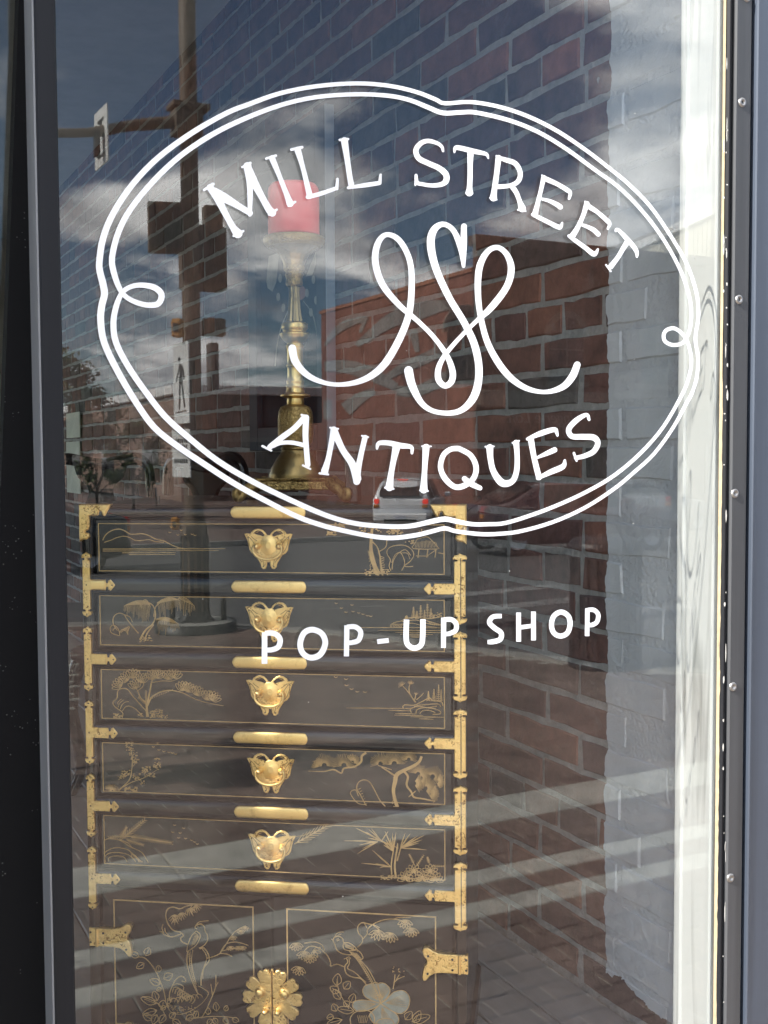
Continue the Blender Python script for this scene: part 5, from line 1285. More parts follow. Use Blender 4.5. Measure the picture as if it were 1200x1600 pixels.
mb = MB(); mb.lathe([(0.0, 0.10), (0.36, 0.10), (0.385, 0.085), (0.39, -0.02)], n=32); mb.build('pad', M_conc, pad)
mb = MB(); mb.lathe([(0.385, 0.100), (0.405, 0.10), (0.41, -0.02)], n=32); mb.build('rim', M_black, pad)
for a in (0.3, 2.8):
    mb = MB(); mb.lathe([(0.03, 0.1), (0.03, 0.28), (0.015, 0.33), (0.0, 0.34)], n=10, c=(0.28*cos(a), 0.28*sin(a), 0)); mb.build('bolt_cap', M_black, pad)
def panel4(name, corners, th, m, label, cat, group=None, frame=None):
    """flat sign board from four 3D corners, given real thickness"""
    c = sum((Vector(q) for q in corners), Vector())/4
    n = (Vector(corners[1])-Vector(corners[0])).cross(Vector(corners[3])-Vector(corners[0])).normalized()
    root = empty(name, c, 0, label, cat, group)
    mb = MB(); a = [Vector(q)-c+n*th/2 for q in corners]; b = [Vector(q)-c-n*th/2 for q in corners]
    mb.add(a+b, [(0, 1, 2, 3), (7, 6, 5, 4), (0, 4, 5, 1), (1, 5, 6, 2), (2, 6, 7, 3), (3, 7, 4, 0)])
    mb.build('board', m, root)
    return root, c, n, [Vector(q)-c for q in corners]
def on_board(cs, n, th, u, v, k=1):
    """u, v in 0..1 from the top-left corner"""
    a = cs[0].lerp(cs[1], u); b = cs[3].lerp(cs[2], u)
    return a.lerp(b, v) + n*(th/2+0.003)*k
# sign at the arm's end, almost edge-on
e0 = at_pole(148, 180, -0.30); e1 = at_pole(168, 160, 0.14); e2 = Vector((e1.x, e1.y, at_pole(166, 250, 0.14).z)); e3 = Vector((e0.x, e0.y, at_pole(146, 267, -0.30).z))
root, c, n, cs = panel4('arm_sign', [e0, e1, e2, e3], 0.012, M_sign, 'white sign hanging at the end of the pole side arm', 'sign')
if n.dot(CAM_M-c) < 0: kk = -1
else: kk = 1
for i, (u0, u1, v0, v1) in enumerate(((0.3, 0.75, 0.18, 0.24), (0.45, 0.6, 0.24, 0.36), (0.25, 0.7, 0.80, 0.85))):
    mb = MB(); mb.quad(*[on_board(cs, n, 0.012, u, v, kk) for u, v in ((u0, v0), (u1, v0), (u1, v1), (u0, v1))]); mb.build('dark_mark', M_ink, root)
# walking person sign on the pole, facing the sun
def side_sign(name, pxl, pxr, pyt, pyb, width, label):
    R_ = at_pole((pxr), (pyt+pyb)/2, 0.22); Lp = at_pole(pxl, (pyt+pyb)/2, 0.22)
    zt_, zb_ = at_pole(pxr, pyt, 0.22).z, at_pole(pxr, pyb, 0.22).z
    lat = Lp-R_
    # board runs from its near edge (right) back along -y
    off = sqrt(max(width*width-lat.x*lat.x, 0.01))
    dirv = mray(pxl, pyt).normalized()
    A = Vector((Lp.x, Lp.y, 0)); B = Vector((R_.x, R_.y, 0))
    A2 = A + Vector((dirv.x, dirv.y, 0))*off
    cn = [Vector((A2.x, A2.y, zt_)), Vector((B.x, B.y, zt_)), Vector((B.x, B.y, zb_)), Vector((A2.x, A2.y, zb_))]
    return panel4(name, cn, 0.012, M_sign, label, 'sign')
root, c, n, cs = side_sign('pedestrian_sign', 272, 296, 533, 661, 0.42, 'white sign with black walking figure on the brown pole')
kk = 1 if n.dot(CAM_M-c) > 0 else -1
def bd(pts, nm, root, cs, n, kk, w=None):
    mb = MB()
    if w is None: mb.add([on_board(cs, n, 0.012, u, v, kk) for u, v in pts], [tuple(range(len(pts)))])
    else:
        for (a, b) in zip(pts[:-1], pts[1:]):
            dx, dy = b[0]-a[0], (b[1]-a[1])*1.9; l = hypot(dx, dy) or 1; nx, ny = -dy/l*w, dx/l*w/1.9
            mb.add([on_board(cs, n, 0.012, a[0]+nx, a[1]+ny, kk), on_board(cs, n, 0.012, b[0]+nx, b[1]+ny, kk), on_board(cs, n, 0.012, b[0]-nx, b[1]-ny, kk), on_board(cs, n, 0.012, a[0]-nx, a[1]-ny, kk)], [(0, 1, 2, 3)])
    return mb.build(nm, M_ink, root)
bd([(0.42+0.07*cos(t), 0.205+0.033*sin(t)) for t in [2*pi*k/10 for k in range(10)]], 'printed_head', root, cs, n, kk)
bd([(0.40, 0.25), (0.56, 0.27), (0.64, 0.36), (0.58, 0.46), (0.40, 0.46), (0.44, 0.34)], 'printed_torso', root, cs, n, kk)
bd([(0.44, 0.28), (0.32, 0.38), (0.20, 0.47)], 'printed_arm', root, cs, n, kk, 0.035); bd([(0.58, 0.29), (0.70, 0.38), (0.70, 0.46)], 'printed_arm', root, cs, n, kk, 0.035)
bd([(0.46, 0.44), (0.42, 0.62), (0.38, 0.82)], 'printed_leg', root, cs, n, kk, 0.045); bd([(0.54, 0.44), (0.62, 0.62), (0.74, 0.80)], 'printed_leg', root, cs, n, kk, 0.045)
bd([(0.15, 0.855), (0.82, 0.835), (0.82, 0.85), (0.15, 0.87)], 'printed_line', root, cs, n, kk)
root, c, n, cs = side_sign('notice_sign', 270, 298, 670, 746, 0.36, 'smaller white notice board under the walking figure sign')
kk = 1 if n.dot(CAM_M-c) > 0 else -1
for r_, v in ((0, 0.20), (1, 0.32), (2, 0.62)):
    for q in range(7):
        u = 0.12+q*0.11; bd([(u, v), (u+0.07, v), (u+0.07, v+0.085), (u, v+0.085)], 'printed_mark', root, cs, n, kk)
# pedestrian signal housings and boxes
def boxthing(name, px0, px1, py0, py1, depth, rz, m, label, cat, dy=0.0, extra=None, visor=True):
    a = at_pole((px0+px1)/2, (py0+py1)/2, dy); w = abs(at_pole(px1, py0, dy).x-at_pole(px0, py0, dy).x); h = abs(at_pole(px0, py0, dy).z-at_pole(px0, py1, dy).z)
    r = empty(name, (a.x, a.y, a.z-h/2), rz, label, cat)
    mb = MB(); mb.box(-w/2, w/2, -depth/2, depth/2, 0, h, bev=0.015); mb.build('housing', m, r)
    if visor:
        mb = MB(); mb.box(-w*0.40, w*0.40, depth/2, depth/2+0.05, h*0.1, h*0.9, bev=0.01); mb.build('visor', M_black, r)
        mb = MB(); mb.box(-w*0.34, w*0.34, depth/2+0.051, depth/2+0.055, h*0.16, h*0.84); mb.build('lens', M_ink, r)
    return r
boxthing('pedestrian_signal', 232, 286, 316, 396, 0.10, radians(16), M_pole, 'brown signal housing on the left side of the pole', 'signal', 0.05)
boxthing('pedestrian_signal', 284, 350, 354, 454, 0.22, radians(-4), M_pole, 'larger brown signal housing on the pole below the left one', 'signal', -0.12)
boxthing('signal_bracket_box', 318, 346, 322, 360, 0.12, 0, M_pole, 'brown box behind the signal housings on the pole', 'box', -0.25, visor=False)
boxthing('junction_box', 316, 351, 498, 525, 0.14, radians(10), M_pole, 'narrow brown box sticking out right of the pole', 'box', -0.05, visor=False)
boxthing('controller_box', 326, 339, 536, 610, 0.16, 0, mat('grey_box_paint', (0.10, 0.09, 0.085), 0.5, noise_amt=0.15), 'upright grey box behind the pole beside the walking figure sign', 'box', -0.15, visor=False)
M_orange = mat('orange_plastic', (0.55, 0.25, 0.055), 0.5, noise_amt=0.1)
pb = boxthing('push_button', 270, 286, 498, 527, 0.10, radians(40), M_orange, 'orange crossing push button on the left of the pole', 'push button', 0.1, visor=False)
mb = MB(); mb.box(-0.03, 0.03, 0.052, 0.062, 0.05, 0.13, bev=0.004); mb.build('button', M_ink, pb)
pb2 = boxthing('call_box', 268, 280, 808, 828, 0.08, radians(30), M_orange, 'small orange call button low on the pole', 'push button', 0.1, visor=False)
mb = MB(); mb.box(-0.02, 0.02, 0.042, 0.05, 0.03, 0.08, bev=0.004); mb.build('button', M_ink, pb2)

# ------------------------------------------------------------------ litter bin
BP = street(946, 1040); BP.z = gz(BP.y)
lb = empty('litter_bin', BP, 0, 'black slatted litter bin standing at the kerb', 'litter bin')
for k in range(22):
    a = 2*pi*k/22; mb = MB(); mb.box(0.262, 0.276, -0.028, 0.028, 0.06, 0.90, M=Matrix.Rotation(a, 4, 'Z')); mb.build('slat', M_black, lb)
mb = MB(); mb.lathe([(0.0, 0.02), (0.255, 0.02), (0.255, 0.86), (0.0, 0.86)], n=24); mb.build('liner', M_ink, lb)
mb = MB(); mb.lathe([(0.24, 0.90), (0.295, 0.90), (0.30, 0.94), (0.26, 0.99), (0.16, 1.02), (0.15, 0.98), (0.24, 0.92)], n=28); mb.build('rim', M_black, lb)
mb = MB(); mb.lathe([(0.26, 0.0), (0.29, 0.0), (0.29, 0.06), (0.26, 0.06)], n=28); mb.build('foot_ring', M_black, lb)

# ------------------------------------------------------------------ buildings
def brickwall_mat(name, c1, c2, mortar, scale=1.0):
    m = bpy.data.materials.new(name); m.use_nodes = True; nt = m.node_tree
    p = nt.nodes['Principled BSDF']; N = nt.nodes.new; L = nt.links.new
    tc = N('ShaderNodeTexCoord'); sp = N('ShaderNodeSeparateXYZ'); L(tc.outputs['Object'], sp.inputs[0])
    ad = N('ShaderNodeMath'); ad.operation = 'ADD'; L(sp.outputs['X'], ad.inputs[0]); L(sp.outputs['Y'], ad.inputs[1])
    cm = N('ShaderNodeCombineXYZ'); L(ad.outputs[0], cm.inputs[0]); L(sp.outputs['Z'], cm.inputs[1])
    b = N('ShaderNodeTexBrick'); b.inputs['Scale'].default_value = 4.4*scale; b.inputs['Color1'].default_value = (*c1, 1); b.inputs['Color2'].default_value = (*c2, 1); b.inputs['Mortar'].default_value = (*mortar, 1)
    b.inputs['Mortar Size'].default_value = 0.012; b.inputs['Brick Width'].default_value = 1.0; b.inputs['Row Height'].default_value = 0.33; L(cm.outputs[0], b.inputs['Vector'])
    n = N('ShaderNodeTexNoise'); n.inputs['Scale'].default_value = 0.8; n.inputs['Detail'].default_value = 6; L(tc.outputs['Object'], n.inputs['Vector'])
    mr = N('ShaderNodeMapRange'); mr.inputs['To Min'].default_value = 0.75; mr.inputs['To Max'].default_value = 1.2; L(n.outputs['Fac'], mr.inputs['Value'])
    mx = N('ShaderNodeMix'); mx.data_type = 'RGBA'; mx.blend_type = 'MULTIPLY'; mx.inputs['Factor'].default_value = 1.0; L(b.outputs['Color'], mx.inputs['A']); L(mr.outputs[0], mx.inputs['B'])
    L(mx.outputs['Result'], p.inputs['Base Color']); p.inputs['Roughness'].default_value = 0.9
    return m
M_redb = brickwall_mat('mural_red_brick', (0.235, 0.088, 0.060), (0.20, 0.075, 0.052), (0.16, 0.095, 0.075))
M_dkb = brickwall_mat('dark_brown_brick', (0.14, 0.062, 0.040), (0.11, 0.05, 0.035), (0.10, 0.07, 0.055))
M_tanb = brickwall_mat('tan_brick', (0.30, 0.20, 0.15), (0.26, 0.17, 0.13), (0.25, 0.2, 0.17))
M_dglz = mat('dark_glazing', (0.012, 0.013, 0.015), 0.08)
M_stone = mat('stone_trim', (0.22, 0.19, 0.155), 0.8, noise_amt=0.2, noise_scale=3)
M_wtrim = mat('white_trim', (0.80, 0.80, 0.78), 0.6, noise_amt=0.08)
M_mural = mat('grey_mural_paint', (0.23, 0.215, 0.20), 0.85, noise_amt=0.35, noise_scale=1.2, coords='Object')
# corner building: red mural side + dark shaded front
CB = street(747, 806); XB, YB_ = CB.x, CB.y
zfront = street_at(752, 368, YB_).z; zside = street_at(745, 421, YB_).z
Yend = street_x(503, 700, XB).y
bb = empty('corner_building', (XB, YB_, ZF), 0, 'two storey brown brick corner building with red mural side and shopfront', 'building')
mb = MB(); mb.box(0.02, 40, Yend-YB_, -0.30, 0, zside-ZF-0.02); mb.build('side_block', M_redb, bb)
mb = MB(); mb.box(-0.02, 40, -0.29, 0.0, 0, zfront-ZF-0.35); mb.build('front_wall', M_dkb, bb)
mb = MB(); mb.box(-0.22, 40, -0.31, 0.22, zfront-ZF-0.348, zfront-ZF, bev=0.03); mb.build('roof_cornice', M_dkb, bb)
mb = MB(); mb.box(-0.04, 40, Yend-YB_-0.05, -0.31, zside-ZF-0.018, zside-ZF+0.12); mb.build('side_coping', mat('orange_coping', (0.32, 0.13, 0.075), 0.8, noise_amt=0.2), bb)
zc0, zc1 = street_at(800, 637, YB_).z-ZF, street_at(800, 611, YB_).z-ZF
mb = MB(); mb.box(-0.15, 39.9, 0.002, 0.35, zc0, zc1, bev=0.05); mb.build('shop_cornice', M_stone, bb)
mb = MB(); mb.box(-0.1, 39.9, 0.002, 0.10, zc0-1.15, zc0-0.02); mb.build('sign_board', mat('sign_board_dark', (0.030, 0.022, 0.018), 0.5, noise_amt=0.2), bb)
# arched upper windows
def bx_(px, py): P = street_at(px, py, YB_); return P.x-XB, P.z-ZF
for k in range(7):
    x, z = bx_(920, 498); x0 = x - 1.0 + (k-1)*4.2 - (0 if k else 0); zt_ = z; zb_ = bx_(920, 598)[1]; w2 = 0.75
    mb = MB(); n = 12
    pts = [(x0-w2, zb_), (x0+w2, zb_)] + [(x0+w2*cos(pi*i/n), zt_-w2+w2*sin(pi*i/n)) for i in range(n+1)]
    mb.poly([pts], lambda a, b, h: (a, 0.004+h, b), 0.02); wdw = mb.build('window', M_dglz, bb)
    mb = MB(); ring = [(x0+(w2+0.22)*cos(pi*i/n), zt_-w2+(w2+0.22)*sin(pi*i/n)) for i in range(n+1)]; inn = [(x0+w2*cos(pi*i/n), zt_-w2+w2*sin(pi*i/n)) for i in range(n, -1, -1)]
    mb.poly([ring+inn], lambda a, b, h: (a, 0.003+h, b), 0.10); mb.build('window_arch', M_stone, wdw)
    mb = MB(); mb.box(x0-w2-0.15, x0+w2+0.15, 0.003, 0.16, zb_-0.18, zb_); mb.build('sill', M_stone, wdw)
    mb = MB(); mb.box(x0-0.03, x0+0.03, 0.026, 0.06, zb_, zt_-0.02); mb.box(x0-w2, x0+w2, 0.026, 0.055, (zb_+zt_)/2-0.03, (zb_+zt_)/2+0.03); mb.build('sash', M_stone, wdw)
# shopfront glazing
for k in range(5):
    x0 = 1.2+k*4.6; mb = MB(); mb.box(x0, x0+3.6, 0.003, 0.03, 0.6, zc0-1.4); wdw = mb.build('shopfront_window', M_dglz, bb)
    mb = MB(); mb.box(x0-0.1, x0, 0.003, 0.09, 0.5, zc0-1.3); mb.box(x0+3.6, x0+3.7, 0.003, 0.09, 0.5, zc0-1.3); mb.box(x0, x0+3.6, 0.003, 0.09, 0.5, 0.6); mb.build('frame', M_stone, wdw)
# shop lettering (reads the right way round on the street)
cu = bpy.data.curves.new('shop_lettering', 'FONT'); cu.body = 'Lingerie Loft'; cu.size = 1.0; cu.extrude = 0.02; cu.shear = 0.25; cu.align_x = 'CENTER'
to = bpy.data.objects.new('shop_lettering', cu); COL.objects.link(to)
dg = bpy.context.evaluated_depsgraph_get(); me = bpy.data.meshes.new_from_object(to.evaluated_get(dg)); bpy.data.objects.remove(to)
me.materials.append(mat('faded_lettering', (0.30, 0.28, 0.25), 0.7))
x0, z0q = bx_(905, 664); x1, z1q = bx_(790, 645)
wtxt = max(v.co.x for v in me.vertices)-min(v.co.x for v in me.vertices)
sc_ = abs(x0-x1)/wtxt
lt_ = mesh_obj('shop_lettering', me, bb, Matrix.Translation(((x0+x1)/2, 0.125, z0q+0.05)) @ Matrix.Rotation(pi, 4, 'Z') @ Matrix.Rotation(pi/2, 4, 'X') @ Matrix.Scale(sc_, 4))
# mural strokes: plain grey sweeps on the red side wall
def ms(px, py): P = street_x(px, py, XB); return P.y-YB_, P.z-ZF
def sweep(pts, nm='mural_stroke'):
    mb = MB(); pp = [(480+q[0]/4, 360+q[1]/4, q[2]/4) for q in pts]; pp = catmull(pp, 5)
    vs, fs = ribbon2d(pp, cap=False); out = []
    for x, y in vs:
        yy_, zz_ = ms(min(max(x, 506), 738), y); out.append((-0.004-0.0004*len(bb.children) % 0.01, yy_, zz_))
    mb.add(out, fs); return mb.build(nm, M_mural, bb, fix=False)
sweep([(110, 720, 10), (170, 640, 40), (260, 580, 50), (380, 545, 25)]); sweep([(310, 720, 30), (400, 650, 60), (530, 560, 90), (680, 510, 110), (850, 470, 70), (1000, 490, 20)])
sweep([(110, 850, 60), (230, 850, 80), (380, 890, 90), (560, 980, 50)]); sweep([(240, 1120, 90), (330, 1050, 70), (420, 1000, 40)]); sweep([(480, 930, 30), (600, 860, 60), (760, 790, 70), (900, 720, 70), (1030, 650, 60)]); sweep([(560, 1000, 60), (700, 1000, 70), (900, 900, 70), (1030, 840, 60)]); sweep([(660, 620, 60), (690, 760, 30)]); sweep([(360, 560, 30), (330, 640, 20)]); sweep([(120, 1060, 60), (130, 1180, 50)])
mlow = street_x(463, 663, XB); ylo = street_x(423, 700, XB).y
mb = MB(); mb.box(0.05, 12, ylo-YB_, Yend-YB_-0.06, 0, mlow.z-ZF); mb.build('low_wing', M_redb, bb)
# far-left building: tan side lit, dark front
CA = street_at(287, 790, -48); XA, YA = CA.x, -48.0
ztA = street_at(287, 600, YA).z
ba = empty('far_brick_building', (XA, YA, ZF), 0, 'low brick building with white cornice behind the pole', 'building')
mb = MB(); mb.box(0, 26, -70, -0.3, 0, ztA-ZF-0.45); mb.build('side_block', M_tanb, ba)
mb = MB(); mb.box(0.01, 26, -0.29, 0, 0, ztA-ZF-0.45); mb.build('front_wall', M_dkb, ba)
mb = MB(); mb.box(-0.25, 26.2, -70.2, 0.25, ztA-ZF-0.448, ztA-ZF, bev=0.05); mb.build('cornice', M_wtrim, ba)
for k in range(6):
    mb = MB(); mb.box(-0.03, 0.0-0.002, -7-k*9, -4-k*9, 0.9, 2.8); wd = mb.build('window', M_dglz, ba)
    mb = MB(); mb.box(-0.06, -0.031, -7.1-k*9, -3.9-k*9, 0.75, 0.9); mb.build('sill', M_stone, wd)
for k in range(4):
    mb = MB(); mb.box(2+k*5.5, 5.6+k*5.5, 0.002, 0.03, 0.6, 2.7); wd = mb.build('window', M_dglz, ba)
    mb = MB(); mb.box(1.9+k*5.5, 5.7+k*5.5, 0.031, 0.08, 2.7, 2.9); mb.build('lintel', M_stone, wd)
# cream clad building behind the corner building
p1 = street_at(978, 389, -58); p2 = street_at(1135, 314, -44)
ext = (p2-p1); p2 = p1 + ext*1.6
dv = Vector((p2.x-p1.x, p2.y-p1.y, 0)); ang = atan2(dv.y, dv.x)
bc = empty('cream_building', (p1.x, p1.y, ZF), ang, 'cream clad building with white roof edge rising behind the corner building', 'building')
Ld = dv.length; zA_, zB_ = p1.z-ZF, p2.z-ZF
M_crm = mat('cream_cladding', (0.46, 0.43, 0.33), 0.7, noise_amt=0.08)
def gable(m, nm, y0, y1, d0, d1):
    mb = MB(); vs = [(0, y0, d0[0]), (Ld, y0, d0[1]), (Ld, y0, d1[1]), (0, y0, d1[0]), (0, y1, d0[0]), (Ld, y1, d0[1]), (Ld, y1, d1[1]), (0, y1, d1[0])]
    mb.add(vs, [(0, 1, 2, 3), (7, 6, 5, 4), (0, 4, 5, 1), (1, 5, 6, 2), (2, 6, 7, 3), (3, 7, 4, 0)]); return mb.build(nm, m, bc)
gable(M_crm, 'wall', 0.0, 9.0 if False else -9.0, (0, 0), (zA_-0.5, zB_-0.5))
gable(M_wtrim, 'roof_edge', 0.25, -9.2, (zA_-0.49, zB_-0.49), (zA_, zB_))
for k in range(40):
    x0 = k*Ld/40; zz = zA_+(zB_-zA_)*k/40-0.55
    mb = MB(); mb.box(x0, x0+0.05, 0.002, 0.035, 0.0, zz); mb.build('cladding_batten', M_crm, bc)

# ------------------------------------------------------------------ trees
def leaf_mat(name, c1, c2):
    m = bpy.data.materials.new(name); m.use_nodes = True; nt = m.node_tree
    p = nt.nodes['Principled BSDF']; N = nt.nodes.new; L = nt.links.new
    geo = N('ShaderNodeNewGeometry'); r = N('ShaderNodeValToRGB'); r.color_ramp.elements[0].color = (*c1, 1); r.color_ramp.elements[1].color = (*c2, 1)
    L(geo.outputs['Random Per Island'], r.inputs[0]); L(r.outputs[0], p.inputs['Base Color']); p.inputs['Roughness'].default_value = 0.6
    p.inputs['Subsurface Weight'].default_value = 0.0
    return m
M_leaf = leaf_mat('tree_leaf', (0.035, 0.060, 0.018), (0.085, 0.120, 0.035))
M_bark = mat('bark', (0.06, 0.048, 0.038), 0.9, noise_amt=0.3, noise_scale=8)
def tree(name, base, height, crown_r, crown_z, n_clump, n_leaf, leaf, label, seed, group=None):
    rt = random.Random(seed); r = empty(name, base, 0, label, 'tree', group)
    mb = MB(); th = height*0.55
    mb.tube([(0, 0, -0.1), (0.03, 0.02, th*0.5), (0.0, 0.05, th)], [height*0.028, height*0.022, height*0.015], 8)
    cl = []
    for i in range(n_clump):
        a = rt.uniform(0, 2*pi); b = rt.uniform(-0.8, 1.0); q = rt.uniform(0.35, 1.0)*crown_r
        c = Vector((cos(a)*q*sqrt(1-min(b*b, 0.96)), sin(a)*q*sqrt(1-min(b*b, 0.96)), crown_z+b*crown_r*1.05)); cl.append(c)
        if i < 9: mb.tube([(0, 0.03, th*rt.uniform(0.5, 0.95)), tuple(c*0.5+Vector((0, 0, th*0.35))), tuple(c)], [height*0.010, height*0.006, height*0.002], 5)
    mb.build('trunk', M_bark, r)
    mb = MB()
    for c in cl:
        cr = crown_r*rt.uniform(0.18, 0.36)
        for _ in range(n_leaf//n_clump):
            v = Vector((rt.gauss(0, 1), rt.gauss(0, 1), rt.gauss(0, 0.8))); v = v.normalized()*cr*rt.uniform(0.2, 1.05)
            p = c+v; a = Vector((rt.uniform(-1, 1), rt.uniform(-1, 1), rt.uniform(-0.6, 0.6))).normalized(); b = a.cross(Vector((rt.uniform(-1, 1), rt.uniform(-1, 1), 1))).normalized()
            s = leaf*rt.uniform(0.6, 1.3)
            mb.add([p-a*s, p+b*s*0.5, p+a*s, p-b*s*0.5], [(0, 1, 2, 3)])
    o = mb.build('crown', M_leaf, r, fix=False)
    return r
tb = street_at(108, 790, -31); tree('street_tree', (tb.x, tb.y, ZF), 4.8, 1.35, 3.4, 30, 5200, 0.085, 'leafy tree reflected at the left edge of the window', 4, 'trees across the street')
tb = street_at(208, 790, -42); tree('shrub', (tb.x, tb.y, ZF), 2.6, 1.35, 1.9, 26, 3600, 0.08, 'bushy shrub in front of the far brick building', 5)
tb = street_at(150, 790, -36); tree('shrub', (tb.x, tb.y, ZF), 2.2, 1.1, 1.9, 20, 2600, 0.08, 'small shrub right of the leafy tree', 6)
tree('street_tree', (-1.75, -4.75, gz(-4.75)), 3.9, 0.55, 3.2, 9, 1000, 0.07, 'young street tree on the near sidewalk left of the window', 9)

# ------------------------------------------------------------------ bench
bp = street_at(203, 797, -38.5)
M_bench = mat('bench_metal', (0.24, 0.23, 0.21), 0.5, noise_amt=0.15)
be = empty('park_bench', (bp.x, bp.y, ZF), radians(4), 'slatted metal park bench across the street', 'bench')
for k in range(26):
    x = -0.95+k*0.076; mb = MB(); mb.box(x, x+0.035, -0.26, -0.235, 0.40, 0.88); mb.build('back_slat', M_bench, be)
for k in range(7):
    mb = MB(); mb.box(-0.97, 1.02, -0.22+k*0.065, -0.18+k*0.065, 0.42, 0.45); mb.build('seat_slat', M_bench, be)
mb = MB(); mb.box(-0.99, 1.04, -0.265, -0.23, 0.882, 0.925, bev=0.01); mb.build('top_rail', M_bench, be)
for s in (-0.99, 1.01):
    mb = MB(); mb.tube([(s, -0.25, 0.0), (s, -0.25, 0.9)], 0.025, 8); mb.tube([(s, 0.24, 0.0), (s, 0.24, 0.62), (s, -0.22, 0.66)], 0.022, 8); mb.build('leg', M_bench, be)

# ------------------------------------------------------------------ cars
M_rub = mat('tyre_rubber', (0.018, 0.018, 0.018), 0.9)
M_rim = mat('wheel_rim', (0.45, 0.45, 0.46), 0.35, metal=0.9)
M_cglass = mat('car_glass', (0.010, 0.012, 0.014), 0.05)
M_red = mat('tail_lens', (0.42, 0.012, 0.012), 0.2, coat=0.6)
M_amber = mat('amber_lens', (0.55, 0.20, 0.04), 0.25, coat=0.6)
M_lamp = mat('lamp_lens', (0.75, 0.76, 0.78), 0.12, coat=0.8)
M_plate = mat('number_plate', (0.55, 0.58, 0.66), 0.4)
M_trim = mat('black_trim', (0.02, 0.02, 0.021), 0.6)
def lit_red():
    m = bpy.data.materials.new('lit_brake_light'); m.use_nodes = True; p = m.node_tree.nodes['Principled BSDF']
    p.inputs['Base Color'].default_value = (0.6, 0.02, 0.015, 1); p.inputs['Emission Color'].default_value = (1.0, 0.06, 0.03, 1); p.inputs['Emission Strength'].default_value = 1.2
    return m
M_brake = lit_red()
def car(name, loc, ang, paint, label, kind='hatch', brake=False, group='cars on the street'):
    """local x = forward, y = left"""
    r = empty(name, loc, ang, label, 'car', group)
    if kind == 'hatch':
        L_, Wd, Hh = 4.0, 1.72, 1.58
        # stations: x, half width at belt, floor z, belt z, roof z, roof half width
        st = [(-2.00, 0.70, 0.36, 0.92, 0.94, 0.66), (-1.94, 0.82, 0.28, 1.00, 1.05, 0.76), (-1.80, 0.85, 0.24, 1.02, 1.34, 0.70), (-1.58, 0.86, 0.22, 1.02, 1.54, 0.62), (-1.0, 0.86, 0.22, 1.0, 1.58, 0.62), (0.0, 0.86, 0.22, 0.98, 1.57, 0.62), (0.45, 0.86, 0.22, 0.97, 1.48, 0.61), (1.10, 0.85, 0.22, 0.95, 1.02, 0.72), (1.65, 0.82, 0.24, 0.86, 0.90, 0.68), (1.92, 0.72, 0.30, 0.72, 0.74, 0.60), (2.0, 0.60, 0.36, 0.62, 0.63, 0.52)]
    else:
        L_, Wd, Hh = 4.6, 1.82, 1.44
        st = [(-2.30, 0.72, 0.40, 0.90, 0.92, 0.66), (-2.22, 0.84, 0.30, 0.98, 1.00, 0.76), (-1.75, 0.89, 0.22, 1.00, 1.06, 0.76), (-1.05, 0.90, 0.20, 0.98, 1.38, 0.60), (-0.6, 0.90, 0.20, 0.96, 1.44, 0.60), (0.2, 0.90, 0.20, 0.95, 1.43, 0.60), (0.60, 0.90, 0.20, 0.94, 1.32, 0.60), (1.25, 0.89, 0.20, 0.92, 0.98, 0.74), (1.85, 0.86, 0.22, 0.84, 0.88, 0.70), (2.2, 0.76, 0.28, 0.70, 0.72, 0.62), (2.3, 0.62, 0.36, 0.58, 0.60, 0.5)]
    st2 = catmull(st, 4); rings = []
    for (x, hw, zf, zb, zr, rw) in st2:
        zr = max(zr, zb+0.005); rw = min(rw, hw-0.02)
        half = [(0, zf), (hw*0.80, zf), (hw*0.96, zf+0.10), (hw, zf+(zb-zf)*0.55), (hw*0.985, zb-0.03), (hw*0.95, zb), (rw+(hw*0.95-rw)*0.45, zb+(zr-zb)*0.5), (rw, zb+(zr-zb)*0.9), (rw*0.86, zr), (0, zr+0.012)]
        rings.append([(x, y, z) for y, z in half] + [(x, -y, z) for y, z in reversed(half[1:-1])])
    n = len(rings[0]); vs = [v for rg in rings for v in rg]; fs = []
    for i in range(len(rings)-1):
        for k in range(n): fs.append((i*n+k, i*n+(k+1) % n, (i+1)*n+(k+1) % n, (i+1)*n+k))
    fs += [tuple(range(n)), tuple(reversed(range(len(vs)-n, len(vs))))]
    mb = MB(); mb.add(vs, fs, True); mb.build('body', paint, r)
    def band(k0, k1, i0, i1, off, nm, m, side=1, end=None):
        mb = MB(); q = []; c_ = Vector((0, 0, 0.8))
        for i in range(i0, i1+1):
            for k in range(k0, k1+1):
                v = Vector(rings[i][k if side > 0 else (n-k) % n]); d = Vector((0, v.y, (v.z-0.8)*0.6))
                d = d.normalized()*off if d.length > 0 else Vector((0, 0, off)); q.append(v+d)
        m_ = k1-k0+1; f = []
        for i in range(i1-i0):
            for k in range(k1-k0): f.append((i*m_+k, i*m_+k+1, (i+1)*m_+k+1, (i+1)*m_+k))
        mb.add(q, f, True); return mb.build(nm, m, r)
    i_a, i_b, i_c = (10, 17, 24) if kind == 'hatch' else (13, 19, 25)
    for s in (1, -1):
        band(5, 7, i_a, i_b-1, 0.012, 'side_window', M_cglass, s); band(5, 7, i_b, i_c, 0.012, 'side_window', M_cglass, s)
    # rear window, windscreen
    def cross(i0, i1, nm, w=0.90):
        mb = MB(); q = []
        for i in (i0, i1):
            a = [Vector(rings[i][k]) for k in (8, 9)]
            x = rings[i][0][0]; zt_ = st2[i][4]+0.014; hw = st2[i][5]*w
            q.append((x, hw, zt_)); q.append((x, -hw, zt_))
        return q
    if kind == 'hatch': rx = [(-1.985, 0.60, 1.07), (-1.90, 0.62, 1.20), (-1.66, 0.56, 1.49)]
    else: rx = [(-1.80, 0.66, 1.09), (-1.45, 0.62, 1.24), (-1.06, 0.55, 1.40)]
    q = []; mb = MB()
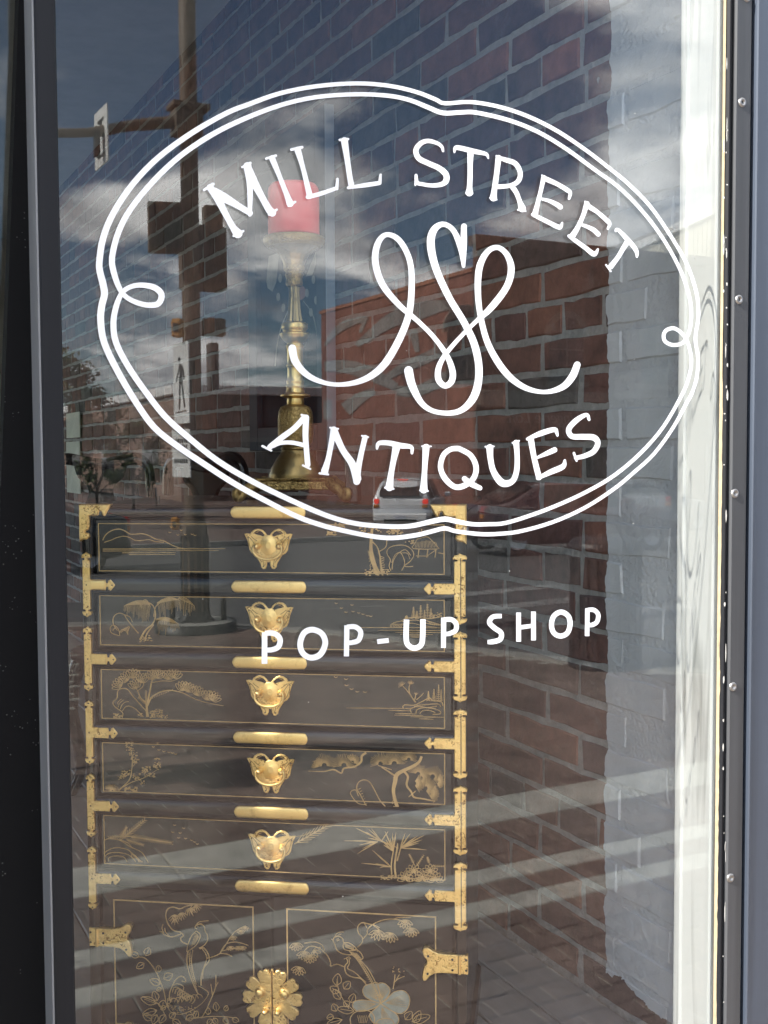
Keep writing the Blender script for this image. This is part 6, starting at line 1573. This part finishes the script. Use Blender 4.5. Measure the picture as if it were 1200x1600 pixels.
    for (x, w, z) in rx: q += [(x-0.02, w, z), (x-0.02, -w, z)]
    mb.add(q, [(0, 1, 3, 2), (2, 3, 5, 4)]); mb.build('rear_window', M_cglass, r)
    fx = [(1.06, 0.66, 1.07), (0.47, 0.56, 1.50)] if kind == 'hatch' else [(1.22, 0.68, 1.02), (0.62, 0.55, 1.36)]
    q = []; mb = MB()
    for (x, w, z) in fx: q += [(x+0.02, w, z), (x+0.02, -w, z)]
    mb.add(q, [(0, 1, 3, 2)]); mb.build('windscreen', M_cglass, r)
    xr, xf = st[0][0], st[-1][0]
    mb = MB(); mb.box(xr-0.05, xr+0.25, -0.80, 0.80, 0.32, 0.60, bev=0.06); mb.build('rear_bumper', paint, r)
    mb = MB(); mb.box(xr-0.055, xr-0.03, -0.48, 0.48, 0.30, 0.42, bev=0.01); mb.build('bumper_insert', M_trim, r)
    mb = MB(); mb.box(xr-0.065, xr-0.052, -0.16, 0.16, 0.42, 0.54); mb.build('number_plate', M_plate, r)
    mb = MB(); mb.box(xf-0.25, xf+0.04, -0.72, 0.72, 0.28, 0.52, bev=0.06); mb.build('front_bumper', paint, r)
    for s in (1, -1):
        y0, y1 = sorted((s*0.62, s*0.80))
        mb = MB(); mb.box(xr-0.03, xr+0.16, y0+0.02, y1, 0.86, 1.00, bev=0.03); tl = mb.build('tail_light', M_brake if brake else M_red, r)
        mb = MB(); mb.box(xr-0.032, xr+0.15, y0+0.01, y1-0.01, 0.74, 0.838, bev=0.02); mb.build('indicator', M_amber, tl)
        y0, y1 = sorted((s*0.45, s*0.68)); mb = MB(); mb.box(xf-0.28, xf-0.01, y0, y1, 0.60, 0.74, bev=0.03); mb.build('headlight', M_lamp, r)
        mb = MB(); mb.box(0.78, 0.98, s*0.90 if s > 0 else -1.08, 1.08 if s > 0 else -0.90, 0.98, 1.12, bev=0.03); mb.build('mirror', paint, r)
        for x in (st[0][0]+0.72, st[-1][0]-0.78):
            Mx = Matrix.Translation((x, s*0.76, 0.31)) @ Matrix.Rotation(-s*pi/2, 4, 'X')
            mb = MB(); mb.lathe([(0.20, -0.08), (0.30, -0.09), (0.315, -0.06), (0.315, 0.08), (0.29, 0.11), (0.20, 0.11)], n=24, M=Mx); wh = mb.build('wheel', M_rub, r)
            mb = MB(); mb.lathe([(0.0, 0.095), (0.05, 0.10), (0.16, 0.075), (0.20, 0.105)], n=20, M=Mx); mb.build('rim', M_rim, wh)
    if kind == 'hatch':
        mb = MB(); mb.box(xr+0.34, xr+0.62, -0.55, 0.55, 1.535, 1.575, bev=0.012); sp_ = mb.build('spoiler', paint, r)
        mb = MB(); mb.box(xr+0.325, xr+0.345, -0.16, 0.16, 1.535, 1.565); mb.build('brake_lamp', M_brake if brake else M_red, sp_)
        mb = MB(); mb.tube([(xr-0.05, 0.02, 1.06), (xr-0.02, -0.22, 1.16)], 0.012, 6); mb.build('wiper', M_trim, r)
    return r
def paint(nm, c): return mat(nm, c, 0.30, coat=0.9, coat_rough=0.06, noise_amt=0.06, noise_scale=3)
sp0 = street(626, 834, -0.13); hv = Vector((sp0.x-CAM_M.x, sp0.y-CAM_M.y)).normalized(); rt_ = Vector((-hv.y, hv.x)); 
if rt_.x < 0: rt_ = -rt_
hd = hv*cos(radians(10)) + rt_*sin(radians(10))
ctr = Vector((sp0.x, sp0.y)) + hd*2.0
car('hatchback_car', (ctr.x, ctr.y, gz(ctr.y)-0.128), atan2(hd.y, hd.x), paint('white_car_paint', (0.80, 0.81, 0.82)), 'white hatchback seen from behind with its brake lights lit', 'hatch', True)
P = street(905, 868, -0.13); car('saloon_car', (P.x+0.6, P.y-1.2, gz(P.y)-0.128), radians(8), paint('maroon_car_paint', (0.06, 0.016, 0.016)), 'dark maroon car passing behind the litter bin', 'saloon')
P = street(985, 836, -0.13); car('saloon_car', (P.x+1.6, P.y-2.2, gz(P.y)-0.128), radians(-62), paint('silver_car_paint', (0.28, 0.29, 0.30)), 'silver car parked beyond the maroon car', 'saloon')
P = street(112, 896, -0.13); car('saloon_car', (P.x-1.3, P.y-0.6, gz(P.y)-0.128), radians(182), paint('black_car_paint', (0.012, 0.012, 0.013)), 'black car cut off by the window frame at left', 'saloon')
P = street(800, 822, -0.13); car('saloon_car', (P.x+1.0, YF+1.25, gz(YF)-0.128), radians(0), paint('grey_car_paint', (0.10, 0.10, 0.105)), 'dark grey car parked at the corner building shopfront', 'saloon')

# ================================================================== THINGS INSIDE THE SHOP
# --- candlestick on the cabinet
def cab_local(px, py, inward):
    P = on_plane(px, py, CO - NO*inward, NO) - CO
    return P.dot(EX), P.z
ku, _kz = cab_local(463, 780, 0.155)
KW = CO + EX*ku - NO*0.155; KW.z = CTOP + 0.0005
kd = (KW-CAM).dot(_F)/FPX                       # metres per photo pixel there
def kz(py):                                     # height above the cabinet top
    P = on_plane(463, py, KW, -Vector((_F.x, _F.y, 0)).normalized()); return P.z - KW.z
def antique_brass(name, base, dark, engrave, scale):
    return brass_mat(name, base, 0.30, engrave, scale, dark)
M_antq = antique_brass('antique_brass', (0.27, 0.19, 0.080), 0.30, 0.0, 60)
M_orn = antique_brass('embossed_brass', (0.34, 0.24, 0.095), 0.30, 1.2, 240)
cs_ = empty('candlestick', KW, PSI+radians(8), 'tall ornate antique brass candlestick standing on the lacquer cabinet', 'candlestick')
def lathe_f(mb, prof, n, flute=0, depth=0.0, sub=4):
    pr = []
    for i in range(len(prof)-1):
        for k in range(sub):
            t = k/sub; pr.append(tuple(prof[i][j]+(prof[i+1][j]-prof[i][j])*t for j in range(2)))
    pr.append(prof[-1]); vs = []; fs = []; m = len(pr)
    for k in range(n):
        a = 2*pi*k/n; q = 1-depth*(0.5+0.5*cos(flute*a)) if flute else 1
        for (r, z) in pr: vs.append((r*q*cos(a), r*q*sin(a), z))
    for k in range(n):
        k2 = (k+1) % n
        for i in range(m-1): fs.append((k*m+i, k2*m+i, k2*m+i+1, k*m+i+1))
    mb.add(vs, fs, True)
def pr(lst): return [(r*kd, kz(y)) for (r, y) in lst]
mb = MB(); lathe_f(mb, pr([(42, 746), (42, 741), (38, 730), (30, 716), (24, 708), (22, 704), (24, 701), (22, 698)]), 40); mb.build('bell_foot', M_antq, cs_)
mb = MB(); lathe_f(mb, pr([(22, 697.8), (27, 692), (29, 680), (29, 655), (27.5, 643), (24, 636), (14, 632)]), 40, 6, 0.07); mb.build('embossed_drum', M_orn, cs_)
mb = MB(); lathe_f(mb, pr([(13, 631.8), (13.5, 628), (13, 622), (23, 619.5), (23, 617), (15, 614), (13.5, 606), (15, 604), (13, 600), (14, 596), (12, 592), (12, 575), (14, 572), (12, 568), (12.5, 545), (14, 541), (12, 537), (17, 533), (21, 528), (24, 522), (18, 518), (21, 513), (20, 506), (14, 503)]), 40); mb.build('turned_stem', brass_mat('painted_lit_brass', (0.62, 0.44, 0.17), 0.26, 0.0), cs_)  # brighter brass colour stands in for light reflected by the stem
mb = MB(); lathe_f(mb, pr([(13.5, 502.8), (11, 490), (9, 465), (9, 448.5)]), 48, 10, 0.22); mb.build('fluted_neck', M_antq, cs_)
mb = MB(); lathe_f(mb, pr([(11, 448), (13.5, 444), (12.5, 436), (14.5, 430), (13, 426), (16, 422), (16.5, 416)]), 40); mb.build('collar', M_orn, cs_)
mb = MB(); lathe_f(mb, pr([(16, 415.8), (18, 408), (23, 399), (31, 392), (40, 387)]), 48, 16, 0.06); mb.build('fluted_cup', M_antq, cs_)
mb = MB(); lathe_f(mb, pr([(40, 386.8), (46, 382), (48, 376), (46, 371), (43, 370.5), (0.2, 372)]), 40); mb.build('drip_dish', M_orn, cs_)
# square footed base with scrolls
zb1, zb0 = kz(746.2), kz(768); w = 64*kd
mb = MB(); mb.box(-w*0.94, w*0.94, -w*0.94, w*0.94, zb1-0.004, zb1, bev=0.002)
for sx in (-1, 1):
    mb.box(-w*0.9, w*0.9, sx*w*0.86-0.004, sx*w*0.86+0.004, zb0+0.004, zb1-0.0042, bev=0.002)
    mb.box(sx*w*0.86-0.004, sx*w*0.86+0.004, -w*0.8, w*0.8, zb0+0.004, zb1-0.0042, bev=0.002)
mb.build('square_base', M_orn, cs_)
for sx in (-1, 1):
    for sy in (-1, 1):
        mb = MB(); c = Vector((sx*w*0.98, sy*w*0.98, 0)); o2 = Vector((sx, sy, 0)).normalized()
        pts = [c*0.86+Vector((0, 0, zb1-0.006)), c*0.98+Vector((0, 0, zb1-0.014)), c*1.12+Vector((0, 0, 0.020)), c*1.24+Vector((0, 0, 0.009)), c*1.32+Vector((0, 0, 0.010)), c*1.33+Vector((0, 0, 0.018)), c*1.27+Vector((0, 0, 0.020))]
        mb.tube(catmull(pts, 4), [0.010]*8+[0.008]*8+[0.0065]*9, 10); mb.build('claw_foot', M_orn, cs_)
# embossed swags: rows of small raised scrolls on the visible sides of the base
mb = MB()
for side in range(4):
    Mx = Matrix.Rotation(side*pi/2, 4, 'Z')
    for i in range(7):
        x = -w*0.72+i*w*0.24; pts = []
        for k in range(13):
            a = 2*pi*k/12*0.85+(pi if i % 2 else 0); rr = 0.0052*(1-k/16); pts.append(Mx @ Vector((x+cos(a)*rr, -w*0.86-0.0045, (zb0+zb1)/2+sin(a)*rr*1.4)))
        mb.tube(pts, 0.0016, 5)
o = mb.build('scroll_relief', M_orn, cs_); o['kind'] = 'stuff'
# --- candle
cz = kz(370.3)
M_wax = mat('pink_wax', (0.66, 0.085, 0.09), 0.5, noise_amt=0.08, noise_scale=20)
_w = M_wax.node_tree.nodes['Principled BSDF']; _w.inputs['Subsurface Weight'].default_value = 0.35; _w.inputs['Subsurface Radius'].default_value = (0.02, 0.006, 0.005)
cd = empty('pillar_candle', KW + Vector((0, 0, cz+0.0008)), 0, 'thick rose red pillar candle on the brass candlestick', 'candle')
hc_ = kz(290)-cz; rc = 39.5*kd
mb = MB(); mb.lathe([(0.0, 0.0), (rc*0.985, 0.0), (rc, 0.004), (rc, hc_-0.016), (rc*0.97, hc_-0.006), (rc*0.88, hc_), (rc*0.7, hc_-0.002), (rc*0.5, hc_-0.008), (0.0, hc_-0.010)], n=40); mb.build('wax_body', M_wax, cd)
mb = MB(); mb.tube([(0, 0, hc_-0.011), (0.001, 0, hc_+0.004), (0.004, 0.001, hc_+0.010)], 0.0012, 6); mb.build('wick', M_hole, cd)
# --- small black box behind the candlestick
bu, _ = cab_local(552, 785, 0.10)
BW_ = CO + EX*bu - NO*0.10; BW_.z = CTOP+0.0005
kb = empty('black_box', BW_, PSI, 'small upright black box on the cabinet beside the candlestick', 'box')
mb = MB(); mb.box(-0.011, 0.011, -0.02, 0.02, 0, 0.085, bev=0.002); mb.build('case', M_lac, kb)
mb = MB(); mb.box(-0.0115, 0.0115, -0.0205, 0.0205, 0.062, 0.064); mb.build('lid_seam', M_hole, kb)

# --- framed picture on the brick wall
y_n = on_wall(526, 450).y; y_f = on_wall(392, 450).y
r513 = (513-CX)/FPX; t_n = y_n-CAM.y
X513 = t_n*(sin(YAW)+r513*cos(YAW))/(cos(YAW)-r513*sin(YAW)); TH = min(max(XW-X513, 0.025), 0.09)
zt_p = on_plane(513, 158, (XW-TH, 0, 0), Vector((1, 0, 0))).z; zb_p = on_plane(513, 703, (XW-TH, 0, 0), Vector((1, 0, 0))).z
# far edge so that its front corner lands at px 391
r391 = (391-CX)/FPX; y_f = (XW-TH)*(cos(YAW)-r391*sin(YAW))/(sin(YAW)+r391*cos(YAW)) + CAM.y
pic = empty('framed_picture', (XW-0.004, (y_n+y_f)/2, zb_p), 0, 'tall dark framed picture hanging on the brick wall behind the candlestick', 'picture')
M_frame = mat('dark_blue_frame', (0.020, 0.025, 0.036), 0.6, noise_amt=0.15, noise_scale=20, spec=0.1)
M_fside = mat('frame_side_painted_light', (0.24, 0.27, 0.32), 0.45, noise_amt=0.1, noise_scale=20)  # paler colour stands in for window light on the frame's near side
M_pict = mat('picture_ground', (0.016, 0.020, 0.028), 0.8, noise_amt=0.35, noise_scale=6, spec=0.05)
M_pale = mat('picture_pale', (0.26, 0.25, 0.21), 0.8, noise_amt=0.3, noise_scale=20)
hy = (y_f-y_n)/2; hz = zt_p-zb_p; fw = 0.075
def pbox(nm, y0, y1, z0, z1, x0, x1, m, bev=0.002): mb = MB(); mb.box(-x1, -x0, y0, y1, z0, z1, bev=bev); return mb.build(nm, m, pic)
pbox('frame_stile', -hy+0.0045, -hy+fw, 0, hz, 0, TH-0.004, M_frame); pbox('frame_stile', hy-fw, hy, 0, hz, 0, TH-0.004, M_frame)
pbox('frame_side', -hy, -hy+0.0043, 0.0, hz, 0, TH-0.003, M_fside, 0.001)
pbox('frame_rail', -hy+fw+0.001, hy-fw-0.001, 0, fw, 0, TH-0.004, M_frame); pbox('frame_rail', -hy+fw+0.001, hy-fw-0.001, hz-fw, hz, 0, TH-0.004, M_frame)
pbox('canvas', -hy+fw-0.01, hy-fw+0.01, fw-0.01, hz-fw+0.01, 0.002, TH-0.022, M_pict, 0.0)
def on_pic(px, py): P = on_plane(px, py, (XW-TH+0.017, 0, 0), Vector((1, 0, 0))); return P
def pfill(nm, pts, m, d=0.0):
    mb = MB(); mb.add([(on_pic(*p)-Vector((d, 0, 0)))-pic.location for p in pts], [tuple(range(len(pts)))]); return mb.build(nm, m, pic, fix=False)
M_pinkp = mat('picture_pink', (0.30, 0.15, 0.13), 0.8)
pfill('painted_shape', [(478, 432), (506, 362), (498, 400), (488, 430)], M_pale); pfill('painted_shape', [(416, 440), (420, 400), (436, 395), (432, 440), (426, 456), (418, 450)], M_pale)
pfill('painted_disc', [(465+14*cos(2*pi*k/14), 457+13*sin(2*pi*k/14)) for k in range(14)], M_pinkp)
for (x, y) in ((490, 437), (480, 458), (494, 469), (438, 435), (435, 464), (443, 481), (447, 508), (486, 488)):
    pfill('painted_disc', [(x+3*cos(2*pi*k/10), y+7*sin(2*pi*k/10)) for k in range(10)], M_pale, 0.0006)
for st_ in ([(452, 482), (440, 510), (433, 540), (430, 572)], [(474, 470), (488, 490), (495, 520), (500, 560)], [(500, 420), (506, 395)], [(498, 452), (504, 430)]):
    q = catmull([(x, y, 1.6) for x, y in st_], 4); vs, fs = ribbon2d(q, cap=False); mb = MB(); mb.add([(on_pic(x, y)-Vector((0.0004, 0, 0)))-pic.location for x, y in vs], fs); mb.build('painted_line', M_pale, pic, fix=False)
# --- two pale sheets pinned to the far end of the wall
for (y0, y1, lab) in ((645, 684, 'upper of two pale paper sheets pinned to the far brick wall'), (690, 770, 'lower longer pale paper sheet pinned to the far brick wall')):
    a, b, c, d = on_wall(107, y0), on_wall(128, y0), on_wall(128, y1), on_wall(107, y1)
    o_ = (a+b+c+d)/4
    sh = empty('paper_sheet', o_-Vector((0.012, 0, 0)), 0, lab, 'paper', 'paper sheets on the brick wall')
    zt2, zb2 = (a.z+b.z)/2, (c.z+d.z)/2
    mb = MB(); mb.box(-0.002, 0.002, b.y-o_.y, a.y-o_.y, zb2-o_.z, zt2-o_.z); mb.build('sheet', mat('pale_paper', (0.50, 0.52, 0.44), 0.8, noise_amt=0.1), sh)
    mb = MB(); mb.lathe([(0.0, -0.006), (0.012, -0.004), (0.012, 0.0)], n=10, M=Matrix.Translation((-0.002, 0, zt2-o_.z-0.03)) @ Matrix.Rotation(-pi/2, 4, 'Y')); mb.build('pin', M_steel, sh)
# --- black carved chairs
def chair(px, depth, rz, label, wd=0.40):
    d = ray(px, 717); P = CAM + d*depth; hh = P.z - FLOOR
    r = empty('carved_chair', (P.x, P.y, FLOOR), rz, label, 'chair', 'black chairs at the back of the shop')
    h2 = wd/2
    mb = MB(); pts = [(-h2, 0, hh-0.12), (-h2*0.96, 0, hh-0.035), (-h2*0.72, 0, hh), (-h2*0.35, 0, hh-0.012), (0, 0, hh-0.022), (h2*0.35, 0, hh-0.012), (h2*0.72, 0, hh), (h2*0.96, 0, hh-0.035), (h2, 0, hh-0.12)]
    q = catmull([(*p, 0.020 if 1 < i < 7 else 0.016) for i, p in enumerate(pts)], 5); mb.tube([p[:3] for p in q], [p[3]*1.25 for p in q], 10); mb.build('crest_rail', M_lac, r)
    mb = MB(); prof = [(0.105, hh-0.03), (0.09, hh-0.075), (0.055, hh-0.11), (0.050, hh-0.15), (0.075, hh-0.22), (0.06, hh-0.30), (0.035, hh-0.40), (0.055, hh-0.55), (0.06, 0.47)]
    loop = catmull(prof, 4); out = loop + [(-x, z) for x, z in reversed(loop)]
    mb.poly([out], lambda a, b, h: (a, -0.008+h, b), 0.016); mb.build('splat', M_lac, r)
    for s in (-1, 1):
        mb = MB(); mb.tube(catmull([(s*h2, 0, hh-0.11), (s*h2*1.02, 0.01, hh-0.3), (s*h2*0.92, 0.0, 0.5), (s*h2*0.92, 0.04, 0.0)], 5), 0.018, 8); mb.build('rear_leg', M_lac, r)
        mb = MB(); mb.tube(catmull([(s*h2*1.0, -0.40, 0.44), (s*h2*1.12, -0.43, 0.30), (s*h2*0.98, -0.41, 0.10), (s*h2*1.08, -0.44, 0.0)], 5), [0.026]*6+[0.020]*5+[0.016]*5, 8); mb.build('front_leg', M_lac, r)
    mb = MB(); mb.box(-h2*1.1, h2*1.1, -0.44, 0.02, 0.42, 0.47, bev=0.015); mb.build('seat', mat('seat_cloth', (0.05, 0.02, 0.02), 0.9, noise_amt=0.2), r)
    return r
chair(157, 4.55, radians(-24), 'black carved chair with curved back left of the cabinet')
chair(320, 3.75, radians(-60), 'black chair half hidden behind the candlestick cabinet', 0.34)
